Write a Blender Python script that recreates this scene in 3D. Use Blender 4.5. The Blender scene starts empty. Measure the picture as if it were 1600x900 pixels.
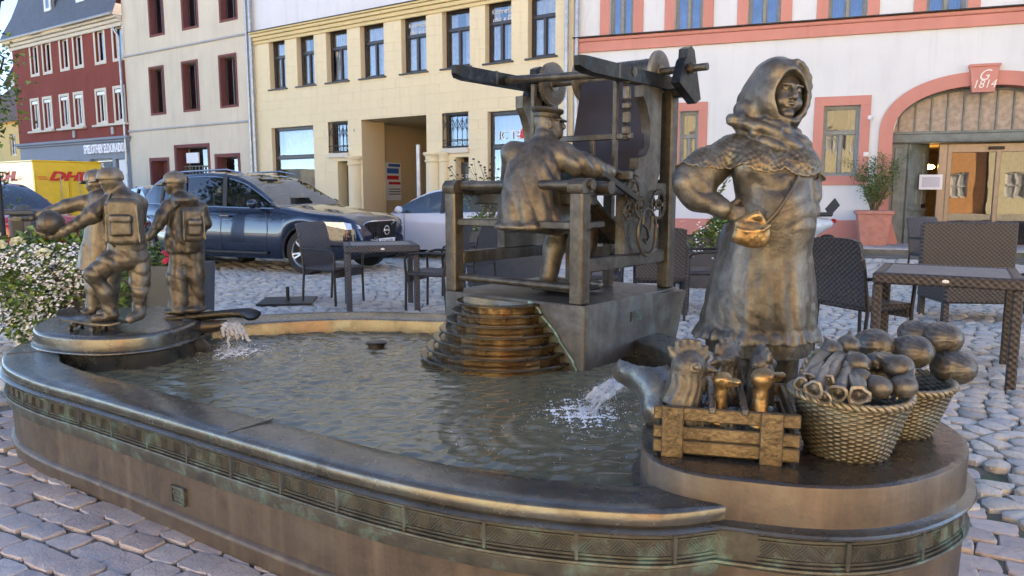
import bpy, math, random
import numpy as np
from mathutils import Vector, Matrix, noise
PI = math.pi
R = math.radians
random.seed(7)
rng = np.random.default_rng(11)
sc = bpy.context.scene
COL = sc.collection
# ------------------------------------------------------------ camera
EYE = 1.3
FPX = 1155.0
PITCH = math.atan(148 / FPX)
cam = bpy.data.cameras.new('camera')
cam.lens = 36 * FPX / 1600
cam.sensor_width = 36
cam.clip_start = .05
cam.clip_end = 2000
cam_o = bpy.data.objects.new('camera', cam)
COL.objects.link(cam_o)
cam_o.location = (0, 0, EYE)
cam_o.rotation_euler = (PI / 2 - PITCH, 0, 0)
sc.camera = cam_o
# ------------------------------------------------------------ sky, sun, exposure
SUN_EL, SUN_AZ = 29, 62          # azimuth from +Y towards +X
W = bpy.data.worlds.new('World')
sc.world = W
W.use_nodes = True
wn = W.node_tree
wn.nodes.clear()
_sky = wn.nodes.new('ShaderNodeTexSky')
_sky.sky_type = 'NISHITA'
_sky.sun_disc = False
_sky.sun_elevation = R(SUN_EL)
_sky.sun_rotation = R(SUN_AZ)
_sky.altitude = 2500
_sky.air_density = .6
_sky.dust_density = .2
_sky.ozone_density = 3.0
_bg = wn.nodes.new('ShaderNodeBackground')
_bg.inputs['Strength'].default_value = .078
_ow = wn.nodes.new('ShaderNodeOutputWorld')
wn.links.new(_sky.outputs[0], _bg.inputs[0])
wn.links.new(_bg.outputs[0], _ow.inputs[0])
sun = bpy.data.lights.new('sun', 'SUN')
sun.energy = 5.0
sun.angle = R(.5)
sun.color = (1, .88, .72)
sun_o = bpy.data.objects.new('sun', sun)
COL.objects.link(sun_o)
_d = Vector((math.sin(R(SUN_AZ)) * math.cos(R(SUN_EL)), math.cos(R(SUN_AZ)) * math.cos(R(SUN_EL)), math.sin(R(SUN_EL))))
sun_o.rotation_euler = (-_d).to_track_quat('-Z', 'Y').to_euler()
sun_o.location = (10, 10, 30)
sc.view_settings.view_transform = 'Standard'
sc.view_settings.look = 'None'
sc.view_settings.exposure = 3.4
sc.view_settings.use_white_balance = True
sc.view_settings.white_balance_temperature = 8050
sc.view_settings.gamma = 1
sc.cycles.max_bounces = 7
sc.cycles.diffuse_bounces = 3
sc.cycles.glossy_bounces = 4
sc.cycles.transparent_max_bounces = 12
sc.cycles.caustics_reflective = False
sc.cycles.caustics_refractive = False
sc.cycles.sample_clamp_indirect = 6
sc.cycles.use_denoising = True

# ------------------------------------------------------------ from the photograph's measurements to points of the place
_c, _s = math.cos(PITCH), math.sin(PITCH)
def ray(x, y):
    u, v = (x - 800) / FPX, (450 - y) / FPX
    return Vector((u, _c + v * _s, -_s + v * _c))
def at_z(x, y, z):
    r = ray(x, y)
    return Vector((0, 0, EYE)) + r * ((z - EYE) / r.z)
def at_y(x, y, Y):
    r = ray(x, y)
    return Vector((0, 0, EYE)) + r * (Y / r.y)

# ------------------------------------------------------------ objects
def props(o, label=None, cat=None, group=None, kind=None):
    if label: o['label'] = label
    if cat: o['category'] = cat
    if group: o['group'] = group
    if kind: o['kind'] = kind
    return o
def empty(name, loc=(0, 0, 0), rz=0, label=None, cat=None, group=None, kind=None, sc_=1):
    o = bpy.data.objects.new(name, None)
    COL.objects.link(o)
    o.location = loc
    o.rotation_euler = (0, 0, rz)
    o.scale = (sc_,) * 3
    o.empty_display_size = .1
    return props(o, label, cat, group, kind)
def link_mesh(name, me, parent=None, loc=(0, 0, 0), rz=0, **k):
    o = bpy.data.objects.new(name, me)
    COL.objects.link(o)
    o.location = loc
    o.rotation_euler = (0, 0, rz)
    if parent: o.parent = parent
    return props(o, **k)
_kids = {}
def copy_tree(o, parent=None):
    c = o.copy()
    COL.objects.link(c)
    c.parent = parent
    for ch in [x for x in COL.objects if x.parent == o]:
        copy_tree(ch, c)
    return c

class MB:
    """collects geometry for ONE mesh"""
    def __init__(s): s.v, s.f, s.m, s.uv = [], [], [], None
    def add(s, vs, fs, mat=0, T=None):
        n = len(s.v)
        if T is not None: vs = [T @ Vector(v) for v in vs]
        s.v.extend([tuple(v) for v in vs])
        s.f.extend([tuple(i + n for i in f) for f in fs])
        s.m.extend([mat] * len(fs))
        return s
    def box(s, c, d, rz=0, b=0, mat=0, T=None, taper=(1, 1)):
        hx, hy, hz = d[0] / 2, d[1] / 2, d[2] / 2
        M = Matrix.Translation(c) @ Matrix.Rotation(rz, 4, 'Z')
        if T is not None: M = T @ M
        b = min(b, hx * .9, hy * .9, hz * .9)
        if b <= 0:
            vs = [(x * hx * (taper[0] if z > 0 else 1), y * hy * (taper[1] if z > 0 else 1), z * hz) for z in (-1, 1) for y in (-1, 1) for x in (-1, 1)]
            return s.add(vs, [(0, 2, 3, 1), (4, 5, 7, 6), (0, 1, 5, 4), (2, 6, 7, 3), (0, 4, 6, 2), (1, 3, 7, 5)], mat, M)
        vs, idx = [], {}
        for sx in (-1, 1):
            for sy in (-1, 1):
                for sz in (-1, 1):
                    for a in range(3):
                        p = [sx * (hx - b), sy * (hy - b), sz * (hz - b)]
                        p[a] = (sx * hx, sy * hy, sz * hz)[a]
                        if sz > 0:
                            p[0] *= taper[0]; p[1] *= taper[1]
                        idx[sx, sy, sz, a] = len(vs)
                        vs.append(p)
        I = lambda x, y, z, a: idx[x, y, z, a]
        fs = []
        for q in (-1, 1):
            w = [(-1, -1), (1, -1), (1, 1), (-1, 1)]
            fs.append([I(q, y, z, 0) for y, z in w][::q])
            fs.append([I(x, q, z, 1) for x, z in w][::-q])
            fs.append([I(x, y, q, 2) for x, y in w][::q])
        for p in (-1, 1):
            for q in (-1, 1):
                fs.append((I(-1, p, q, 1), I(1, p, q, 1), I(1, p, q, 2), I(-1, p, q, 2))[::-1 if p * q > 0 else 1][::-1])
                fs.append((I(p, -1, q, 0), I(p, 1, q, 0), I(p, 1, q, 2), I(p, -1, q, 2))[::1 if p * q > 0 else -1][::-1])
                fs.append((I(p, q, -1, 0), I(p, q, 1, 0), I(p, q, 1, 1), I(p, q, -1, 1))[::-1 if p * q > 0 else 1][::-1])
        for x in (-1, 1):
            for y in (-1, 1):
                for z in (-1, 1):
                    t = (I(x, y, z, 0), I(x, y, z, 1), I(x, y, z, 2))
                    fs.append(t if x * y * z > 0 else t[::-1])
        return s.add(vs, fs, mat, M)
    def bar(s, a, b, w, h, mat=0, bev=0, up=(0, 0, 1), T=None):
        """beam of width w, height h between two points"""
        a, b = Vector(a), Vector(b)
        d = b - a
        z = d.normalized()
        upv = Vector(up)
        if abs(z.dot(upv)) > .98: upv = Vector((0, 1, 0))
        x = upv.cross(z).normalized()
        y = z.cross(x)
        M = Matrix((x, y, z)).transposed().to_4x4()
        M.translation = (a + b) / 2
        if T is not None: M = T @ M
        return s.box((0, 0, 0), (w, h, d.length), 0, bev, mat, M)
    def tube(s, pts, r, n=8, mat=0, cap=True, closed=False, T=None, flat=1.0):
        pts = [Vector(p) for p in pts]
        N = len(pts)
        rs = [r] * N if isinstance(r, (int, float)) else list(r)
        vs, fs = [], []
        up = None
        for i, p in enumerate(pts):
            if closed: t = pts[(i + 1) % N] - pts[i - 1]
            else: t = pts[min(i + 1, N - 1)] - pts[max(i - 1, 0)]
            if t.length < 1e-9: t = Vector((0, 0, 1))
            t.normalize()
            if up is None:
                up = Vector((0, 0, 1)) if abs(t.z) < .9 else Vector((1, 0, 0))
            x = up.cross(t)
            if x.length < 1e-6: x = Vector((1, 0, 0))
            x.normalize()
            y = t.cross(x)
            up = y
            for k in range(n):
                a = 2 * PI * k / n
                vs.append(p + (x * math.cos(a) * flat + y * math.sin(a)) * rs[i])
        for i in range(N if closed else N - 1):
            for k in range(n):
                a, b = i * n + k, i * n + (k + 1) % n
                c, d = ((i + 1) % N) * n + (k + 1) % n, ((i + 1) % N) * n + k
                fs.append((a, b, c, d))
        if cap and not closed:
            fs.append(tuple(range(n))[::-1])
            fs.append(tuple((N - 1) * n + k for k in range(n)))
        return s.add(vs, fs, mat, T)
    def lathe(s, prof, n=24, c=(0, 0, 0), mat=0, T=None, a0=0, a1=2 * PI):
        """profile of (radius, height) turned about Z"""
        full = abs(a1 - a0 - 2 * PI) < 1e-6
        vs, fs = [], []
        m = n if full else n + 1
        for (r, z) in prof:
            for k in range(m):
                a = a0 + (a1 - a0) * k / n
                vs.append((c[0] + r * math.cos(a), c[1] + r * math.sin(a), c[2] + z))
        for i in range(len(prof) - 1):
            for k in range(n):
                k2 = (k + 1) % m
                fs.append((i * m + k, i * m + k2, (i + 1) * m + k2, (i + 1) * m + k))
        return s.add(vs, fs, mat, T)
    def prism(s, poly, z0, z1, mat=0, T=None, top=True, bot=True):
        n = len(poly)
        vs = [(p[0], p[1], z0) for p in poly] + [(p[0], p[1], z1) for p in poly]
        fs = [(i, (i + 1) % n, n + (i + 1) % n, n + i) for i in range(n)]
        if top: fs.append(tuple(range(n, 2 * n)))
        if bot: fs.append(tuple(range(n))[::-1])
        return s.add(vs, fs, mat, T)
    def grid(s, P, mat=0, closed_u=False, T=None, flip=False):
        """P[i][j] grid of points"""
        h, w = len(P), len(P[0])
        vs = [p for row in P for p in row]
        fs = []
        for i in range(h - 1):
            for j in range(w if closed_u else w - 1):
                q = (i * w + j, i * w + (j + 1) % w, (i + 1) * w + (j + 1) % w, (i + 1) * w + j)
                fs.append(q[::-1] if flip else q)
        return s.add(vs, fs, mat, T)
    def ball(s, c, r, n=8, mat=0, T=None, m=None):
        if isinstance(r, (int, float)): r = (r, r, r)
        m = m or max(4, n // 2 + 1)
        M = Matrix.Translation(c) @ Matrix.Diagonal((*r, 1))
        if T is not None: M = T @ M
        vs = [(0, 0, 1)]
        for i in range(1, m):
            t = PI * i / m
            for k in range(n):
                a = 2 * PI * k / n
                vs.append((math.sin(t) * math.cos(a), math.sin(t) * math.sin(a), math.cos(t)))
        vs.append((0, 0, -1))
        fs = [(0, 1 + k, 1 + (k + 1) % n) for k in range(n)]
        for i in range(m - 2):
            for k in range(n):
                a = 1 + i * n
                fs.append((a + k, a + n + k, a + n + (k + 1) % n, a + (k + 1) % n))
        L = len(vs) - 1
        a = 1 + (m - 2) * n
        fs += [(a + (k + 1) % n, a + k, L) for k in range(n)]
        return s.add(vs, fs, mat, M)
    def mesh(s, name, mats, sharp=38, attrs=None):
        me = bpy.data.meshes.new(name)
        me.from_pydata(s.v, [], s.f)
        if not isinstance(mats, (list, tuple)): mats = [mats]
        for m in mats: me.materials.append(m)
        if len(mats) > 1: me.polygons.foreach_set('material_index', s.m)
        if s.uv is not None:
            uvl = me.uv_layers.new(name='uv')
            li = np.empty(len(me.loops), dtype=np.int32)
            me.loops.foreach_get('vertex_index', li)
            uvl.data.foreach_set('uv', np.array(s.uv, dtype=np.float32)[li].ravel())
        if sharp:
            me.shade_smooth()
            me.set_sharp_from_angle(angle=R(sharp))
        me.update()
        return me
    def obj(s, name, mats, parent=None, sharp=38, loc=(0, 0, 0), rz=0, **k):
        return link_mesh(name, s.mesh(name, mats, sharp), parent, loc, rz, **k)

def spline(pts, per=6, closed=False):
    """Catmull-Rom through points of any dimension"""
    P = [np.array(p, float) for p in pts]
    n = len(P)
    out = []
    rngi = range(n) if closed else range(n - 1)
    for i in rngi:
        p1, p2 = P[i], P[(i + 1) % n]
        p0 = P[i - 1] if (closed or i > 0) else 2 * p1 - p2
        p3 = P[(i + 2) % n] if (closed or i + 2 < n) else 2 * p2 - p1
        for k in range(per):
            t = k / per
            out.append(.5 * ((2 * p1) + (p2 - p0) * t + (2 * p0 - 5 * p1 + 4 * p2 - p3) * t * t + (3 * p1 - p0 - 3 * p2 + p3) * t ** 3))
    if not closed: out.append(P[-1])
    return out
def lerp(tab, x):
    return float(np.interp(x, [a for a, _ in tab], [b for _, b in tab]))

# ------------------------------------------------------------ materials
class NT:
    def __init__(s, name):
        s.m = bpy.data.materials.new(name)
        s.m.use_nodes = True
        s.t = s.m.node_tree
        s.t.nodes.clear()
        s.out = s.t.nodes.new('ShaderNodeOutputMaterial')
        s.b = s.t.nodes.new('ShaderNodeBsdfPrincipled')
        s.L(s.b.outputs[0], s.out.inputs[0])
        s.co = s.t.nodes.new('ShaderNodeTexCoord')
    def L(s, a, b): s.t.links.new(a, b)
    def N(s, typ, **k):
        n = s.t.nodes.new('ShaderNode' + typ)
        for a, b in k.items(): setattr(n, a, b)
        return n
    def sv(s, sock, v):
        if hasattr(v, 'is_linked') or hasattr(v, 'links'): s.L(v, sock)
        elif isinstance(v, (tuple, list)) and len(v) == 3 and sock.type == 'RGBA': sock.default_value = (*v, 1)
        else: sock.default_value = v
    def pos(s, scale=(1, 1, 1), rot=(0, 0, 0), src='Object'):
        mp = s.N('Mapping')
        s.L(s.co.outputs[src], mp.inputs[0])
        mp.inputs['Scale'].default_value = scale
        mp.inputs['Rotation'].default_value = rot
        return mp.outputs[0]
    def noise(s, scale=5, detail=4, rough=.55, vec=None, dist=0, out=0):
        n = s.N('TexNoise')
        n.inputs['Scale'].default_value = scale
        n.inputs['Detail'].default_value = detail
        n.inputs['Roughness'].default_value = rough
        n.inputs['Distortion'].default_value = dist
        s.L(vec if vec is not None else s.co.outputs['Object'], n.inputs['Vector'])
        return n.outputs[out]
    def vor(s, scale=5, vec=None, feature='F1', out=0, rand=1):
        n = s.N('TexVoronoi', feature=feature)
        n.inputs['Scale'].default_value = scale
        n.inputs['Randomness'].default_value = rand
        s.L(vec if vec is not None else s.co.outputs['Object'], n.inputs['Vector'])
        return n.outputs[out]
    def ramp(s, fac, stops, out=0):
        n = s.N('ValToRGB')
        e = n.color_ramp.elements
        while len(e) < len(stops): e.new(.5)
        for i, (p, c) in enumerate(stops):
            e[i].position = p
            e[i].color = (*c, 1) if isinstance(c, (tuple, list)) else (c, c, c, 1)
        s.L(fac, n.inputs[0])
        return n.outputs[out]
    def math(s, op, a, b=None, c=None, clamp=False):
        n = s.N('Math', operation=op, use_clamp=clamp)
        s.sv(n.inputs[0], a)
        if b is not None: s.sv(n.inputs[1], b)
        if c is not None: s.sv(n.inputs[2], c)
        return n.outputs[0]
    def mix(s, fac, a, b, mode='MIX'):
        n = s.N('Mix', data_type='RGBA', blend_type=mode)
        s.sv(n.inputs[0], fac)
        s.sv(n.inputs[6], a)
        s.sv(n.inputs[7], b)
        return n.outputs[2]
    def bump(s, h, strength=.3, dist=.01, normal=None):
        n = s.N('Bump')
        n.inputs['Strength'].default_value = strength
        n.inputs['Distance'].default_value = dist
        s.L(h, n.inputs['Height'])
        if normal is not None: s.L(normal, n.inputs['Normal'])
        s.L(n.outputs[0], s.b.inputs['Normal'])
        return n.outputs[0]
    def set(s, **k):
        for a, v in k.items():
            s.sv(s.b.inputs[a.replace('_', ' ')], v)
        return s

def simple(name, col, rough=.5, metal=0, var=.12, scale=8, bump=0, bscale=60, spec=.5, coat=0):
    t = NT(name)
    n = t.noise(scale, 5)
    c2 = tuple(max(0, c * (1 - var * 1.6)) for c in col)
    c3 = tuple(min(1, c * (1 + var)) for c in col)
    t.set(Base_Color=t.ramp(n, [(.3, c2), (.7, c3)]), Roughness=rough, Metallic=metal)
    t.b.inputs['Specular IOR Level'].default_value = spec
    if coat:
        t.b.inputs['Coat Weight'].default_value = coat
        t.b.inputs['Coat Roughness'].default_value = .04
    if bump: t.bump(t.noise(bscale, 4), bump, .004)
    return t.m

def bronze(name, dark=(.05, .036, .024), mid=(.15, .096, .05), gold=(.40, .25, .10), green=.25, goldamt=.5, rough=.38, scale=1.0, streak=0, blue=0, bumps=.35, metal=.68, edges=1):
    t = NT(name)
    n1 = t.noise(7 * scale, 8, .68, dist=.3)
    n2 = t.noise(17 * scale, 5, .65)
    base = t.ramp(n1, [(.28, dark), (.50, mid), (.78, tuple(a * .65 + b * .35 for a, b in zip(mid, gold)))])
    base = t.mix(t.math('MULTIPLY', t.ramp(n2, [(.55, 0), (.74, 1)]), .22), base, gold)
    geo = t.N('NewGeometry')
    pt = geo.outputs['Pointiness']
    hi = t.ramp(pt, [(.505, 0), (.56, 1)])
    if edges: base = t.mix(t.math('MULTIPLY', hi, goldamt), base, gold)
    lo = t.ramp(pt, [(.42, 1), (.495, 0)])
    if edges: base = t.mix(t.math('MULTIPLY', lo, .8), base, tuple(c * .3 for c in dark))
    if streak:
        st = t.noise(9, 5, .6, vec=t.pos((1, 1, .07)))
        base = t.mix(t.math('MULTIPLY', t.ramp(st, [(.50, 0), (.72, 1)]), streak), base, tuple(c * 1.25 for c in gold))
        st2 = t.noise(7, 4, .6, vec=t.pos((1, 1, .09), (0, 0, .7)))
        base = t.mix(t.math('MULTIPLY', t.ramp(st2, [(.5, 0), (.7, 1)]), streak), base, dark)
    g = t.ramp(t.noise(7 * scale, 6, .7, dist=.3), [(.52, 0), (.70, 1)])
    gfac = t.math('MULTIPLY', g, green)
    gcol = (.12, .24, .21)
    base = t.mix(gfac, base, gcol)
    if blue:
        b = t.ramp(t.noise(5 * scale, 7, .7, dist=.4), [(.48, 0), (.66, 1)])
        base = t.mix(t.math('MULTIPLY', b, blue), base, (.14, .17, .18))
    rg = t.math('ADD', t.math('MULTIPLY', n2, .32), rough - .16)
    met = t.math('SUBTRACT', metal, t.math('MULTIPLY', gfac, metal * .9))
    t.set(Base_Color=base, Metallic=met, Roughness=rg)
    t.bump(t.math('ADD', t.noise(70, 4), t.math('MULTIPLY', n2, .7)), bumps, .004)
    return t.m

def glass_mat(name, tint=(.9, .95, 1), ior=1.75, dark=0.0, dcol=(.01, .012, .016), rough=.01, wav=0):
    """window pane: fresnel mix of a clear (or dark) pane and a mirror reflection"""
    t = NT(name)
    t.t.nodes.remove(t.b)
    fr = t.N('Fresnel')
    fr.inputs[0].default_value = ior
    gl = t.N('BsdfGlossy')
    gl.inputs['Roughness'].default_value = rough
    gl.inputs['Color'].default_value = (*tint, 1)
    tr = t.N('BsdfTransparent')
    tr.inputs[0].default_value = (.82, .86, .88, 1)
    df = t.N('BsdfDiffuse')
    df.inputs[0].default_value = (*dcol, 1)
    m0 = t.N('MixShader')
    m0.inputs[0].default_value = dark
    t.L(tr.outputs[0], m0.inputs[1]); t.L(df.outputs[0], m0.inputs[2])
    m = t.N('MixShader')
    t.L(fr.outputs[0], m.inputs[0]); t.L(m0.outputs[0], m.inputs[1]); t.L(gl.outputs[0], m.inputs[2])
    t.L(m.outputs[0], t.out.inputs[0])
    if wav:
        b = t.N('Bump')
        b.inputs['Strength'].default_value = wav
        b.inputs['Distance'].default_value = .02
        t.L(t.noise(1.3, 2), b.inputs['Height'])
        t.L(b.outputs[0], gl.inputs['Normal'])
    return t.m

def plaster(name, col, var=.1, dirt=.25, bump=.25, dcol=None, streaks=.3, blotch=1.0):
    t = NT(name)
    n = t.noise(.5, 6, .6)
    c2 = tuple(c * (1 - var * 1.5) for c in col)
    base = t.ramp(n, [(.3, c2), (.65, col)])
    d = t.noise(1.6 * blotch, 7, .7, vec=t.pos((1, 1, .25)))
    dcol = dcol or tuple(c * .55 for c in col)
    base = t.mix(t.math('MULTIPLY', t.ramp(d, [(.5, 0), (.8, 1)]), dirt), base, dcol)
    if streaks:
        st = t.noise(5, 5, .6, vec=t.pos((1, 1, .06)))
        base = t.mix(t.math('MULTIPLY', t.ramp(st, [(.55, 0), (.8, 1)]), streaks), base, dcol)
    t.set(Base_Color=base, Roughness=.88)
    t.b.inputs['Specular IOR Level'].default_value = .2
    t.bump(t.math('ADD', t.noise(45, 4), t.noise(6, 3)), bump, .006)
    return t.m

MAT = {}
MAT['yellow'] = plaster('yellow_plaster', (.77, .65, .43), .04, .10, .3)
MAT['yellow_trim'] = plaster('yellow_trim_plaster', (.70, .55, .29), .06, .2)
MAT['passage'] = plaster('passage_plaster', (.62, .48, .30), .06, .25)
MAT['white_wall'] = plaster('pale_grey_plaster', (.69, .715, .715), .06, .25, .35, streaks=.25)
MAT['upper_white'] = plaster('white_plaster', (.70, .70, .72), .04, .1)
MAT['pink'] = plaster('salmon_pink_plaster', (.62, .27, .215), .10, .3, .3)
MAT['beige'] = plaster('beige_plaster', (.66, .58, .46), .08, .35, .3, streaks=.35)
MAT['maroon'] = plaster('maroon_paint', (.20, .075, .075), .08, .2, .15)
MAT['redwall'] = plaster('brick_red_plaster', (.25, .062, .048), .12, .35, .3)
MAT['bluegrey'] = plaster('blue_grey_plaster', (.26, .29, .34), .06, .2, .2)
MAT['cream_trim'] = plaster('cream_trim_plaster', (.66, .60, .50), .05, .2)
MAT['farhouse'] = plaster('ochre_plaster', (.70, .50, .22), .06, .2)
MAT['orange'] = plaster('orange_plaster', (.72, .36, .16), .06, .1)
MAT['cream_house'] = plaster('cream_plaster', (.74, .66, .46), .06, .1)
MAT['stone_trim'] = plaster('grey_stone_trim', (.42, .42, .43), .08, .3)
MAT['pvc'] = simple('white_window_frame_paint', (.74, .74, .72), .4, 0, .05)
MAT['brownframe'] = simple('dark_brown_frame_paint', (.030, .020, .018), .35, 0, .15)
MAT['greyframe'] = simple('grey_green_frame_paint', (.23, .25, .24), .45, 0, .1, bump=.1)
MAT['bronzeframe'] = simple('taupe_metal_frame', (.22, .19, .165), .35, .4, .1)
MAT['greendoor'] = simple('weathered_grey_green_paint', (.17, .195, .18), .55, 0, .2, scale=5, bump=.3)
MAT['zinc'] = simple('zinc_pipe', (.36, .38, .40), .38, .6, .15, bump=.1)
MAT['iron'] = simple('black_wrought_iron', (.02, .02, .022), .5, .3, .2)
MAT['curtain'] = simple('white_curtain_fabric', (.72, .74, .78), .9, 0, .12)
MAT['curtain_sky_tint'] = simple('sky_reflection_tinted_curtain', (.10, .26, .95), .9, 0, .18, scale=3)  # blue of the sky mirrored in the panes, painted into the curtain colour
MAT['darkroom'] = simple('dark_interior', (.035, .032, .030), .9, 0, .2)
MAT['warmroom'] = simple('warm_interior', (.32, .24, .15), .9, 0, .2)
MAT['glass'] = glass_mat('window_glass', ior=2.3, wav=.04)
MAT['glass_dark'] = glass_mat('dark_window_glass', ior=2.1, dark=.85, dcol=(.02, .025, .035), wav=.07)
MAT['glass_door'] = glass_mat('door_glass', ior=1.75, dark=.7, wav=.05)
MAT['glass_car'] = glass_mat('car_glass', ior=1.8, dark=.55, dcol=(.015, .018, .02))
def _slate():
    t = NT('grey_slate')
    br = t.N('TexBrick')
    t.L(t.pos((1, 1, 1), src='UV'), br.inputs[0])
    br.inputs['Scale'].default_value = 1
    br.inputs['Brick Width'].default_value = .22
    br.inputs['Row Height'].default_value = .16
    br.inputs['Mortar Size'].default_value = .012
    br.inputs['Color1'].default_value = (.085, .09, .105, 1)
    br.inputs['Color2'].default_value = (.05, .055, .065, 1)
    br.inputs['Mortar'].default_value = (.02, .02, .025, 1)
    t.set(Base_Color=t.mix(t.noise(2, 5), br.outputs[0], (.12, .12, .13)), Roughness=.5)
    t.bump(br.outputs[1], -.6, .01)
    return t.m
MAT['slate'] = _slate()
MAT['redtile'] = simple('brown_roof_tile', (.20, .115, .08), .8, 0, .3, scale=14, bump=.8, bscale=9)
# ============================================================ BUILDINGS
PR = Vector((1.66, 20.6, 0))
class Frame:
    """a facade line: s runs to the right along it, y goes into the building"""
    def __init__(f, P, D):
        f.P, f.D = Vector((P[0], P[1], 0)), Vector((D[0], D[1], 0)).normalized()
        f.rz = math.atan2(f.D.y, f.D.x)
    def sz(f, x, y):
        r = ray(x, y)
        D, P = f.D, f.P
        a = r.x * D.y - r.y * D.x
        t = (P.x * D.y - P.y * D.x) / a
        return ((r.x * t - P.x) * D.x + (r.y * t - P.y) * D.y, EYE + r.z * t)
    def rect(f, x0, x1, yt, yb):
        ym = (yt + yb) / 2
        xm = (x0 + x1) / 2
        return [f.sz(x0, ym)[0], f.sz(x1, ym)[0], f.sz(xm, yb)[1], f.sz(xm, yt)[1]]
    def world(f, s, y=0, z=0):
        n = Vector((-f.D.y, f.D.x, 0))
        return f.P + f.D * s + n * y + Vector((0, 0, z))
FA = Frame(PR, (.828, -.561))
FB = Frame(PR + Vector((.02, .0, 0)), (.94, -.342))

def wall_mesh(m, s0, s1, z0, z1, holes, depth=.25, y=0, mat=0, rmat=0, back=True):
    xs = sorted({s0, s1, *[min(max(h[i], s0), s1) for h in holes for i in (0, 1)]})
    zs = sorted({z0, z1, *[min(max(h[i], z0), z1) for h in holes for i in (2, 3)]})
    for i in range(len(xs) - 1):
        run = None
        for j in range(len(zs) - 1):
            cx, cz = (xs[i] + xs[i + 1]) / 2, (zs[j] + zs[j + 1]) / 2
            solid = not any(h[0] < cx < h[1] and h[2] < cz < h[3] for h in holes)
            if solid:
                a, b, c, d = xs[i], xs[i + 1], zs[j], zs[j + 1]
                m.add([(a, y, c), (b, y, c), (b, y, d), (a, y, d)], [(0, 1, 2, 3)], mat)
    for h in holes:
        a, b, c, d = h[:4]
        Y = y + (h[4] if len(h) > 4 else depth)
        m.add([(a, y, c), (b, y, c), (b, y, d), (a, y, d), (a, Y, c), (b, Y, c), (b, Y, d), (a, Y, d)],
              [(0, 4, 7, 3), (1, 2, 6, 5), (3, 7, 6, 2), (0, 1, 5, 4)], rmat)
    if back:   # body of the house behind the facade, so it throws its shade
        B = y + 9
        m.add([(s0, y, z0), (s1, y, z0), (s1, y, z1), (s0, y, z1), (s0, B, z0), (s1, B, z0), (s1, B, z1), (s0, B, z1)],
              [(0, 3, 7, 4), (1, 5, 6, 2), (4, 7, 6, 5), (3, 2, 6, 7)], mat)
    return m

def window(par, r, style='pair', fm='brownframe', gm='glass', depth=.2, fw=.07, curt=None, transom=.0, sill=None, off=0, room=True, tilt=False):
    """window in the hole r = s0, s1, z0, z1: frame part > pane, curtain"""
    s0, s1, z0, z1 = r[:4]
    s0 -= off
    y = depth
    w, h = s1 - s0, z1 - z0
    m = MB()
    B = lambda a, b, c, d, yy=y, t=.06: m.box(((a + b) / 2, yy + t / 2, (c + d) / 2), (b - a, t, d - c), b=.006)
    B(s0, s0 + fw, z0, z1); B(s1 - fw, s1, z0, z1)
    B(s0 + fw, s1 - fw, z0, z0 + fw); B(s0 + fw, s1 - fw, z1 - fw, z1)
    top = z1 - fw
    cells = []
    zt = z1
    if transom:
        zt = z1 - h * transom
        B(s0 + fw, s1 - fw, zt - fw * .55, zt + fw * .55, y - .02, .075)
        cells.append((s0 + fw, s1 - fw, zt + fw * .55, z1 - fw))
        top = zt - fw * .55
    if style == 'pair':
        c = (s0 + s1) / 2
        B(c - fw * .55, c + fw * .55, z0 + fw, top, y - .015, .07)
        cells += [(s0 + fw, c - fw * .55, z0 + fw, top), (c + fw * .55, s1 - fw, z0 + fw, top)]
    else:
        cells.append((s0 + fw, s1 - fw, z0 + fw, top))
    # thin sash inside every light
    for a, b, c, d in cells:
        q = fw * .35
        for e in ((a, a + q, c, d), (b - q, b, c, d), (a + q, b - q, c, c + q), (a + q, b - q, d - q, d)):
            B(*e, y + .012, .04)
    fr = m.obj('window', MAT[fm], par)
    p = MB()
    for k, (a, b, c, d) in enumerate(cells):
        yy = y + .035
        if tilt and k == 1:
            p.add([(a, yy, c), (b, yy, c), (b, yy + .14, d), (a, yy + .14, d)], [(0, 1, 2, 3)])
        else:
            j = random.uniform(-.004, .004)
            p.add([(a, yy + j, c), (b, yy - j, c), (b, yy - j * .5, d), (a, yy + j * .5, d)], [(0, 1, 2, 3)])
    p.obj('pane', MAT[gm], fr, sharp=0)
    if sill:
        MB().box(((s0 + s1) / 2, -.02 + y / 2, z0 - .03), (w + .16, y + .10, .05), b=.008).obj('sill', MAT[sill], fr)
    if curt:
        cmn, lo, hi = curt
        for (a, b) in lo:
            P = []
            n = 22
            for zz in (z0 + .02, z1 - .02):
                P.append([(s0 + w * (a + (b - a) * i / n), y + .16 + .022 * math.sin(i * 1.9 + a * 9), zz) for i in range(n + 1)])
            MB().grid(P).obj('curtain', MAT[cmn], fr)
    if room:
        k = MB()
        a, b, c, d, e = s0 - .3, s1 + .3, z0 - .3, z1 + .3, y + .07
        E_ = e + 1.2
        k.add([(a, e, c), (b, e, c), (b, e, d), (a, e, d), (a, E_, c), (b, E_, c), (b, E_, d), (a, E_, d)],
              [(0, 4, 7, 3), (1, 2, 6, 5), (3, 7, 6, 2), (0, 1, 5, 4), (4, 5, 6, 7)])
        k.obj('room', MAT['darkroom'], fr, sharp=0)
    return fr

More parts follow.
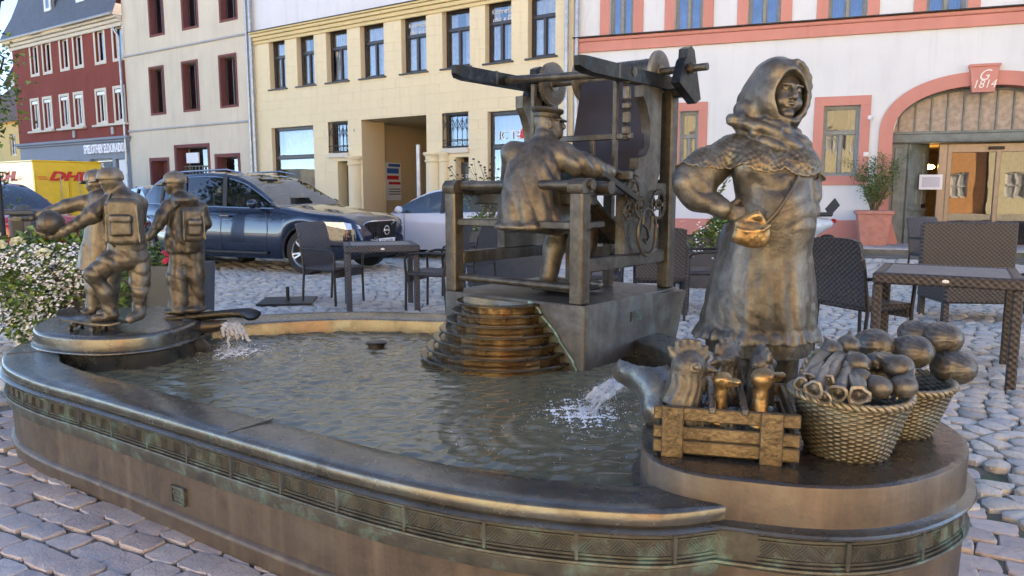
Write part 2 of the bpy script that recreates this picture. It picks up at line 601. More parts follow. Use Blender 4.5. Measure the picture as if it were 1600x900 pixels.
def surround(par, r, w, proud=.03, mat='pink', bottom=True, name='window_surround', top=None):
    s0, s1, z0, z1 = r[:4]
    t = top or w
    m = MB()
    y = -proud / 2
    D = proud
    m.box((s0 - w / 2, y, (z0 + z1) / 2), (w, D, z1 - z0), b=.006)
    m.box((s1 + w / 2, y, (z0 + z1) / 2), (w, D, z1 - z0), b=.006)
    m.box(((s0 + s1) / 2, y, z1 + t / 2), (s1 - s0 + 2 * w, D, t), b=.006)
    if bottom: m.box(((s0 + s1) / 2, y, z0 - w / 2), (s1 - s0 + 2 * w, D, w), b=.006)
    return m.obj(name, MAT[mat], par)

def text(body, size, mat, parent, loc, rx=PI / 2, rz=0, name='lettering', ext=.004, sx=1, shear=0, align='CENTER', bold=0):
    c = bpy.data.curves.new(name, 'FONT')
    c.body = body
    c.size = size
    c.extrude = ext
    c.offset = bold
    c.align_x = align
    c.align_y = 'CENTER'
    c.shear = shear
    c.resolution_u = 3
    o = bpy.data.objects.new(name, c)
    COL.objects.link(o)
    dg = bpy.context.evaluated_depsgraph_get()
    me = bpy.data.meshes.new_from_object(o.evaluated_get(dg))
    bpy.data.objects.remove(o)
    me.materials.clear()
    me.materials.append(mat)
    o = bpy.data.objects.new(name, me)
    COL.objects.link(o)
    o.parent = parent
    o.location = loc
    o.rotation_euler = (rx, 0, rz)
    o.scale = (sx, 1, 1)
    return o
def flat(name, col, rough=.5, metal=0, emit=0):
    t = NT(name)
    t.set(Base_Color=col, Roughness=rough, Metallic=metal)
    if emit:
        t.b.inputs['Emission Color'].default_value = (*col, 1)
        t.b.inputs['Emission Strength'].default_value = emit
    return t.m
MAT['ink_white'] = flat('white_lettering', (.8, .8, .8))
MAT['ink_red'] = flat('red_lettering', (.62, .02, .02))
MAT['ink_black'] = flat('black_lettering', (.02, .02, .02))
MAT['ink_blue'] = flat('blue_print', (.03, .12, .40))
MAT['paper'] = flat('white_paper', (.75, .75, .76), .7)

def pipe(par, pts, r=.055, collars=()):
    m = MB()
    m.tube(pts, r, 10)
    for z in collars:
        m.tube([(pts[0][0], pts[0][1], z - .04), (pts[0][0], pts[0][1], z + .04)], r * 1.25, 10)
    return m.obj('drainpipe', MAT['zinc'], par)

# ---------------------------------------------------- yellow building
yl = empty('yellow_building', FA.P, FA.rz, 'pale yellow building with block-cut plaster, eight tall brown windows and a gateway', 'building')
YS = FA.sz(405, 302)[0]
ups = [(421, 446, 62, 138), (464, 491, 55, 133), (510, 543, 47, 128), (563, 600, 36, 121), (627, 666, 24, 113), (691, 734, 12, 106), (758, 799, 1, 97), (825, 868, -12, 88)]
uh = [FA.rect(*u) for u in ups]
_zt = sum(h[3] for h in uh) / 8; _zb = sum(h[2] for h in uh) / 8
for h in uh: h[2], h[3] = _zb, _zt
shop1 = FA.rect(426, 491, 198, 300); shop1[2] = .55
shop2 = FA.rect(762, 846, 170, 300); shop2[2] = .55; shop2[3] = shop1[3]
g1 = FA.rect(513, 544, 190, 239)
g2 = FA.rect(691, 732, 175, 231)
gt = (g1[3] + g2[3]) / 2; gb = (g1[2] + g2[2]) / 2
for g in (g1, g2): g[2], g[3] = gb, gt
d1 = [g1[0] + .42, g1[1] - .02, .05, gb - .28]
d2 = [g2[0] + .5, g2[1], .05, gb - .28]
ps0 = FA.sz(565, 250)[0]; ps1 = FA.sz(667, 250)[0]; pz = FA.sz(620, 183)[1]
ps0 = FA.sz(566, 250)[0]
pas = [ps0, ps1, 0, pz, .02]
print('yellow', [[round(v, 2) for v in h] for h in (uh[0], uh[7], shop1, shop2, g1, g2, pas)], YS)
YC = FA.sz(893, -38)[1]
holes = [*[h + [.24] for h in uh], shop1 + [.2], shop2 + [.2], g1 + [.22], g2 + [.22], d1 + [.5], d2 + [.5], pas]
ywt = wall_mesh(MB(), YS, 0, 0, YC, holes).obj('wall', MAT['yellow'], yl, sharp=0)
# raised plaster blocks in running bond, cut round the openings
def blocks(par, s0, s1, z0, z1, holes, L=.74, H=.295, mat=None, limit=300, proud=.007, gap=.007):
    cells = []
    nz = round((z1 - z0) / H)
    H = (z1 - z0) / nz
    for j in range(nz):
        a, b = z0 + j * H, z0 + (j + 1) * H
        s = s0 - (L / 2 if j % 2 else 0)
        cuts = sorted({h[i] for h in holes for i in (0, 1) if h[2] < b - .02 and h[3] > a + .02})
        edges = []
        while s < s1:
            edges.append(s); s += L
        ed = sorted({e for e in edges + [s0, s1] + cuts if s0 <= e <= s1})
        row = []
        for p, q in zip(ed, ed[1:]):
            cx = (p + q) / 2
            zz = [(a, b)]
            for h in holes:
                if h[0] < cx < h[1] and h[2] < b and h[3] > a:
                    nzz = []
                    for u, v in zz:
                        if h[2] > u + .04: nzz.append((u, min(v, h[2])))
                        if h[3] < v - .04: nzz.append((max(u, h[3]), v))
                        if h[2] <= u and h[3] >= v: pass
                    zz = [t for t in nzz if t[1] - t[0] > .04]
            for u, v in zz:
                row.append([p, q, u, v])
        i = 0
        while i < len(row):      # slivers join their neighbour
            if row[i][1] - row[i][0] < .16 and i + 1 < len(row) and abs(row[i + 1][0] - row[i][1]) < 1e-6 and row[i][2:] == row[i + 1][2:]:
                row[i + 1][0] = row[i][0]; row.pop(i)
            else: i += 1
        cells += row
    rest = MB()
    n = 0
    cells.sort(key=lambda c: -c[0])
    for c in cells:
        p, q, u, v = c
        if q - p < .03: continue
        pr = proud + random.uniform(-.002, .002)
        e = .008
        A, B_, C_, D_ = p + gap / 2, q - gap / 2, u + gap / 2, v - gap / 2
        vs = [(A, 0, C_), (B_, 0, C_), (B_, 0, D_), (A, 0, D_), (A + e, -pr, C_ + e), (B_ - e, -pr, C_ + e), (B_ - e, -pr, D_ - e), (A + e, -pr, D_ - e)]
        fs = [(4, 5, 6, 7), (0, 1, 5, 4), (1, 2, 6, 5), (2, 3, 7, 6), (3, 0, 4, 7)]
        if n < limit:
            MB().add(vs, fs).obj('plaster_block', mat, par, sharp=0)
        else: rest.add(vs, fs)
        n += 1
    if rest.f: props(rest.obj('plaster_blocks', mat, par, sharp=0), kind='stuff')
_bh = [*uh, shop1, shop2, g1, g2, [d1[0], d1[1], 0, d1[3]], [d2[0], d2[1], 0, d2[3]], pas]
blocks(yl, YS, 0, .3, YC - .42, _bh, mat=MAT['yellow'])
c = MB()
for dz, dy, hh in ((-.36, .05, .10), (-.24, .09, .12), (-.11, .15, .10), (0, .20, .06)):
    c.box(((YS) / 2, -dy / 2, YC + dz + hh / 2), (-YS - .01, dy, hh), b=.012)
c.obj('cornice', MAT['yellow_trim'], yl)
MB().box((YS / 2, -.11, YC + .075), (-YS, .24, .022)).obj('cornice_flashing', MAT['brownframe'], yl)
wall_mesh(MB(), YS, 0, YC + .09, YC + 7.5, [[YS + 2, YS + 5.5, YC + 1.6, YC + 2.6], [-5, -2, YC + 1.6, YC + 2.6]], y=.05).obj('upper_wall', MAT['upper_white'], yl, sharp=0)
surround(yl, [YS + 2, YS + 5.5, YC + 1.6, YC + 2.6], .2, .06, 'yellow_trim', name='upper_frame')
MB().add([(YS, -.3, YC + 7.5), (0, -.3, YC + 7.5), (0, 9, YC + 10), (YS, 9, YC + 10)], [(0, 1, 2, 3)]).obj('roof', MAT['slate'], yl, sharp=0)
MB().box((YS / 2, -.03, .15), (-YS - .02 - 0, .06, .28), b=.01).obj('plinth', MAT['stone_trim'], yl)
for i, h in enumerate(uh):
    w_ = window(yl, h, 'pair', 'brownframe', 'glass', .2, .075, ('curtain', [(.08, .34), (.62, .94)] if i in (1, 5, 6) else [(.05, .93)], 0), .34, 'brownframe', tilt=(i == 2))
    if i in (4, 6):
        text('Kosmetik', .2, MAT['ink_white'], w_, ((h[0] + h[1]) / 2, .222, h[3] - .24), name='lettering', ext=.002)
        text('chic e.G.', .2, MAT['ink_white'], w_, ((h[0] + h[1]) / 2, .222, h[3] - .46), name='lettering', ext=.002, shear=.3)
for g in (g1, g2):
    window(yl, g, 'one', 'brownframe', 'glass', .2, .06, None)
    gr = MB()
    s0, s1, z0, z1 = g
    n = 6
    for k in range(n):
        x = s0 + .05 + (s1 - s0 - .1) * k / (n - 1)
        gr.tube([(x, -.0, z0 + .03), (x, -.0, z1 - .03)], .011, 5)
        if k < n - 1:
            w2 = (s1 - s0 - .1) / (n - 1)
            zc = z0 + (z1 - z0) * .66
            gr.tube([(x, 0, zc - .16), (x + w2 / 2, -.03, zc), (x + w2, 0, zc + .16)], .009, 5)
            gr.tube([(x + w2, 0, zc - .16), (x + w2 / 2, -.03, zc), (x, 0, zc + .16)], .009, 5)
            gr.tube([(x + w2 / 2 + .06 * math.cos(a), -.02, z0 + .1 + .05 * math.sin(a)) for a in np.linspace(0, PI, 6)], .008, 4)
    for z in (z0 + .05, z0 + .24, z1 - .06): gr.box(((s0 + s1) / 2, 0, z), (s1 - s0, .014, .026))
    gr.obj('window_grille', MAT['iron'], yl)
    MB().box(((s0 + s1) / 2, .02, z0 - .09), (s1 - s0 + .04, .22, .16), b=.02).obj('door_canopy', MAT['cream_trim'], yl)
for d in (d1, d2):
    m = MB()
    m.box(((d[0] + d[1]) / 2, .46, (d[2] + d[3]) / 2), (d[1] - d[0], .06, d[3] - d[2]), b=.01)
    for k in range(3):
        m.box(((d[0] + d[1]) / 2, .42, d[2] + .4 + k * .62), ((d[1] - d[0]) * .6, .03, .46), b=.01)
    m.obj('door', MAT['brownframe'], yl)
sgn = MB().box(((d2[0] + d2[1]) / 2, .30, d2[3] - .45), (.62, .03, .62), b=.006).obj('door_sign', simple('dark_sign_plate', (.05, .055, .06), .3), yl)
text('IC TEAM', .16, MAT['ink_white'], sgn, ((d2[0] + d2[1]) / 2, .28, d2[3] - .58), name='lettering', ext=.002)
for i, h in enumerate((shop1, shop2)):
    s0, s1, z0, z1 = h
    w_ = window(yl, h, 'one', 'brownframe', 'glass', .15, .09, None, 1 - (FA.sz(*((459, 245) if i == 0 else (800, 228)))[1] - z0) / (z1 - z0), room=True)
    MB().box(((s0 + s1) / 2, .55, (z0 + z1) / 2), (s1 - s0 - .1, .03, z1 - z0 - .2)).obj('screen', MAT['curtain'] if i == 0 else MAT['stone_trim'], w_)
    if i == 1:
        cx = s0 + (s1 - s0) * .42
        zc = FA.sz(790, 211)[1]
        text('IC TE', .34, MAT['ink_white'], w_, (cx - .12, .16, zc), name='lettering', ext=.003)
        text('AM', .34, MAT['ink_red'], w_, (cx + .6, .16, zc), name='lettering', ext=.003)
        MB().add([(cx + .2, .165, zc - .1), (cx + .75, .165, zc - .1), (cx + .62, .165, zc + .85)], [(0, 1, 2)]).obj('red_emblem', MAT['ink_red'], w_, sharp=0)
# gateway passage
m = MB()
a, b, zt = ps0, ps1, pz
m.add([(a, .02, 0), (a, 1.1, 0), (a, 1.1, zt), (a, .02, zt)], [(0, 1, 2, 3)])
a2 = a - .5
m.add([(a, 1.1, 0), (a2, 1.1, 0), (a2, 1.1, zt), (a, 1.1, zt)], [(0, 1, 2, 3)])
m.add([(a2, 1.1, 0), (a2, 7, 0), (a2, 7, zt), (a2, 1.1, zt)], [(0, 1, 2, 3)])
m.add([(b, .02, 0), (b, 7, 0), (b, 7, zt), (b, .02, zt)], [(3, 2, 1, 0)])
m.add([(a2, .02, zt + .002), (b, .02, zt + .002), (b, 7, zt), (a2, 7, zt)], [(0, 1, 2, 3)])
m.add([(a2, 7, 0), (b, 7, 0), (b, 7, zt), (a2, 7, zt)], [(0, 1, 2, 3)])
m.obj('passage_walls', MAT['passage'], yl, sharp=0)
g = MB()
g.box(((a2 + b) / 2, 6.9, 1.15), (b - a2, .08, 2.3), b=.01)
for k in range(9): g.box((a2 + .2 + k * (b - a2 - .4) / 8, 6.84, 1.15), (.06, .05, 2.2))
g.obj('gate', simple('dark_gate_paint', (.06, .05, .04), .5), yl)
# pillars with capitals beside the gateway
for s, rr in ((ps0 - .32, .26), (ps1 + .30, .27), (g2[1] - .95, .17)):
    zc = gb - .12 if s < ps1 else gb - .1
    pm = MB()
    pm.lathe([(rr, .3), (rr * .95, zc - .35), (rr * .95, zc - .33), (rr * 1.12, zc - .30), (rr * 1.12, zc - .26), (rr, zc - .24), (rr * 1.05, zc - .14), (rr * 1.28, zc - .08), (rr * 1.28, zc - .02), (0, zc)], 18, (s, .0, 0))
    pm.box((s, 0, .15), (rr * 2.5, rr * 2.5, .3), b=.02)
    pm.obj('pillar', MAT['yellow'], yl)
nb = MB()
bx, bz0, bz1 = FA.sz(596, 276)[0], FA.sz(596, 296)[1], FA.sz(596, 259)[1]
nb = MB().box((a2 + .03, 1.95, 1.72), (.04, .85, 1.35), b=.005).obj('notice_board', MAT['paper'], yl)
for (zz, hh, mt) in ((2.30, .10, 'ink_blue'), (2.10, .18, 'ink_blue'), (1.86, .14, 'ink_red'), (1.66, .09, 'ink_red'), (1.45, .03, 'ink_black'), (1.36, .03, 'ink_black'), (1.27, .03, 'ink_black')):
    MB().box((a2 + .055, 1.95 + (.08 if hh < .12 else 0), zz), (.008, .60, hh)).obj('print', MAT[mt], nb)
text('9', .16, MAT['stone_trim'], yl, (g1[1] + .3, -.016, gt - .35), ext=.006)
pipe(yl, [(YS + .04, -.12, 0), (YS + .04, -.12, YC + 7)], .06, (2.2, 4.4, 6.4))
pipe(yl, [(-.14, -.14, 0), (-.14, -.14, YC + 6)], .055, (2.2, 4.4, 6.6))

# ---------------------------------------------------- beige building
BS = FA.sz(208, 302)[0]
bg = empty('beige_building', FA.world(YS), FA.rz, 'beige plastered building with small maroon framed windows and thin floor ledges', 'building')
ox = YS
def shift(h, o): return [h[0] - o, h[1] - o, *h[2:]]
rows = [[(234, 254, -10, 53), (285, 307, -22, 42), (344, 368, -34, 30)], [(236, 256, 106, 176), (287, 309, 98, 171), (345, 369, 88, 165)]]
bh = []
for row in rows:
    rr = [FA.rect(*q) for q in row]
    zb = sum(q[2] for q in rr) / 3; zt = sum(q[3] for q in rr) / 3
    for q in rr:
        q[2], q[3] = zb, zt
        bh.append(shift(q, ox))
gd = [shift(FA.rect(*q), ox) for q in ((239, 264, 251, 330), (278, 327, 230, 330), (341, 374, 245, 330))]
gd[0][2] = 0.0; gd[1][2] = .0; gd[2][2] = 1.1
BW = BS - ox
wall_mesh(MB(), BW, 0, 0, 13.2, [h + [.3] for h in bh] + [gd[0] + [.6], gd[1] + [.6], gd[2] + [.4]]).obj('wall', MAT['beige'], bg, sharp=0)
for (x, y) in ((300, 69), (300, 197)):
    z = FA.sz(x, y)[1]
    MB().box((BW / 2, -.03, z), (-BW - .02, .07, .08), b=.02).obj('ledge', MAT['stone_trim'], bg)
for h in bh:
    surround(bg, h, .09, .025, 'maroon')
    fm = MB().add([(h[0], -.001, h[2]), (h[0], .28, h[2]), (h[0], .28, h[3]), (h[0], -.001, h[3])], [(3, 2, 1, 0)]).obj('window_reveal', MAT['maroon'], bg, sharp=0)
    fm.location.x = .003
    window(bg, h, 'pair', 'brownframe', 'glass', .24, .05, ('curtain', [(.5, .95)], 0), .0)
for i, g in enumerate(gd):
    surround(bg, g, .13, .03, 'maroon', bottom=(i == 2))
    fm = MB().add([(g[0], 0, g[2]), (g[0], .55, g[2]), (g[0], .55, g[3]), (g[0], 0, g[3])], [(3, 2, 1, 0)]).obj('door_reveal', MAT['maroon'], bg, sharp=0)
    fm.location.x = .003
MB().box(((gd[0][0] + gd[0][1]) / 2, .55, gd[0][3] / 2), (gd[0][1] - gd[0][0], .05, gd[0][3]), b=.01).obj('door', MAT['maroon'], bg)
m = MB()
s0, s1, z1 = gd[1][0], gd[1][1], gd[1][3]
for k in range(9): m.box((s0 + (s1 - s0) * (k + .5) / 9, .3, z1 / 2 - .3), (.035, .03, z1 - .9))
for k in range(14): m.box(((s0 + s1) / 2, .3, .2 + k * .17), (s1 - s0, .025, .03))
m.obj('lattice_screen', simple('olive_lattice', (.20, .21, .16), .6), bg)
MB().box(((s0 + s1) / 2 - .1, .1, z1 - .42), (.85, .06, .42), b=.01).obj('awning_sign', MAT['paper'], bg)
MB().box(((s0 + s1) / 2, .62, z1 / 2), (s1 - s0, .04, z1)).obj('shop_window', MAT['glass_dark'], bg)
window(bg, gd[2], 'one', 'brownframe', 'glass', .35, .05, None)
MB().add([(BW, -.35, 13.2), (0, -.35, 13.2), (0, 5, 17), (BW, 5, 17)], [(0, 1, 2, 3)]).obj('roof', MAT['slate'], bg, sharp=0)
pipe(bg, [(-.22, -.1, 0), (-.22, -.1, 13)], .05, (2.4, 5.4, 8.4, 9.5))

# ---------------------------------------------------- red building
RS = FA.sz(37, 302)[0]
rd = empty('red_building', FA.world(BS), FA.rz, 'dark red three storey house with white windows, blue grey ground floor and slate mansard roof', 'building')
RW = RS - BS
rows = [[(47, 61, 70, 119), (66, 81, 64, 115), (93, 108, 57, 109), (114, 130, 51, 105), (147, 165, 41, 98), (175, 194, 33, 92)],
        [(49, 63, 155, 204), (68, 83, 152, 202), (94, 110, 148, 199), (116, 132, 143, 196), (150, 168, 138, 193), (178, 197, 134, 190)]]
rh = []
for row in rows:
    rr = [FA.rect(*q) for q in row]
    zb = sum(q[2] for q in rr) / 6; zt = sum(q[3] for q in rr) / 6
    for q in rr:
        q[2], q[3] = zb, zt
        q[0] += .13; q[1] -= .13; q[3] -= .1; q[2] += .06
        rh.append(shift(q, BS))
zl = FA.sz(120, 222)[1]
zc = FA.sz(120, 42)[1]
gw = [shift(q, BS) for q in (FA.rect(143, 178, 248, 330), FA.rect(182, 199, 248, 300), FA.rect(60, 92, 252, 300), FA.rect(104, 122, 250, 300))]
gw[0][2] = 0; gw[1][2] = .6; gw[2][2] = .9; gw[3][2] = .9
wall_mesh(MB(), RW, 0, zl, zc, [h + [.16] for h in rh]).obj('wall', MAT['redwall'], rd, sharp=0)
wall_mesh(MB(), RW, 0, 0, zl, [g + [.2] for g in gw], back=False).obj('ground_floor_wall', MAT['bluegrey'], rd, sharp=0)
m = MB()
m.box((RW / 2, -.10, zl + .04), (-RW + .3, .24, .12), b=.02); m.box((RW / 2, -.05, zl - .07), (-RW + .2, .12, .10), b=.02)
m.obj('shop_cornice', MAT['bluegrey'], rd)
m = MB()
for dz, dy, hh in ((-.42, .10, .16), (-.26, .2, .14), (-.12, .34, .14)):
    m.box((RW / 2 - dy / 2, -dy / 2, zc + dz + hh / 2), (-RW + dy, dy, hh), b=.02)
m.obj('eaves_cornice', MAT['cream_trim'], rd)
for i, h in enumerate(rh):
    surround(rd, h, .13, .03, 'cream_trim', bottom=True)
    window(rd, h, 'pair' if i > 5 else 'one', 'pvc', 'glass', .1, .06, ('curtain', [(.1, .9)], 0), .0)
    if i > 5: MB().box(((h[0] + h[1]) / 2, .05, h[3] - .09), (h[1] - h[0], .09, .16), b=.02).obj('shutter_box', MAT['pvc'], rd)
for i in (6, 8, 10):
    a, b = rh[i][0] - .25, rh[i + 1][1] + .25
    m = MB().box(((a + b) / 2, -.1, rh[i][2] - .17), (b - a, .2, .1), b=.02)
    m.obj('window_sill', MAT['cream_trim'], rd)
    if i > 6: MB().box(((a + b) / 2 + .1, -.04, rh[i][2] - .42), (.22, .08, .34), b=.02).obj('bracket', MAT['stone_trim'], rd)
for i, g in enumerate(gw):
    window(rd, g, 'one', 'greyframe', 'glass_dark', .15, .06, None, room=False)
sg = MB().box(((gw[0][0] + gw[0][1]) / 2, .10, gw[0][3] - .62), ((gw[0][1] - gw[0][0]) * .8, .03, 1.0), b=.005).obj('door_sign', MAT['ink_black'], rd)
cx = (gw[0][0] + gw[0][1]) / 2
for k, tx in enumerate(('EL', 'DORADO', 'SPIELOTHEK')):
    text(tx, .26, MAT['ink_white'], sg, (cx, .08, gw[0][3] - .3 - k * .3), sx=.95 if k < 2 else .8, ext=.002, bold=.004)
MB().box(((gw[1][0] + gw[1][1]) / 2, .11, gw[1][3] - .7), (.7, .03, 1.35), b=.005).obj('poster', MAT['paper'], rd)
sx0, zz = FA.sz(167, 233)
tx = text('SPIELOTHEK ELDORADO', .56, flat('white_sign_letters', (.85, .86, .9)), rd, (sx0 - BS, -.13, zz), ext=.04, bold=.008, sx=.56)
# mansard
P = []
prof = [(-.42, 0), (-.22, .55), (.05, 1.2), (.30, 2.0), (.5, 2.9), (.66, 3.9), (.8, 4.6), (3.5, 5.8)]
m = MB(); uv = []
for (y, z) in prof:
    P.append([(RW - .42 + max(0, y + .42) * 1.0, y, zc + z), (0, y, zc + z)])
m.grid(P)
P2 = [[(RW - .42 + max(0, y + .42), 8, zc + z), (RW - .42 + max(0, y + .42), y, zc + z)] for (y, z) in prof]
m.grid(P2)
m.uv = [(v[0] + (v[1] if i >= len(prof) * 2 else 0), v[2] * 1.05) for i, v in enumerate(m.v)]
m.obj('mansard_roof', MAT['slate'], rd)
for (x0, x1, yb) in ((72, 82, 30), (121, 133, 15), (172, 183, -2)):
    s0 = FA.sz(x0, yb)[0] - BS; s1 = FA.sz(x1, yb)[0] - BS; z0 = max(FA.sz((x0 + x1) / 2, yb)[1], zc + .9)
    dm = MB().box(((s0 + s1) / 2, .5, z0 + .9), (s1 - s0 + .5, 1.0, 2.1), b=.03).obj('dormer', MAT['slate'], rd)
    window(rd, [s0, s1, z0 + .12, z0 + 1.7], 'one', 'pvc', 'glass', -.06, .11, None, room=False)
pipe(rd, [(-.1, -.14, 0), (-.1, -.14, zc - .9), (-.25, -.3, zc - .5)], .055, (1.5, 3.2, 5.6))
MB().tube([(RW - .3, -.46, zc + .03), (0, -.46, zc + .03)], .07, 8).obj('gutter', MAT['zinc'], rd)

# ---------------------------------------------------- far ochre house at the left edge
fh = empty('ochre_house', (-34.5, 53, 0), R(-34), 'distant ochre yellow house with brown tiled roof and brick chimney', 'house')
wall_mesh(MB(), -9, 7, 0, 6.4, [[-2 + k * 1.9, -1.1 + k * 1.9, z, z + 1.5] for k in range(5) for z in (1.1, 4)], .12).obj('wall', MAT['farhouse'], fh, sharp=0)
for k in range(5):
    for z in (1.1, 4): window(fh, [-2 + k * 1.9, -1.1 + k * 1.9, z, z + 1.5], 'pair', 'pvc', 'glass_dark', .1, .07, room=False)
MB().add([(-9, -.4, 6.3), (7.2, -.4, 6.3), (7.2, 4.5, 10.8), (-9, 4.5, 10.8)], [(0, 1, 2, 3)]).obj('roof', MAT['redtile'], fh, sharp=0)
MB().box((1.2, 2.4, 9.6), (1.0, .8, 2.6), b=.03).obj('chimney', MAT['orange'], fh)
gh = empty('gabled_house', (-43, 70, 0), R(-30), 'distant white gabled house behind the ochre house', 'house')
m = MB()
m.add([(-6, 0, 0), (6, 0, 0), (6, 0, 12), (0, 0, 16.5), (-6, 0, 12), (-6, 12, 0), (6, 12, 0), (6, 12, 12), (0, 12, 16.5), (-6, 12, 12)],
      [(0, 1, 2, 3, 4), (1, 6, 7, 2), (5, 0, 4, 9), (6, 5, 9, 8, 7)])
m.obj('wall', MAT['upper_white'], gh, sharp=0)
MB().add([(-6.6, -.5, 11.5), (0, -.5, 16.6), (0, 12, 16.6), (-6.6, 12, 11.5)], [(0, 1, 2, 3)]).add([(6.6, -.5, 11.5), (0, -.5, 16.6), (0, 12, 16.6), (6.6, 12, 11.5)], [(3, 2, 1, 0)]).obj('roof', MAT['slate'], gh, sharp=0)

# ---------------------------------------------------- pale building with the arched gateway
wb = empty('arched_gateway_building', FB.P, FB.rz, 'pale grey building with salmon pink window surrounds and arched gateway dated 1814', 'building')
EW = 34.0
q = [FB.rect(*a) for a in ((953, 990, -30, 76), (1055, 1099, -40, 65), (1170, 1221, -50, 49), (1296, 1357, -60, 32), (1450, 1514, -70, 14))]
zb = q[1][2]
for h in q: h[2] = zb; h[3] = zb + 2.15
q2 = [FB.rect(*a) for a in ((1061, 1090, 181, 290), (1165, 1205, 175, 285), (1285, 1342, 165, 275))]
for h in q2: h[2], h[3] = q2[2][2], q2[2][3]
ac = FB.sz(1535, 200)[0]
ai0 = FB.sz(1395, 209)[0]
aw = ac - ai0
zs = FB.sz(1395, 209)[1]
ztop = FB.sz(1535, 133)[1]
ao0 = FB.sz(1373, 216)[0]
bw = ai0 - ao0
print('arch', ac, ai0, aw, zs, ztop, bw, 'win', [[round(v, 2) for v in h] for h in q + q2])
H_B = 15.0
hol = [h + [.2] for h in q + q2] + [[ac - aw, ac + aw, 0, ztop, .0]]
m = wall_mesh(MB(), 0, EW, 0, H_B, hol)
def arch_z(s, w, zt, e=2.2):
    u = min(1, abs(s - ac) / w)
    return zs + (zt - zs) * (1 - u ** e) ** (1 / e)
n = 40
for k in range(n):
    a = ac - aw + 2 * aw * k / n; b = ac - aw + 2 * aw * (k + 1) / n
    za, zb_ = arch_z(a, aw, ztop), arch_z(b, aw, ztop)
    m.add([(a, 0, za), (b, 0, zb_), (b, 0, ztop), (a, 0, ztop)], [(0, 1, 2, 3)])
m.obj('wall', MAT['white_wall'], wb, sharp=0)
# arch surround: front face and soffit, following the opening
m = MB()
path_i, path_o = [], []
for z in (0, zs * .5, zs): path_i.append((ac - aw, z)); path_o.append((ac - aw - bw, z))
for k in range(1, n):
    a = PI - PI * k / n
    ca, sa = math.cos(a), math.sin(a)
    f = lambda c, e=2.2: math.copysign(abs(c) ** (2 / e), c)
    path_i.append((ac + aw * f(ca), zs + (ztop - zs) * f(sa)))
    path_o.append((ac + (aw + bw) * f(ca), zs + (ztop + bw * 1.05 - zs) * f(sa)))
for z in (zs, zs * .5, 0): path_i.append((ac + aw, z)); path_o.append((ac + aw + bw, z))
m.grid([[(s, -.05, z) for s, z in path_i], [(s, -.05, z) for s, z in path_o], [(s, .0, z) for s, z in path_o]], flip=True)
m.grid([[(s, .45, z) for s, z in path_i], [(s, -.05, z) for s, z in path_i]], flip=True)
m.obj('arch_surround', MAT['pink'], wb, sharp=50)
# pink buttress swell at the foot of the surround
m = MB()
m.add([(ac - aw - bw - .25, -.04, 0), (ac - aw + .25, -.04, 0), (ac - aw - .02, -.04, 1.0), (ac - aw - bw, -.04, 1.0),
       (ac - aw - bw - .25, -.32, 0), (ac - aw + .25, -.30, 0), (ac - aw - .02, -.05, 1.0), (ac - aw - bw, -.05, 1.0)],
      [(4, 5, 6, 7), (0, 4, 7, 3), (5, 1, 2, 6)])
m.obj('foot_swell', MAT['pink'], wb, sharp=50)
kx0, kx1 = FB.sz(1512, 120)[0], FB.sz(1560, 120)[0]
kz0, kz1 = FB.sz(1535, 145)[1], FB.sz(1535, 101)[1]
kc = (kx0 + kx1) / 2; kw = (kx1 - kx0) / 2
ks = MB()
ks.add([(kc - kw * .72, -.15, kz0), (kc + kw * .72, -.15, kz0), (kc + kw * .97, -.13, kz1 - .06), (kc - kw * .97, -.13, kz1 - .06),
        (kc - kw * .72, 0, kz0), (kc + kw * .72, 0, kz0), (kc + kw * .97, 0, kz1 - .06), (kc - kw * .97, 0, kz1 - .06)],
       [(0, 1, 2, 3), (0, 4, 5, 1), (1, 5, 6, 2), (3, 7, 4, 0)])
ks.box((kc, -.08, kz1 - .03), (kw * 2.05, .17, .06), b=.008)
kso = ks.obj('keystone', MAT['pink'], wb, sharp=30)
pw = flat('pale_pink_paint', (.8, .72, .68))
text('G', .34, pw, kso, (kc - .03, -.155, kz1 - .26), shear=.45, ext=.003, sx=.9)
text('1814', .26, pw, kso, (kc, -.16, kz0 + .17), shear=.25, ext=.003, sx=.9)
# band course
zb0 = FB.sz(1300, 57)[1]
zb1 = zb0 + .36
m = MB()
m.box((EW / 2, -.04, zb0 + .13), (EW, .08, .26), b=.008); m.box((EW / 2, -.06, zb0 + .31), (EW, .14, .09), b=.02)
m.obj('band_course', MAT['pink'], wb)
MB().box((EW / 2, -.09, zb0 + .375), (EW, .22, .025)).obj('band_flashing', MAT['iron'], wb)
for h in q:
    surround(wb, h, .36 * .72, .035, 'pink', bottom=False)
    window(wb, h, 'pair', 'greyframe', 'glass', .14, .07, ('curtain_sky_tint', [(.02, .45), (.55, .98)], 0), .0 if h is not q[0] else 0.0, 'greyframe')
for i, h in enumerate(q2):
    surround(wb, h, .22, .035, 'pink')
    window(wb, h, 'pair', 'greyframe', 'glass_door', .14, .07, ('curtain', [(.02, .3), (.66, .98)], 0) if i != 1 else None, .38, None)
# plinth
pz_ = 1.0 * FB.sz(1320, 344)[1]
m = MB()
MB().box(((ac - aw - bw) / 2, -.03, pz_ / 2), (ac - aw - bw - .01, .06, pz_), b=.015).obj('plinth', MAT['pink'], wb)
m.box(((ac + aw + bw + EW) / 2, -.03, pz_ / 2), (EW - ac - aw - bw, .06, pz_), b=.015)
m.obj('plinth', MAT['pink'], wb)
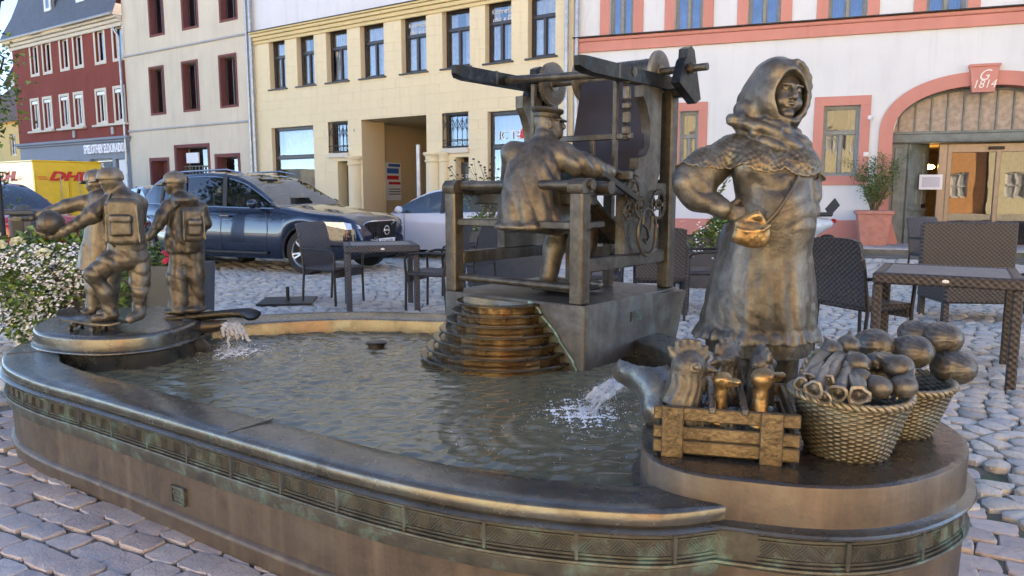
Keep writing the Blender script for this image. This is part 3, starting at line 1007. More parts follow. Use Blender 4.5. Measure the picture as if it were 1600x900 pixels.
# gateway: transom beam, fanlight, folded leaves, sliding glass doors
Y0 = .30
zt0, zt1 = zs - .22, zs
m = MB()
m.box((ac, Y0 + .02, (zt0 + zt1) / 2), (2 * aw, .22, zt1 - zt0), b=.02)
m.box((ac, Y0 - .08, zt1 + .02), (2 * aw, .06, .06), b=.01); m.box((ac, Y0 - .09, zt0 + .05), (2 * aw, .05, .05), b=.01)
tb = m.obj('transom_beam', MAT['greendoor'], wb)
fan_t = NT('rippled_obscure_glass')
fan_t.set(Base_Color=fan_t.ramp(fan_t.noise(9, 5), [(.3, (.20, .165, .14)), (.7, (.36, .31, .27))]), Roughness=.22)
fan_t.bump(fan_t.noise(38, 3), .5, .01)
m = MB()
top = [(ac + aw * .97 * u, arch_z(ac + aw * .97 * u, aw, ztop) - .03) for u in np.linspace(-1, 1, 41)]
m.grid([[(s, Y0 + .05, zt1 + .02) for s, z in top], [(s, Y0 + .05, z) for s, z in top]])
fan = m.obj('fanlight', MAT['greendoor'], wb, sharp=0)
fan.data.materials[0] = fan_t.m
nb_ = 11
for k in range(nb_):
    s = ac - aw + 2 * aw * (k + .5) / nb_
    MB().box((s, Y0 + .03, (zt1 + arch_z(s, aw, ztop)) / 2), (.035, .05, arch_z(s, aw, ztop) - zt1), b=.005).obj('glazing_bar', MAT['greendoor'], fan)
rim = MB()
rim.tube([(ac + (aw - .03) * u, Y0, arch_z(ac + (aw - .03) * u, aw, ztop) - .03) for u in np.linspace(-1, 1, 41)], .035, 6)
rim.obj('arch_frame', MAT['greendoor'], wb)
# left leaf: flat jamb panel then folded leaf turned into the gate
sA = ac - aw
for k in range(2):
    m = MB()
    w_ = .36
    s = sA + .02 + w_ / 2 + k * .0
    if k == 0:
        m.box((s, Y0 + .04, zt0 / 2), (w_, .07, zt0), b=.01)
        m.box((s, Y0 - .0, zt0 / 2), (w_ * .55, .04, zt0 * .94), b=.015)
        m.obj('gate_jamb', MAT['greendoor'], wb)
    else:
        T = Matrix.Translation((sA + w_ + .05, Y0 + .02, 0)) @ Matrix.Rotation(R(52), 4, 'Z')
        m.box((.42, 0, zt0 / 2), (.84, .06, zt0), b=.01, T=T)
        for xa in (.2, .42, .64):
            m.box((xa, -.035, zt0 * .66), (.12, .03, zt0 * .5), b=.012, T=T)
            m.box((xa, -.035, zt0 * .2), (.12, .03, zt0 * .26), b=.012, T=T)
        m.box((.42, -.05, zt0 * .365), (.8, .04, .07), b=.01, T=T)
        lf = m.obj('gate_leaf', MAT['greendoor'], wb)
        MB().box((.66, -.07, zt0 * .40), (.13, .03, .10), T=T).obj('letter_slot', MAT['iron'], lf)
# hallway behind
m = MB()
a, b, zt, d = ac - aw, ac + aw, zt0, 5.5
y0 = Y0 + .1
m.add([(a, y0, 0), (a, d, 0), (a, d, zt), (a, y0, zt)], [(0, 1, 2, 3)]).add([(b, y0, 0), (b, d, 0), (b, d, zt), (b, y0, zt)], [(3, 2, 1, 0)])
m.add([(a, y0, zt), (b, y0, zt), (b, d, zt), (a, d, zt)], [(0, 1, 2, 3)]).add([(a, d, 0), (b, d, 0), (b, d, zt), (a, d, zt)], [(0, 1, 2, 3)])
m.add([(a, y0, .02), (b, y0, .02), (b, d, .02), (a, d, .02)], [(0, 1, 2, 3)])
m.obj('hallway', MAT['warmroom'], wb, sharp=0)
GS = FB.sz(1500, 300)[0] - .12
GY = .55
m = MB()
def gb_(a, b, c, dd, y=GY, t=.09): m.box(((a + b) / 2, y, (c + dd) / 2), (b - a, t, dd - c), b=.008)
gb_(GS - .28, GS - .10, 0, zt0 - .02); gb_(GS - .1, ac + aw, zt0 - .22, zt0 - .02)
xs_ = [GS - .1, FB.sz(1560, 300)[0] + .02, FB.sz(1560, 300)[0] + 1.05, ac + aw - .1]
for x in xs_: gb_(x, x + .10, 0, zt0 - .2)
gb_(xs_[0], ac + aw, 0, .10)
fr = m.obj('sliding_door_frame', MAT['bronzeframe'], wb)
MB().box((xs_[1] - .02, GY - .08, zt0 - .13), (.32, .08, .07), b=.01).obj('door_sensor', MAT['iron'], fr)
for x0_, x1_ in zip(xs_, xs_[1:]):
    MB().add([(x0_ + .1, GY + .01, .1), (x1_, GY + .01, .1), (x1_, GY + .01, zt0 - .22), (x0_ + .1, GY + .01, zt0 - .22)], [(0, 1, 2, 3)]).obj('door_pane', MAT['glass_door'], fr, sharp=0)
nt = MB().box((GS - .42, Y0 + .18, FB.sz(1464, 284)[1]), (.50, .012, .36), b=.002).obj('notice', MAT['paper'], wb)
MB().box((GS - .42, Y0 + .171, FB.sz(1464, 284)[1]), (.38, .003, .24)).obj('print', flat('faint_print', (.5, .5, .56)), nt)
lt = MB()
lt.ball((GS - .30, 1.6, zt0 - .52), (.13, .10, .06), 10)
lo = lt.obj('wall_lamp', flat('lit_lamp_glass', (1, .62, .2), .4, 0, 9), wb)
MB().ball((ac - aw - bw - .22, -.06, FB.sz(1366, 184)[1]), (.06, .04, .06), 10).obj('bell_cap', MAT['pvc'], wb)
MB().box((ac - aw - bw - .26, -.05, FB.sz(1364, 241)[1]), (.12, .05, .1), b=.01).obj('junction_box', MAT['pvc'], wb)
pipe(wb, [(.10, -.12, 0), (.10, -.12, H_B)], .055, (2.0, 4.6, 7.2))
MB().add([(0, -.4, H_B), (EW, -.4, H_B), (EW, 6, 16), (0, 6, 16)], [(0, 1, 2, 3)]).obj('roof', MAT['slate'], wb, sharp=0)

# ---------------------------------------------------- the sunlit side of the square behind the viewer
def back_house(name, x0, x1, y, h, mat, label):
    e = empty(name, ((x0 + x1) / 2, y, 0), PI, label, 'building')
    w = x1 - x0
    n = max(2, int(w / 2.6))
    hs = [[-w / 2 + (k + .5) * w / n - .5, -w / 2 + (k + .5) * w / n + .5, z, z + 1.6] for k in range(n) for z in (1, 4.2, 7.4) if z + 2 < h]
    wall_mesh(MB(), -w / 2, w / 2, 0, h, hs, .15).obj('wall', MAT[mat], e, sharp=0)
    for hh in hs:
        m = MB()
        s0, s1, z0, z1 = hh
        for a, b, c, d in ((s0, s0 + .1, z0, z1), (s1 - .1, s1, z0, z1), (s0, s1, z0, z0 + .1), (s0, s1, z1 - .1, z1), ((s0 + s1) / 2 - .05, (s0 + s1) / 2 + .05, z0, z1), (s0, s1, (z0 + z1) / 2 - .03, (z0 + z1) / 2 + .03)):
            m.box(((a + b) / 2, .1, (c + d) / 2), (b - a, .06, d - c))
        m.box(((s0 + s1) / 2, .14, (z0 + z1) / 2), (s1 - s0, .02, z1 - z0), mat=1)
        m.obj('window', [MAT['pvc'], MAT['stone_trim']], e, sharp=0)
    MB().add([(-w / 2, -.4, h), (w / 2, -.4, h), (w / 2, 5, h + 4), (-w / 2, 5, h + 4)], [(0, 1, 2, 3)]).obj('roof', MAT['redtile'], e, sharp=0)
back_house('cream_town_house', -34, -10, -17, 9.6, 'cream_house', 'sunlit cream town house across the square behind the viewer')
back_house('orange_town_house', .8, 6.5, -17.4, 9.4, 'orange', 'narrow sunlit orange town house between two cream ones behind the viewer')
back_house('cream_town_house', 6.7, 27, -17, 8.8, 'cream_house', 'sunlit cream town house across the square behind the viewer, furthest right')
back_house('pale_yellow_town_house', -9.8, .6, -17, 9.2, 'cream_house', 'wide pale yellow town house across the square behind the viewer')
# ============================================================ FOUNTAIN OUTLINE (needed by the paving too)
outer_raw = [(.68, 1.98), (.54, 1.92), (.34, 1.89), (-.04, 1.97), (-.41, 2.14), (-.87, 2.43), (-1.41, 2.79), (-1.80, 3.05), (-2.21, 3.32), (-2.52, 3.60), (-2.72, 3.95), (-2.76, 4.35), (-2.55, 4.70),
             (-2.20, 4.92), (-1.80, 5.08), (-1.37, 5.20), (-.95, 5.22), (-.50, 5.14), (-.1, 5.10), (.3, 5.0), (.75, 4.62), (.98, 4.20), (1.10, 3.7), (1.14, 3.2), (1.12, 2.6)]
outer = [Vector((p[0], p[1])) for p in spline(outer_raw, 8)]
def arc_len(pts):
    L = [0.0]
    for a, b in zip(pts, pts[1:]): L.append(L[-1] + (b - a).length)
    return L
def normals(pts):
    out = []
    for i in range(len(pts)):
        t = (pts[min(i + 1, len(pts) - 1)] - pts[max(i - 1, 0)]).normalized()
        out.append(Vector((t.y, -t.x)))       # points inward for this direction of travel
    return out
o_len = arc_len(outer)
o_n = normals(outer)
def rim_w(s):   # width of the rim along the way round
    f = s / o_len[-1]
    return lerp([(0, .17), (.10, .185), (.25, .20), (.34, .22), (.40, .30), (.50, .34), (.60, .29), (.75, .26), (1, .24)], f)
inner = [p + n * rim_w(s) for p, n, s in zip(outer, o_n, o_len)]
ped_raw = [(.40, 2.20), (.41, 2.06), (.50, 1.955), (.63, 1.905), (.78, 1.865), (.92, 1.86), (1.06, 1.895), (1.22, 1.985), (1.36, 2.12), (1.45, 2.32), (1.44, 2.55), (1.32, 2.74), (1.08, 2.82), (.80, 2.78), (.58, 2.64), (.45, 2.42)]
ped = [Vector((p[0], p[1])) for p in spline(ped_raw, 5, True)]
boy_raw = [(-1.86, 4.02), (-1.97, 3.86), (-2.14, 3.79), (-2.36, 3.83), (-2.58, 3.95), (-2.74, 4.18), (-2.80, 4.48), (-2.66, 4.74), (-2.40, 4.90), (-2.12, 4.86), (-1.92, 4.70), (-1.84, 4.36)]
boyp = [Vector((p[0], p[1])) for p in spline(boy_raw, 5, True)]
def inside(pt, poly):
    x, y = pt
    c = False
    n = len(poly)
    j = n - 1
    for i in range(n):
        xi, yi = poly[i][0], poly[i][1]
        xj, yj = poly[j][0], poly[j][1]
        if (yi > y) != (yj > y) and x < (xj - xi) * (y - yi) / (yj - yi) + xi: c = not c
        j = i
    return c
hull = [tuple(p) for p in outer] + [(1.44, 2.55), (1.45, 2.32), (1.36, 2.12), (1.22, 1.985), (1.06, 1.895), (.92, 1.86), (.78, 1.865)]
hull_np = np.array(hull)
def d_hull(x, y):
    a = hull_np
    b = np.roll(a, -1, 0)
    ab = b - a
    t = np.clip(((x - a[:, 0]) * ab[:, 0] + (y - a[:, 1]) * ab[:, 1]) / np.maximum((ab ** 2).sum(1), 1e-12), 0, 1)
    return float(np.sqrt(((a[:, 0] + ab[:, 0] * t - x) ** 2 + (a[:, 1] + ab[:, 1] * t - y) ** 2).min()))
# ============================================================ GROUND
def m_joint():
    t = NT('sandy_joint_with_moss')
    n = t.noise(3, 6, .65)
    base = t.ramp(n, [(.3, (.09, .082, .066)), (.7, (.25, .23, .19))])
    moss = t.ramp(t.noise(1.7, 6, .7), [(.50, 0), (.62, 1)])
    base = t.mix(t.math('MULTIPLY', moss, .7), base, (.045, .085, .02))
    t.set(Base_Color=base, Roughness=.95)
    t.bump(t.noise(60, 5), .8, .01)
    return t.m
def m_stone(name, cols, rough=.62, bump=.8, nsc=14):
    t = NT(name)
    at = t.N('Attribute')
    at.attribute_name = 'tone'
    stops = [(i / (len(cols) - 1), c) for i, c in enumerate(cols)]
    base = t.ramp(at.outputs['Fac'], stops)
    base = t.mix(t.math('MULTIPLY', t.ramp(t.noise(nsc, 6, .7), [(.35, 0), (.75, 1)]), .5), base, tuple(min(.75, c * 1.35) for c in cols[len(cols) // 2]))
    base = t.mix(t.math('MULTIPLY', t.ramp(t.noise(nsc * 2.7, 5, .7), [(.50, 0), (.74, 1)]), .38), base, (.13, .12, .105))
    t.set(Base_Color=base, Roughness=rough)
    t.b.inputs['Specular IOR Level'].default_value = .45
    t.bump(t.math('ADD', t.noise(22, 6, .65), t.math('MULTIPLY', t.noise(90, 4), .4)), bump, .012)
    return t.m
MAT['joint'] = m_joint()
MAT['cobble'] = m_stone('grey_river_cobble', [(.32, .305, .28), (.66, .62, .55), (.48, .465, .425), (.70, .65, .54), (.58, .56, .51), (.36, .35, .33), (.72, .69, .62), (.52, .485, .42), (.64, .59, .50), (.42, .42, .42)])
MAT['paver'] = m_stone('pinkish_granite_paver', [(.38, .32, .30), (.50, .42, .39), (.42, .39, .38), (.48, .41, .375), (.55, .49, .46)], .6, .6, 9)
MAT['sett'] = m_stone('blue_grey_sett', [(.31, .33, .36), (.37, .39, .42), (.41, .43, .45)], .55)
MAT['slab'] = m_stone('pale_pavement_slab', [(.36, .35, .34), (.42, .41, .40), (.47, .46, .44)], .7)
gm = MB()
gm.add([(-700, -300, -.020), (700, -300, -.020), (700, 900, -.020), (-700, 900, -.020)], [(0, 1, 2, 3)])
ground = gm.obj('ground', MAT['joint'], None, sharp=0, kind='structure', label='cobbled town square around the bronze fountain')

def m_far():
    t = NT('sunlit_cobble_surface')
    v = t.vor(7.5)
    e = t.vor(7.5, feature='DISTANCE_TO_EDGE')
    t.set(Base_Color=t.mix(t.ramp(e, [(.02, 0), (.09, 1)]), (.16, .14, .11), t.mix(v, (.46, .44, .40), (.66, .62, .54))), Roughness=.8)
    t.bump(e, .5, .02)
    return t.m
MAT['far_cobble'] = m_far()
props(MB().add([(-60, -40, -.016), (60, -40, -.016), (60, 1.15, -.016), (-60, 1.15, -.016)], [(0, 1, 2, 3)]).obj('square_paving', MAT['far_cobble'], None, sharp=0), kind='structure', label='cobbled half of the square behind the viewer')
def cell(c, neigh, shrink):
    """Voronoi cell of c against its neighbours, pulled back by the joint"""
    S = .6
    poly = [(c[0] - S, c[1] - S), (c[0] + S, c[1] - S), (c[0] + S, c[1] + S), (c[0] - S, c[1] + S)]
    for q in neigh:
        dx, dy = q[0] - c[0], q[1] - c[1]
        d = math.hypot(dx, dy)
        if d < 1e-6: continue
        nx, ny = dx / d, dy / d
        lim = d / 2 - shrink
        out = []
        m = len(poly)
        for i in range(m):
            a, b = poly[i], poly[(i + 1) % m]
            da = (a[0] - c[0]) * nx + (a[1] - c[1]) * ny - lim
            db = (b[0] - c[0]) * nx + (b[1] - c[1]) * ny - lim
            if da <= 0: out.append(a)
            if (da < 0) != (db < 0):
                t = da / (da - db)
                out.append((a[0] + (b[0] - a[0]) * t, a[1] + (b[1] - a[1]) * t))
        poly = out
        if len(poly) < 3: return None
    return poly
def round_poly(poly, n, r):
    """resample a polygon with its corners rounded off"""
    m = len(poly)
    pts = []
    for i in range(m):
        a, b, c = np.array(poly[i - 1]), np.array(poly[i]), np.array(poly[(i + 1) % m])
        la, lc = np.linalg.norm(a - b), np.linalg.norm(c - b)
        if la < 1e-5 or lc < 1e-5: continue
        k = min(r, la * .5, lc * .5)
        p, q_ = b + (a - b) / la * k, b + (c - b) / lc * k
        pts += [p, .25 * p + .5 * b + .25 * q_, q_] if k > .006 else [b]
    P = np.array(pts)
    if len(P) < 3: return None
    Q = np.vstack([P, P[:1]])
    L = np.concatenate([[0], np.cumsum(np.linalg.norm(np.diff(Q, axis=0), axis=1))])
    t = np.linspace(0, L[-1], n, endpoint=False)
    return np.stack([np.interp(t, L, Q[:, 0]), np.interp(t, L, Q[:, 1])], 1)
def stone_geo(poly, h, z0=-.03, n=9, r=.04, dome=.35, tilt=0, k1=.88):
    P = round_poly(poly, n, r)
    if P is None: return None
    c = P.mean(0)
    P = c + (P - c) * np.array([[random.uniform(.95, 1.03)] for _ in P])
    tx, ty = random.uniform(-tilt, tilt), random.uniform(-tilt, tilt)
    vs = []
    for k, z in ((1.0, z0), (1.0, h * (1 - dome) - .006), (k1, h - (.004 if k1 < .9 else .001)), (.55, h + .003 if k1 < .9 else h)):
        for p in P:
            x, y = c + (p - c) * k
            zz = z + (0 if z == z0 else (x - c[0]) * tx + (y - c[1]) * ty)
            vs.append((x, y, zz + (random.uniform(-.0022, .0022) if z > z0 else 0)))
    vs.append((c[0], c[1], h + (.005 if k1 < .9 else .0)))
    fs = []
    for j in range(3):
        for i in range(n):
            fs.append((j * n + i, j * n + (i + 1) % n, (j + 1) * n + (i + 1) % n, (j + 1) * n + i))
    L = len(vs) - 1
    fs += [(3 * n + i, 3 * n + (i + 1) % n, L) for i in range(n)]
    return vs, fs
def stones(name, rest_name, x0, x1, y0, y1, dx, dy, jit, keep, mat, parent, limit, h, shrink, rnd, rect=False, n=9, rowoff=.5, tilt=.05, dome=.35, lod=None, prio=None, ang=0, org=(0, 0)):
    nx, ny = int((x1 - x0) / dx) + 1, int((y1 - y0) / dy) + 1
    G = np.zeros((ny + 4, nx + 4, 2))
    for j in range(ny + 4):
        for i in range(nx + 4):
            G[j, i] = (x0 + (i - 2 + (rowoff if j % 2 else 0)) * dx + random.uniform(-jit, jit) * dx, y0 + (j - 2) * dy + random.uniform(-jit, jit) * dy)
    if ang:
        ca, sa = math.cos(ang), math.sin(ang)
        G = np.stack([org[0] + (G[..., 0] - org[0]) * ca - (G[..., 1] - org[1]) * sa, org[1] + (G[..., 0] - org[0]) * sa + (G[..., 1] - org[1]) * ca], -1)
    items = []
    for j in range(2, ny + 2):
        for i in range(2, nx + 2):
            c = G[j, i]
            if not keep(c[0], c[1]): continue
            items.append((c[1] if prio is None else prio(c), i, j))
    items.sort()
    rest = MB()
    tones = []
    cnt = 0
    for d, i, j in items:
        c = G[j, i]
        ng = [G[j + b, i + a] for b in (-2, -1, 0, 1, 2) for a in (-2, -1, 0, 1, 2) if (a or b) and abs(a) + abs(b) < 4]
        if rect:
            q = [((a * (dx / 2 - shrink) + random.uniform(-.009, .009)), (b * (dy / 2 - shrink) + random.uniform(-.007, .007))) for a, b in ((-1, -1), (1, -1), (1, 1), (-1, 1))]
            ca, sa = math.cos(ang), math.sin(ang)
            poly = [(c[0] + x * ca - y * sa, c[1] + x * sa + y * ca) for x, y in q]
        else: poly = cell(c, ng, shrink * random.uniform(.8, 1.3))
        if poly is None: continue
        g = stone_geo(poly, h + random.uniform(-.006, .006), n=n if cnt < 2500 else 7, r=rnd, tilt=tilt, dome=dome, k1=.95 if rect else .88)
        if g is None: continue
        tone = random.random()
        if cnt < limit:
            b = MB().add([(v[0] - c[0], v[1] - c[1], v[2]) for v in g[0]], g[1])
            me = b.mesh(name, mat, sharp=26 if rect else 60)
            at = me.attributes.new('tone', 'FLOAT', 'POINT')
            at.data.foreach_set('value', [tone] * len(b.v))
            link_mesh(name, me, parent, (c[0], c[1], 0))
        else:
            rest.add(g[0], g[1])
            tones += [tone] * len(g[0])
        cnt += 1
    if rest.f:
        me = rest.mesh(rest_name, mat, sharp=60)
        at = me.attributes.new('tone', 'FLOAT', 'POINT')
        at.data.foreach_set('value', tones)
        link_mesh(rest_name, me, parent, kind='stuff')
    print(name, cnt)
def in_view(x, y, mx=.4):
    return abs(x) < y * .70 + mx
def apron(x, y):
    d = d_hull(x, y)
    w = .72 if x < 1.0 else .62
    if inside((x, y), hull): return d < .07
    if x > 1.3 and 3.2 < y < 6.05 and x < 1.9 + .1 * y: return True
    if y > 4.6: w = .30
    if x < -2.3 and y > 3.9: w = .35
    return d < w or (x < -.8 and y < 3.9 and y + .9 * x < 1.5 and d < 2.5)
KERB_S = .0
def in_sidewalk(x, y, off=1.9):
    # in front of the arched building
    n = Vector((-FB.D.y, FB.D.x, 0))
    v = Vector((x, y, 0)) - FB.P
    return v.dot(n) > -off
def in_sidewalkA(x, y, off=1.6):
    n = Vector((-FA.D.y, FA.D.x, 0))
    return (Vector((x, y, 0)) - FA.P).dot(n) > -off
def cob_keep(x, y):
    return in_view(x, y) and not inside((x, y), hull) and not apron(x, y) and not in_sidewalk(x, y, 2.0) and not in_sidewalkA(x, y, 1.6)
def vis_d(c):    # stones hidden behind the fountain wall come last
    x, y = c
    dh = d_hull(x, y)
    hidden = (y > 4.5 and dh < .0) or (x > -2.6 and x < 1.3 and y < 5.6)
    return y + (50 if hidden else 0) + (10 if not in_view(x, y, .0) else 0)
stones('cobblestone', 'cobblestones', -15, 15, 2.2, 21, .150, .112, .42, lambda x, y: y < 12.5 and cob_keep(x, y), MAT['cobble'], ground, 300, .012, .006, .030, prio=vis_d, dome=.10, tilt=.08)
stones('small_cobblestone', 'small_cobblestones', -24, 12, 12.5, 32, .24, .20, .25, lambda x, y: y >= 12.5 and cob_keep(x, y), MAT['cobble'], ground, 0, .012, .012, .06, n=6, prio=lambda c: c[1])
stones('paver', 'pavers', -5, 4.5, 1.2, 8.2, .168, .120, .03, lambda x, y: in_view(x, y, .3) and apron(x, y), MAT['paver'], ground, 300, -.004, .004, .012, rect=True, n=16, tilt=.03, dome=.10, ang=R(-28), prio=lambda c: c[1])
# pavements along both facades: raised slab strips with kerbs, the slabs laid as pieces
def pavement(fr, s0, s1, off, name, label, dx=.9, rows=2):
    pv = empty(name, fr.P, fr.rz, label, None, None, 'structure')
    MB().box(((s0 + s1) / 2, -off / 2, .03), (s1 - s0, off, .10)).obj('bedding', MAT['joint'], pv)
    n = int((s1 - s0) / dx)
    for k in range(n):
        for r_ in range(rows):
            w = (off - .16) / rows
            x = s0 + (k + .5 + (.5 if r_ % 2 else 0)) * dx
            b = MB().box((0, 0, 0), (dx - .014, w - .014, .05), b=.008)
            me = b.mesh('slab', MAT['slab'], 30)
            at = me.attributes.new('tone', 'FLOAT', 'POINT')
            at.data.foreach_set('value', [random.random()] * len(b.v))
            link_mesh('slab', me, pv, (x, -(r_ + .5) * w, .075))
    for k in range(int((s1 - s0) / 1.0)):
        b = MB().box((0, 0, 0), (.99, .15, .14), b=.02)
        me = b.mesh('kerbstone', MAT['slab'], 30)
        at = me.attributes.new('tone', 'FLOAT', 'POINT')
        at.data.foreach_set('value', [random.random() * .6] * len(b.v))
        link_mesh('kerbstone', me, pv, (s0 + k + .5, -off + .08, .035))
    return pv
pavement(FB, -.2, 14, 2.0, 'pavement', 'pale slab pavement in front of the arched gateway building')
pavement(FA, YS - 19.5, -.3, 1.6, 'pavement', 'pale slab pavement in front of the yellow, beige and red buildings')
# ============================================================ BRONZES
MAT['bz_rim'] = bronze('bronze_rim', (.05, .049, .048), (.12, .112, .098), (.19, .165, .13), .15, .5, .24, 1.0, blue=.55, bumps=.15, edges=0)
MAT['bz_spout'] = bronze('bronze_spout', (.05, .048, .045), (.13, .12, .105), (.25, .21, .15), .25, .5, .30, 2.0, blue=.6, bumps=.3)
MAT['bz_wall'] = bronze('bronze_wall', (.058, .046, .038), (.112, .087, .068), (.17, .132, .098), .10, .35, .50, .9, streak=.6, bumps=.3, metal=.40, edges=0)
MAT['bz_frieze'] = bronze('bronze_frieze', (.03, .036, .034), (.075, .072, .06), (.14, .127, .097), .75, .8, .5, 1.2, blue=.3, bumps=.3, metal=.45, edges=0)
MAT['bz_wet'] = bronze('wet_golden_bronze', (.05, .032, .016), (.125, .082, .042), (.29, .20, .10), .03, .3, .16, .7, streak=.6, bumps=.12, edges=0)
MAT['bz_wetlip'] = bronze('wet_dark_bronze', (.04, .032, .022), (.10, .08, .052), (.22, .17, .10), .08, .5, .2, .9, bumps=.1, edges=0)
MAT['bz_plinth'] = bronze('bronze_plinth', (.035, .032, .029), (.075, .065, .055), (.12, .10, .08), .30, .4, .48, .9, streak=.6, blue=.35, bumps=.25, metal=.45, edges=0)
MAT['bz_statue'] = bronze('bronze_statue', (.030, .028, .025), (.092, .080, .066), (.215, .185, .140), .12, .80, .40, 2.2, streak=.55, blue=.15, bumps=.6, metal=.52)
MAT['bz_gold'] = bronze('polished_bronze', (.07, .045, .02), (.24, .155, .07), (.50, .34, .16), .05, .7, .30, 2.4, bumps=.35)
MAT['bz_dark'] = bronze('dark_bronze', (.016, .015, .013), (.045, .039, .032), (.12, .095, .065), .10, .5, .42, 2, blue=.2, bumps=.3, metal=.6)
MAT['bz_loom'] = bronze('bronze_loom_timber', (.026, .024, .021), (.072, .062, .050), (.17, .145, .105), .12, .8, .42, 2.2, streak=.5, blue=.2, bumps=.5, metal=.55, edges=0)
MAT['bz_crate'] = bronze('bronze_crate_timber', (.036, .029, .019), (.11, .080, .046), (.26, .19, .105), .05, .8, .36, 4, streak=.3, bumps=.6, metal=.6, edges=0)
MAT['bz_basket'] = bronze('bronze_wicker', (.024, .022, .017), (.080, .069, .049), (.25, .21, .145), .35, 1.2, .42, 3, streak=.6, blue=.15, bumps=.3, metal=.5)
MAT['bz_veg'] = bronze('bronze_vegetables', (.020, .018, .016), (.072, .063, .052), (.24, .205, .16), .14, 1.0, .36, 5, streak=.2, blue=.25, bumps=.6, metal=.45)
MAT['bz_top'] = bronze('bronze_pedestal_top', (.03, .027, .024), (.085, .064, .047), (.15, .11, .075), .12, .5, .27, .8, blue=.3, bumps=.2, metal=.6, edges=0)
MAT['bz_face'] = bronze('bronze_face', (.05, .047, .043), (.105, .094, .08), (.19, .165, .13), .05, .6, .36, 2, bumps=.2, metal=.55)
MAT['bz_lace'] = bronze('bronze_lace', (.03, .028, .025), (.12, .095, .065), (.30, .23, .13), .35, .9, .42, 2, blue=.4, bumps=.5)
MAT['bz_green'] = simple('verdigris_seam', (.20, .36, .32), .7, 0, .4, scale=30)

FT = empty('fountain_basin', (-.8, 3.6, 0), 0, 'large curved bronze fountain basin with chevron frieze and stepped cascade, filled with water', 'fountain')
def U(m, name, mat, par=None, sharp=38, **k):
    """link world-coordinate geometry under a thing standing elsewhere"""
    par = par or FT
    o = m.obj(name, MAT[mat] if isinstance(mat, str) else mat, par, sharp, **k)
    p = Vector((0, 0, 0)); q = par
    while q: p += q.location; q = q.parent
    o.location = -p
    return o
def out_pt(i, o, pts=outer, ns=None):
    ns = ns or o_n
    return pts[i] - ns[i] * o
def sweep(pts, ns, prof, closed=False, inv=False):
    P = []
    for (o, z) in prof:
        P.append([(pts[i].x - ns[i].x * o, pts[i].y - ns[i].y * o, z) for i in range(len(pts))])
    return P
RZ, WZ = .46, .37
# rim slab (top with rounded edges) sweeping inner..outer
m = MB()
I_ = [(p.x, p.y, z) for p, z in zip(inner, [RZ] * len(inner))]
rows = []
def ring(k, z):
    return [((a.x + (b.x - a.x) * k), (a.y + (b.y - a.y) * k), z) for a, b in zip(outer, inner)]
rows = [[(p.x - n.x * .012, p.y - n.y * .012, .417) for p, n in zip(outer, o_n)], [(p.x - n.x * .014, p.y - n.y * .014, .450) for p, n in zip(outer, o_n)],
        [(p.x - n.x * .008, p.y - n.y * .008, .458) for p, n in zip(outer, o_n)],
        ring(.02, RZ + .001), ring(.25, RZ + .002), ring(.6, RZ), ring(.93, RZ - .002), ring(.985, RZ - .006), ring(1.0, RZ - .016), ring(1.0, WZ - .06), ring(1.0, .1)]
m.grid(rows, flip=True)
rim_o = U(m, 'rim', 'bz_rim', sharp=50)
# joints in the rim plates: thin proud seams across it
for f in (.22, .40, .55):
    i = int(f * len(outer))
    a, b = outer[i], inner[i]
    U(MB().bar((a.x, a.y, RZ + .001), (b.x, b.y, RZ + .001), .006, .005), 'rim_seam', 'bz_dark')
wall_prof = [(.012, .418), (.004, .414), (.010, .409), (.026, .407), (.030, .402), (.028, .396), (.014, .393), (.004, .392), (.0, .388)]
U(MB().grid(sweep(outer, o_n, wall_prof), flip=True), 'upper_moulding', 'bz_rim', sharp=45)
U(MB().grid(sweep(outer, o_n, [(.0, .390), (.0, .307), (.012, .305), (.014, .299), (.006, .292), (.007, .285), (.002, .245), (-.012, .240), (-.016, .234)]), flip=True), 'lower_moulding', 'bz_frieze', sharp=45)
U(MB().grid(sweep(outer, o_n, [(-.016, .235), (-.017, .15), (-.018, .078), (-.008, .072), (-.001, .064), (-.001, .054), (-.010, .048), (-.012, .0), (-.012, -.03)]), flip=True), 'basin_wall', 'bz_wall', sharp=45)

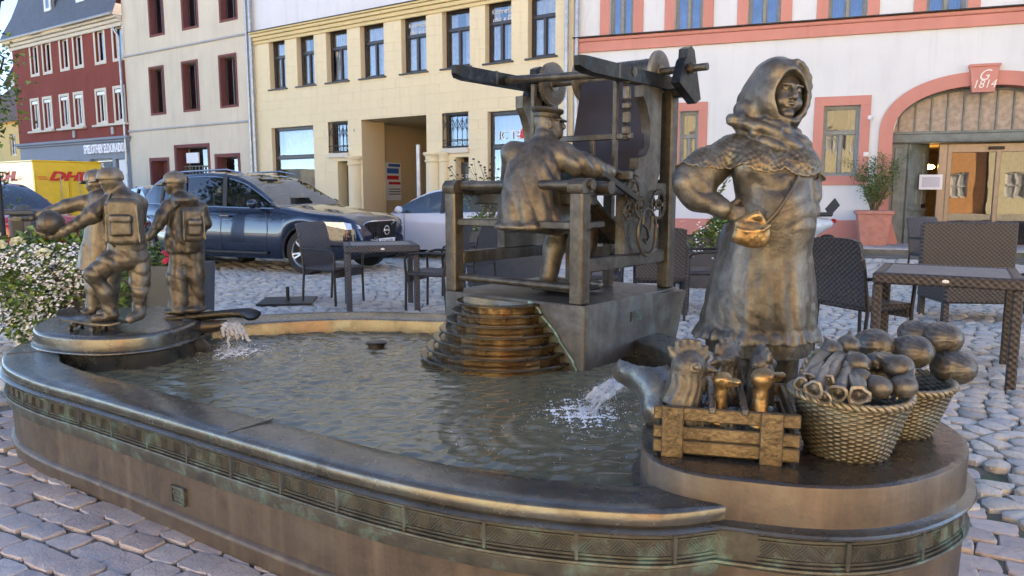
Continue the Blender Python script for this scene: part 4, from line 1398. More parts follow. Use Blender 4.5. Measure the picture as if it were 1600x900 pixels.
def frieze(pts, ns, ls, z0, z1, s_start, s_end, plen, off=.0):
    """framed panels with raised chevron strokes along the wall"""
    def P(s, o, z):
        i = min(max(np.searchsorted(ls, s) - 1, 0), len(pts) - 2)
        t = (s - ls[i]) / max(ls[i + 1] - ls[i], 1e-9)
        p = pts[i].lerp(pts[i + 1], t)
        n = ns[i].lerp(ns[i + 1], t)
        return (p.x - n.x * (off + o), p.y - n.y * (off + o), z)
    s = s_start
    k = 0
    while s < s_end - .03:
        e = min(s + plen, s_end)
        m = MB()
        g = .006
        n = 8
        def strip(sa, sb, za, zb, o0, o1, nn=1):
            vs = []
            for q in range(nn + 1):
                t = q / nn
                x = sa + (sb - sa) * t
                vs += [P(x, o0, za), P(x, o1, za + .001), P(x, o1, zb - .001), P(x, o0, zb)]
            fs = []
            for q in range(nn):
                a = q * 4
                for j in range(3): fs.append((a + j, a + 4 + j, a + 5 + j, a + 1 + j))
            m.add(vs, fs)
        strip(s + g, e - g, z1 - .009, z1 - .001, .001, .008, n)
        strip(s + g, e - g, z0 + .001, z0 + .009, .001, .008, n)
        strip(s + g, e - g, z1 - .019, z1 - .013, .001, .005, n)
        strip(s + g, e - g, z0 + .013, z0 + .019, .001, .005, n)
        strip(e - .008, e + .002, z0, z1, .001, .013, 1)
        # chevrons
        zl, zh = z0 + .019, z1 - .019
        H = zh - zl
        x = s + .012
        w = H * .95
        up = True
        while x < e - .012 - w * .4:
            nst = 4
            for q in range(nst * 2 - 1):
                t0 = (q - nst + 1) / nst
                # diagonal stroke clipped to the cell
                xa, za = x + t0 * w, (zl if up else zh)
                xb, zb = x + t0 * w + w, (zh if up else zl)
                def clipx(xc, xa, za, xb, zb):
                    return za + (zb - za) * (xc - xa) / (xb - xa)
                lo, hi = x, min(x + w, e - .012)
                if xa < lo: za, xa = clipx(lo, xa, za, xb, zb), lo
                if xb > hi: zb, xb = clipx(hi, xa, za, xb, zb), hi
                if xb - xa < .006: continue
                th = .0022
                h_ = .0032
                A, B_ = P(xa, .001, za), P(xb, .001, zb)
                A1, B1 = P(xa, .001, za + th * 2.2), P(xb, .001, zb + th * 2.2)
                C, D = P(xa, h_, za + th), P(xb, h_, zb + th)
                m.add([A, B_, D, C, A1, B1], [(0, 1, 2, 3), (3, 2, 5, 4)])  # stroke
            x += w
            up = not up
        U(m, 'frieze_panel', 'bz_frieze', sharp=30)
        s = e
        k += 1
frieze(outer, o_n, o_len, .308, .389, 0, o_len[-1] * .52, .262)
# inner floor
m = MB()
m.prism([(p.x + n.x * .08, p.y + n.y * .08) for p, n in zip(outer[::2], o_n[::2])], .02, .10)
U(m, 'basin_floor', 'bz_dark', sharp=0)
# plaques on the wall
def plaque(i, z, w, h, pts, ns, name='plaque', off=-.02):
    p, n = pts[i], ns[i]
    c = Vector((p.x - n.x * (off), p.y - n.y * off, z))
    T = Matrix.Translation(c) @ Matrix.Rotation(math.atan2(n.y, n.x) - PI / 2, 4, 'Z')
    m = MB()
    m.box((0, 0, 0), (w, .012, h), b=.003, T=T)
    for e in ((0, h / 2 - .004, w, .008), (0, -h / 2 + .004, w, .008)): m.box((e[0], -.007, e[1]), (e[2], .006, e[3]), T=T)
    for e in (-w / 2 + .004, w / 2 - .004): m.box((e, -.007, 0), (.008, .006, h), T=T)
    for k in range(3): m.box((0, -.007, h * (.22 - .2 * k)), (w * .6, .004, h * .07), T=T)
    m.ball((-w * .32, -.008, h * .1), (.006, .004, .010), 6, T=T); m.ball((w * .32, -.008, h * .1), (.006, .004, .010), 6, T=T)
    return U(m, name, 'bz_frieze')
ip = min(range(len(outer)), key=lambda i: (outer[i] - Vector((-1.30, 2.72))).length)
plaque(ip, .150, .085, .07, outer, o_n, off=-.013)

# ---------------------------------------------------- market pedestal
def closed_normals(pts):
    n = len(pts)
    out = []
    for i in range(n):
        t = (pts[(i + 1) % n] - pts[i - 1]).normalized()
        out.append(Vector((-t.y, t.x)))
    return out
pn = closed_normals(ped)      # ped runs counter-clockwise: this normal points inward
if (sum(((Vector((.92, 2.3)) - p).dot(n) for p, n in zip(ped, pn))) < 0): pn = [-n for n in pn]
def csweep(pts, ns, prof, cap=True, m=None):
    m = m or MB()
    P = []
    for (o, z) in prof: P.append([(p.x - n.x * o, p.y - n.y * o, z) for p, n in zip(pts, ns)])
    a = sum(pts[i].x * pts[(i + 1) % len(pts)].y - pts[(i + 1) % len(pts)].x * pts[i].y for i in range(len(pts)))
    m.grid(P, closed_u=True, flip=a > 0)
    if cap:
        r = P[0]
        m.add(r, [tuple(range(len(r))) if a > 0 else tuple(range(len(r)))[::-1]])
    return m
PZ = .535
U(csweep(ped, pn, [(-.002, PZ - .006), (.0, PZ - .011), (.0, .43), (.0, .416)], cap=False), 'market_pedestal', 'bz_wall', sharp=40)
U(csweep(ped, pn, [(-.016, PZ), (-.008, PZ - .001), (-.002, PZ - .006)]), 'pedestal_top', 'bz_top', sharp=40)
U(csweep(ped, pn, [(.0, .418), (.010, .412), (.026, .409), (.030, .403), (.028, .397), (.014, .394), (.004, .392), (.004, .388)], cap=False), 'upper_moulding', 'bz_rim', sharp=45)
U(csweep(ped, pn, [(.004, .390), (.004, .307), (.016, .305), (.018, .299), (.008, .292), (.003, .285)], cap=False), 'lower_moulding', 'bz_frieze', sharp=45)
U(csweep(ped, pn, [(.002, .286), (.0, .2), (-.002, .078), (.006, .07), (.012, .062), (.012, .052), (.004, .046), (.004, -.03)], cap=False), 'pedestal_wall', 'bz_wall', sharp=45)
pl = ped + [ped[0]]
i0 = min(range(len(ped)), key=lambda i: (ped[i] - Vector((.66, 1.9))).length)
pseq = [ped[(i0 + k) % len(ped)] for k in range(int(len(ped) * .62))]
pns = [pn[(i0 + k) % len(ped)] for k in range(int(len(ped) * .62))]
frieze(pseq, pns, arc_len(pseq), .308, .389, .0, arc_len(pseq)[-1], .235, .004)
for dx in (0, .13):
    i = (i0 + 11 + int(dx * 30)) % len(ped)
    p, n = ped[i], pn[i]
    U(MB().ball((p.x + n.x * .002, p.y + n.y * .002, .225), (.008, .008, .008), 8), 'rivet', 'bz_frieze')

# ---------------------------------------------------- boys' pedestal
bn = closed_normals(boyp)
if (sum(((Vector((-2.3, 4.35)) - p).dot(n) for p, n in zip(boyp, bn))) < 0): bn = [-n for n in bn]
U(csweep(boyp, bn, [(-.03, .556), (-.012, .552), (-.002, .544), (.0, .535), (.0, .475), (.012, .468), (.014, .462), (.0, .455), (-.01, .44), (-.03, .30)]), 'boys_pedestal', 'bz_rim', sharp=40)
# curled board that serves as the left spout
m = MB()
P = []
sp = [(-2.02, 4.40, .540), (-1.92, 4.40, .550), (-1.82, 4.40, .560), (-1.72, 4.39, .570), (-1.64, 4.38, .578), (-1.58, 4.37, .572), (-1.55, 4.36, .560)]
for (x, y, z) in sp:
    w = .085 if x < -1.6 else .06
    rr = []
    for a in np.linspace(-1, 1, 9):
        rr.append((x + a * .03, y + a * w * 1.0, z + .028 * abs(a) ** 3))
    P.append(rr)
m.grid(P); m.grid([[(q[0], q[1], q[2] - .014) for q in r_] for r_ in P], flip=True)
for side in (0, -1):
    m.grid([[r_[side] for r_ in P], [(r_[side][0], r_[side][1], r_[side][2] - .014) for r_ in P]], flip=side == 0)
m.grid([[q for q in P[-1]], [(q[0], q[1], q[2] - .014) for q in P[-1]]])
m.tube([(-1.95, 4.32, .53), (-1.86, 4.33, .51), (-1.76, 4.35, .515), (-1.70, 4.36, .53)], [.05, .045, .035, .02], 8)
m.tube([(-2.0, 4.2, .50), (-1.9, 4.28, .44), (-1.84, 4.34, .36)], [.06, .07, .05], 8)
U(m, 'board_spout', 'bz_dark', sharp=50)
# nozzle cap in the water
m = MB()
c = at_z(588, 540, .38)
m.lathe([(.0, .032), (.055, .030), (.062, .024), (.062, .016), (.05, .012), (.05, -.1)], 20, (c.x, c.y, WZ + .005))
U(m, 'nozzle_cap', 'bz_dark')

# ---------------------------------------------------- loom plinth with cascade
LL = Vector((-.41, 4.45)); EA = Vector((.772, -.636)).normalized(); EB = Vector((-EA.y, EA.x))
def LW(a, b, z): return Vector((LL.x + EA.x * a + EB.x * b, LL.y + EA.y * a + EB.y * b, z))
PT = .715
TL = Matrix((( EA.x, EB.x, 0, LL.x), (EA.y, EB.y, 0, LL.y), (0, 0, 1, 0), (0, 0, 0, 1)))   # loom coordinates a,b,z -> place
m = MB()
def rr_poly(x0, x1, y0, y1, r, n=4):
    out = []
    for cx, cy, a0 in ((x1 - r, y1 - r, 0), (x0 + r, y1 - r, 90), (x0 + r, y0 + r, 180), (x1 - r, y0 + r, 270)):
        for k in range(n + 1):
            a = R(a0 + 90 * k / n)
            out.append((cx + r * math.cos(a), cy + r * math.sin(a)))
    return out
pp = rr_poly(0, 1.02, 0, 1.05, .015)
def pz(k, z): return [((x - .51) * k + .51, (y - .52) * k + .52, z) for x, y in pp]
m.grid([pz(1, .05), pz(1, PT - .012), pz(.99, PT)], closed_u=True, T=TL)
m.add(pz(.99, PT), [tuple(range(len(pp)))], T=TL)
# prow at the right-hand corner
m.add([(1.02, .72, PT - .01), (1.02, 1.04, PT - .01), (1.10, 1.00, PT - .01), (1.02, .80, .30), (1.02, 1.0, .30), (1.03, .98, .30)], [(0, 3, 5, 2), (2, 5, 4, 1), (0, 2, 1)], T=TL)
U(m, 'loom_plinth', 'bz_plinth', sharp=35)
m = MB().box((1.024, .53, .60), (.012, .12, .058), b=.003, T=TL)
for k in range(3): m.box((1.032, .53, .615 - k * .016), (.004, .09, .006), T=TL)
U(m, 'name_plate', 'bz_frieze')
# cascade of curved steps
CC = Vector((-.055, 4.15))
n = 7
radii = [.262, .288, .320, .358, .396, .432, .465]
zs_ = np.linspace(PT - .015, .40, n)
for k in range(n):
    r, z = radii[k], zs_[k]
    zb = zs_[k + 1] if k < n - 1 else .28
    m = MB()
    m.lathe([(0, z - .004), (r - .045, z - .004), (r - .035, z + .002), (r - .004, z + .002), (r, z - .003), (r, z - .010), (r - .008, z - .014), (r - .040, z - .015)], 56, (CC.x, CC.y, 0))
    U(m, 'cascade_lip', 'bz_wetlip', sharp=30)
    m = MB()
    P = []
    for zz in np.linspace(z - .015, zb - .006, 4):
        P.append([(CC.x + (r - .032 + .001 * math.sin(a * 23 + zz * 30)) * math.cos(a), CC.y + (r - .032 + .001 * math.sin(a * 23 + zz * 30)) * math.sin(a), zz) for a in np.linspace(0, 2 * PI, 97)])
    m.grid(P, flip=True)
    U(m, 'cascade_riser', 'bz_wet', sharp=0)
# ragged seam where cascade meets the plinth face
pts = [at_y(x, y, 3.97 - i * .012) for i, (x, y) in enumerate(((812, 474), (826, 478), (838, 490), (845, 500), (862, 512), (872, 524), (880, 537), (893, 550), (903, 563), (910, 578)))]
pts = [LW((Vector((p.x, p.y)) - LL).dot(EA), -.008, p.z) for p in pts]
U(MB().tube([p + Vector((random.uniform(-.003, .003), 0, 0)) for p in spline(pts, 3) for p in [Vector(p)]], .0055, 5), 'seam', 'bz_green')
# water on top of the cascade
# ---------------------------------------------------- water
def m_water():
    t = NT('rippled_fountain_water')
    n1 = t.noise(13, 4, .55, vec=t.pos((1, 1.9, 1)), dist=1.2)
    n2 = t.noise(30, 3, .5, vec=t.pos((1, 1.5, 1)), dist=.6)
    t.set(Base_Color=t.ramp(t.noise(1.2, 4), [(.3, (.11, .10, .06)), (.7, (.20, .18, .11))]), Roughness=.035)
    t.b.inputs['IOR'].default_value = 1.36
    t.b.inputs['Specular IOR Level'].default_value = .9
    t.bump(t.math('ADD', n1, t.math('MULTIPLY', n2, .35)), .35, .004)
    return t.m
MAT['water'] = m_water()
SPL = [(at_z(930, 668, WZ), .30), (at_z(365, 560, WZ), .22), (Vector((CC.x, CC.y, 0)), .5)]
hs = .0115
xs = np.arange(-2.75, 1.1, hs); ys = np.arange(1.95, 5.2, hs)
XX, YY = np.meshgrid(xs, ys)
ZZ = np.zeros_like(XX)
for (c, am) in ((SPL[0][0], .0045), (SPL[1][0], .003), (SPL[2][0], .002)):
    d = np.hypot(XX - c.x, YY - c.y)
    ZZ += am * np.sin(d * 62) * np.exp(-d * 1.6) * (d > .05)
for k in range(30):
    a = rng.uniform(-.75, .75) + PI / 2 + .35
    f = rng.uniform(46, 165)
    ZZ += .047 / f * np.sin((XX * np.cos(a) + YY * np.sin(a)) * f + rng.uniform(0, 6) + 2.2 * np.sin(XX * 3.1 + k) + 1.6 * np.sin(YY * 2.3 + 2 * k))
keep = np.zeros(XX.shape, bool)
opoly = [(p.x, p.y) for p in outer[::2]]
for j in range(len(ys)):
    for i in range(len(xs)):
        keep[j, i] = inside((xs[i], ys[j]), opoly)
m = MB()
idx = -np.ones(XX.shape, int)
kk = keep[:-1, :-1] & keep[1:, :-1] & keep[:-1, 1:] & keep[1:, 1:]
used = np.zeros(XX.shape, bool)
for a, b in ((0, 0), (1, 0), (0, 1), (1, 1)): used[a:kk.shape[0] + a, b:kk.shape[1] + b] |= kk
idx[used] = np.arange(used.sum())
m.v = [(x, y, WZ + z) for x, y, z in zip(XX[used].tolist(), YY[used].tolist(), ZZ[used].tolist())]
J, I2 = np.nonzero(kk)
m.f = list(zip(idx[J, I2].tolist(), idx[J, I2 + 1].tolist(), idx[J + 1, I2 + 1].tolist(), idx[J + 1, I2].tolist()))
m.m = [0] * len(m.f)
m.obj('fountain_water', MAT['water'], None, sharp=0, kind='structure', label='rippled dark green water filling the fountain basin').data.shade_smooth()
wt = MB()
wt.lathe([(0, PT - .012), (.235, PT - .012)], 40, (CC.x, CC.y, 0))
U(wt, 'cascade_water', 'water')
# splashes
def m_splash():
    t = NT('white_splashing_water')
    t.set(Base_Color=(.86, .90, .95), Roughness=.08)
    t.b.inputs['IOR'].default_value = 1.33
    t.b.inputs['Transmission Weight'].default_value = .45
    t.b.inputs['Specular IOR Level'].default_value = .8
    return t.m
def m_sheet():
    t = NT('clear_falling_water')
    t.set(Base_Color=(.90, .93, .97), Roughness=.06)
    t.b.inputs['IOR'].default_value = 1.33
    t.b.inputs['Transmission Weight'].default_value = .55
    t.bump(t.noise(60, 4, vec=t.pos((1, 1, .4))), 1.0, .01)
    return t.m
MAT['splash'] = m_splash()
MAT['sheet'] = m_sheet()
MAT['foam'] = simple('white_foam', (.78, .82, .84), .35, 0, .1, bump=.4)
pend = []
def splash(name, label, start, land, width, n, spread, label2=None):
    e = empty(name, (land.x, land.y, WZ), 0, label, 'water jet')
    pend.append((e, start.copy(), land.copy(), width))
    m = MB()
    for k in range(n):
        t = random.random()
        if random.random() < .72:       # drops flung round the arc
            p = start.lerp(land, t); p.z = start.z + (land.z - start.z) * t ** 1.9
            p += Vector((random.gauss(0, width * (.4 + t)), random.gauss(0, width * (.4 + t)), random.gauss(0, .014)))
            r_ = random.uniform(.0005, .0017)
        else:
            a = random.uniform(0, 2 * PI); d = abs(random.gauss(0, spread * .55))
            p = Vector((land.x + d * math.cos(a), land.y + d * math.sin(a), WZ + abs(random.gauss(0, .035)) * math.exp(-d * 7)))
            r_ = random.uniform(.0005, .0016)
        if p.z < WZ: p.z = WZ + .002
        m.ball(p, (r_, r_, r_ * random.uniform(.8, 2.0)), 5, m=3)
    props(U(m, 'droplets', 'splash', e, sharp=0), kind='stuff')
    m = MB()        # churned, ragged skin of foam on the water
    g = .0031; N = int(spread * 1.7 / g)
    ii = np.arange(-N, N + 1)
    GX, GY = np.meshgrid(land.x + ii * g, land.y + ii * g * 1.3)
    d = np.hypot(GX - land.x, (GY - land.y) / 1.2)
    wob = nz(GX, GY, GX * 0 + 1, 38, 4, 3); rid = 1 - np.abs(nz(GX, GY, GX * 0 + .4, 52, 9, 3)) * 2.6
    Fm = rid + .12 - d / spread * 1.25 + .35 * wob
    Hh = WZ + .0055 + np.clip(Fm, 0, 1) * .011 * np.exp(-d * 3) + .0008 * rng.standard_normal(GX.shape) * (Fm > 0)
    Fm = np.where(d > spread * 1.65, -1, Fm)
    idm = {}
    ok = (Fm[:-1, :-1] > 0) & (Fm[1:, :-1] > 0) & (Fm[:-1, 1:] > 0) & (Fm[1:, 1:] > 0)
    def vid(j, i):
        if (j, i) not in idm:
            idm[(j, i)] = len(m.v); m.v.append((float(GX[j, i]), float(GY[j, i]), float(Hh[j, i])))
        return idm[(j, i)]
    for j, i in zip(*np.nonzero(ok)):
        m.f.append((vid(j, i), vid(j, i + 1), vid(j + 1, i + 1), vid(j + 1, i))); m.m.append(0)
    for k in range(int(n * .22)):
        a = random.uniform(0, 2 * PI); dd = abs(random.gauss(0, spread * 1.2))
        r_ = random.uniform(.001, .0026)
        m.ball(Vector((land.x + dd * math.cos(a), land.y + dd * math.sin(a) * 1.2, WZ + .0005)), (r_, r_, r_ * .6), 6, m=4)
    props(U(m, 'foam', 'foam', e, sharp=0), kind='stuff')
    return e
# ============================================================ SCULPTING: blended volumes turned into one surface
class Sculpt:
    def __init__(s, lo, hi, h):
        s.lo, s.h = np.array(lo, np.float32), h
        s.n = np.ceil((np.array(hi) - s.lo) / h).astype(int) + 1
        s.F = np.full(s.n, 1.0, np.float32)
        s.ax = [s.lo[i] + h * np.arange(s.n[i], dtype=np.float32) for i in range(3)]
    def sub(s, lo, hi):
        a = [max(0, int((lo[i] - s.lo[i]) / s.h) - 1) for i in range(3)]
        b = [min(s.n[i], int((hi[i] - s.lo[i]) / s.h) + 3) for i in range(3)]
        if any(b[i] <= a[i] for i in range(3)): return None
        sl = tuple(slice(a[i], b[i]) for i in range(3))
        return sl, s.ax[0][sl[0]][:, None, None], s.ax[1][sl[1]][None, :, None], s.ax[2][sl[2]][None, None, :]
    def put(s, sl, d, k, cut=False):
        A = s.F[sl]
        if cut:
            h = np.maximum(k - np.abs(A + d), 0) / k
            s.F[sl] = np.maximum(A, -d) + h * h * k * .25
        else:
            h = np.maximum(k - np.abs(A - d), 0) / k
            s.F[sl] = np.minimum(A, d) - h * h * k * .25
    def cap(s, a, b, ra, rb=None, k=.02, cut=False):
        rb = ra if rb is None else rb
        a, b = np.array(a, np.float32), np.array(b, np.float32)
        m = max(ra, rb) + k + .02
        q = s.sub(np.minimum(a, b) - m, np.maximum(a, b) + m)
        if q is None: return s
        sl, X, Y, Z = q
        ab = b - a
        L2 = max(float(ab @ ab), 1e-9)
        t = np.clip(((X - a[0]) * ab[0] + (Y - a[1]) * ab[1] + (Z - a[2]) * ab[2]) / L2, 0, 1)
        d = np.sqrt((X - a[0] - t * ab[0]) ** 2 + (Y - a[1] - t * ab[1]) ** 2 + (Z - a[2] - t * ab[2]) ** 2) - (ra + (rb - ra) * t)
        s.put(sl, d, k, cut)
        return s
    def chain(s, pts, rs, k=.02):
        for i in range(len(pts) - 1): s.cap(pts[i], pts[i + 1], rs[i], rs[i + 1], k)
        return s
    def ell(s, c, r, k=.02, rot=None, cut=False):
        c = np.array(c, np.float32)
        m = max(r) + k + .02
        q = s.sub(c - m, c + m)
        if q is None: return s
        sl, X, Y, Z = q
        x, y, z = X - c[0], Y - c[1], Z - c[2]
        if rot is not None:
            M = np.array(rot.transposed().to_3x3() if hasattr(rot, 'transposed') else rot, np.float32)
            x, y, z = (M[0, 0] * x + M[0, 1] * y + M[0, 2] * z, M[1, 0] * x + M[1, 1] * y + M[1, 2] * z, M[2, 0] * x + M[2, 1] * y + M[2, 2] * z)
        k0 = np.sqrt((x / r[0]) ** 2 + (y / r[1]) ** 2 + (z / r[2]) ** 2)
        k1 = np.sqrt((x / r[0] ** 2) ** 2 + (y / r[1] ** 2) ** 2 + (z / r[2] ** 2) ** 2) + 1e-6
        s.put(sl, k0 * (k0 - 1) / k1, k, cut)
        return s
    def box(s, c, hsz, r=.01, k=.02, rot=None, cut=False):
        c = np.array(c, np.float32)
        m = float(np.linalg.norm(hsz)) + k + .02
        q = s.sub(c - m, c + m)
        if q is None: return s
        sl, X, Y, Z = q
        x, y, z = X - c[0], Y - c[1], Z - c[2]
        if rot is not None:
            M = np.array(rot.transposed().to_3x3(), np.float32)
            x, y, z = (M[0, 0] * x + M[0, 1] * y + M[0, 2] * z, M[1, 0] * x + M[1, 1] * y + M[1, 2] * z, M[2, 0] * x + M[2, 1] * y + M[2, 2] * z)
        x, y, z = np.abs(x) - hsz[0] + r, np.abs(y) - hsz[1] + r, np.abs(z) - hsz[2] + r
        d = np.sqrt(np.maximum(x, 0) ** 2 + np.maximum(y, 0) ** 2 + np.maximum(z, 0) ** 2) + np.minimum(np.maximum(x, np.maximum(y, z)), 0) - r
        s.put(sl, d, k, cut)
        return s
    def loft(s, secs, k=.02, fold=None, hollow=0):
        """secs: (z, cx, cy, rx, ry); fold(theta, z, t) scales the radius"""
        secs = sorted(secs)
        S = np.array(secs, np.float32)
        mr = S[:, 3:].max() * 1.3 + k
        q = s.sub((S[:, 1].min() - mr, S[:, 2].min() - mr, S[0, 0] - k), (S[:, 1].max() + mr, S[:, 2].max() + mr, S[-1, 0] + k))
        if q is None: return s
        sl, X, Y, Z = q
        z = Z.ravel()
        # smooth interpolation
        sp = np.array(spline([list(v) for v in secs], 6))
        it = lambda c: np.interp(z, sp[:, 0], sp[:, c]).astype(np.float32)[None, None, :]
        cx, cy, rx, ry = it(1), it(2), it(3), it(4)
        x, y = X - cx, Y - cy
        if fold is not None:
            th = np.arctan2(y, x)
            f = fold(th, Z)
        else: f = 1
        k0 = np.sqrt((x / (rx * f)) ** 2 + (y / (ry * f)) ** 2)
        d = (k0 - 1) * np.minimum(rx, ry) * .9
        if hollow: d = np.abs(d + hollow / 2) - hollow / 2
        d = np.maximum(d, np.maximum(Z - S[-1, 0], S[0, 0] - Z))
        s.put(sl, d, k)
        return s
    def disp(s, fn, band=.04):
        X, Y, Z = s.ax[0][:, None, None], s.ax[1][None, :, None], s.ax[2][None, None, :]
        m = np.abs(s.F) < band
        I, J, K = np.nonzero(m)
        s.F[m] += fn(s.ax[0][I], s.ax[1][J], s.ax[2][K]).astype(np.float32)
        return s
    def surface(s):
        F = s.F
        n = s.n
        ins = F < 0
        # cells that the surface crosses
        c = [ins[a:n[0] - 1 + a, b:n[1] - 1 + b, d:n[2] - 1 + d] for a in (0, 1) for b in (0, 1) for d in (0, 1)]
        tot = sum(x.astype(np.int8) for x in c)
        cell_ = (tot > 0) & (tot < 8)
        I, J, K = np.nonzero(cell_)
        idx = -np.ones(cell_.shape, np.int64)
        idx[I, J, K] = np.arange(len(I))
        acc = np.zeros((len(I), 3)); cnt = np.zeros(len(I))
        corners = [(a, b, d) for a in (0, 1) for b in (0, 1) for d in (0, 1)]
        for p in corners:
            for ax in range(3):
                if p[ax]: continue
                q = list(p); q[ax] = 1
                f0 = F[I + p[0], J + p[1], K + p[2]]; f1 = F[I + q[0], J + q[1], K + q[2]]
                cr = (f0 < 0) != (f1 < 0)
                t = np.where(cr, f0 / np.where(cr, f0 - f1, 1), 0)
                for d in range(3):
                    acc[:, d] += np.where(cr, p[d] + (t if d == ax else 0), 0)
                cnt += cr
        V = s.lo + s.h * (np.stack([I, J, K], 1) + acc / cnt[:, None])
        Fs = []
        for ax in range(3):
            a, b = (ax + 1) % 3, (ax + 2) % 3
            sl0 = [slice(1, n[i] - 1) for i in range(3)]; sl1 = list(sl0)
            sl0[ax] = slice(0, n[ax] - 1); sl1[ax] = slice(1, n[ax])
            A, B = ins[tuple(sl0)], ins[tuple(sl1)]
            cr = np.nonzero(A != B)
            P = [cr[0].copy(), cr[1].copy(), cr[2].copy()]
            for i in range(3):
                if i != ax: P[i] += 1
            def g(da, db):
                Q = [P[0], P[1], P[2]]
                Q = [q.copy() for q in Q]
                Q[a] += da; Q[b] += db
                return idx[Q[0], Q[1], Q[2]]
            q = np.stack([g(-1, -1), g(0, -1), g(0, 0), g(-1, 0)], 1)
            fl = ~A[cr]
            q[fl] = q[fl][:, ::-1]
            Fs.append(q[(q >= 0).all(1)])
        Fc = np.concatenate(Fs)
        return V, Fc
    def mesh(s, name, mat, smooth=2):
        V, Fc = s.surface()
        # laplacian relax
        for _ in range(smooth):
            acc = np.zeros_like(V); cn = np.zeros(len(V))
            for i in range(4):
                a, b = Fc[:, i], Fc[:, (i + 1) % 4]
                for d in range(3):
                    acc[:, d] += np.bincount(a, V[b, d], len(V)) + np.bincount(b, V[a, d], len(V))
                cn += np.bincount(a, minlength=len(V)) + np.bincount(b, minlength=len(V))
            V = V * .4 + acc / np.maximum(cn, 1)[:, None] * .6
        me = bpy.data.meshes.new(name)
        me.vertices.add(len(V)); me.vertices.foreach_set('co', V.astype(np.float32).ravel())
        me.loops.add(len(Fc) * 4); me.loops.foreach_set('vertex_index', Fc.ravel().astype(np.int32))
        me.polygons.add(len(Fc)); me.polygons.foreach_set('loop_start', np.arange(0, len(Fc) * 4, 4, dtype=np.int32))
        me.update(calc_edges=True); me.validate()
        me.shade_smooth()
        me.materials.append(MAT[mat] if isinstance(mat, str) else mat)
        return me
    def obj(s, name, mat, par, smooth=2, **k):
        me = s.mesh(name, mat, smooth)
        o = link_mesh(name, me, par, **k)
        p = Vector((0, 0, 0)); q = par
        while q: p += q.location; q = q.parent
        o.location = -p
        return o
def nz(x, y, z, f, seed=0.0, oct_=3):
    """cheap smooth noise from warped sines"""
    v = 0; a = 1.0
    for o in range(oct_):
        p = seed * 3.1 + o * 1.7
        v = v + a * np.sin(x * f + p + 1.3 * np.sin(z * f * .8 + p)) * np.sin(y * f * 1.1 + 2 * p + 1.1 * np.sin(x * f * .9)) * np.sin(z * f * .9 + p * .7 + 1.2 * np.sin(y * f))
        f *= 2.1; a *= .5
    return v
def fo(a):
    """fold profile: crisp crests, round valleys"""
    return 1 - 2 * np.abs(np.sin(a * .5)) ** .8
def SP(px, py, Y): return np.array(at_y(px, py, Y))
# ============================================================ LOOM (in loom coordinates a = along the front, b = towards the back)
splash('water_jet', 'clear water pouring from the fat curved spout beside the poultry crate', at_z(972, 596, .48) + Vector((0, 0, 0)), at_z(915, 648, WZ), .042, 2600, .24)
splash('water_jet', 'clear water falling from the curled board spout below the schoolboys', Vector((-1.66, 4.30, .535)), at_z(372, 552, WZ), .055, 1800, .21)
for e, p0, p1, wd in pend:      # torn, joined bodies of water
    lo = np.minimum(np.array(p0), np.array(p1)) - .12; hi = np.maximum(np.array(p0), np.array(p1)) + .12
    S = Sculpt(lo, hi, .0042)
    dv = (p1 - p0); dv.z = 0
    sd = Vector((-dv.y, dv.x, 0)).normalized()
    for q in np.linspace(-1, 1, 6):
        pts, rs = [], []
        tl = random.uniform(.55, 1.0)
        for k in range(12):
            t = tl * k / 11
            p = p0.lerp(p1, t); p.z = p0.z + (p1.z - p0.z) * t ** 1.9
            pts.append(p + sd * wd * q * (.7 + .9 * t) + Vector((random.gauss(0, .003), random.gauss(0, .003), random.gauss(0, .003))))
            rs.append(.013 * (1 - .35 * t) * random.uniform(.6, 1.15))
        S.chain(pts, rs, .008)
    S.disp(lambda x, y, z: .0045 * nz(x, y, z, 75, 3, 3) + .0015)
    S.obj('falling_stream', 'sheet', e, 1)
LO = empty('weaving_loom', LW(.5, .5, PT), 0, 'large bronze weaving loom standing on the square plinth above the cascade', 'loom')
def LB(name, mat='bz_loom', sharp=35, b=None, par=None):
    return U(b, name, mat, par or LO, sharp)
def lz(y, a, b):
    p = LW(a, b, 0)
    return EYE + (at_y(800, y, p.y).z - EYE)
ZF = 1.375
for a in (.045, .955):       # front posts with rounded caps
    m = MB()
    m.box((a, .045, (PT + ZF - .07) / 2), (.082, .085, ZF - .07 - PT), b=.008, T=TL)
    pr = [(-.0, ZF - .075), (-.008, ZF - .06), (-.008, ZF - .03), (.02, ZF), (.075, ZF + .004), (.092, ZF - .02), (.092, ZF - .075)]
    m.grid([[(a - .048, y, z) for y, z in pr], [(a + .048, y, z) for y, z in pr]], T=TL)
    for q in (-.048, .048): m.add([(a + q, y, z) for y, z in pr], [tuple(range(len(pr)))], T=TL)
    m.add([(a - .048, 0, ZF - .075), (a + .048, 0, ZF - .075), (a + .048, .092, ZF - .075), (a - .048, .092, ZF - .075)], [(3, 2, 1, 0)], T=TL)
    LB('post', b=m)
for a in (.05, .955):       # back posts
    LB('post', b=MB().box((a, 1.0, (PT + 1.93) / 2), (.08, .085, 1.93 - PT), b=.008, T=TL))
for a in (.06, .945):        # side rails
    LB('side_rail', b=MB().box((a, .52, 1.325), (.05, .88, .075), b=.006, T=TL))
    LB('side_rail', b=MB().box((a, .52, .915), (.05, .88, .075), b=.006, T=TL))
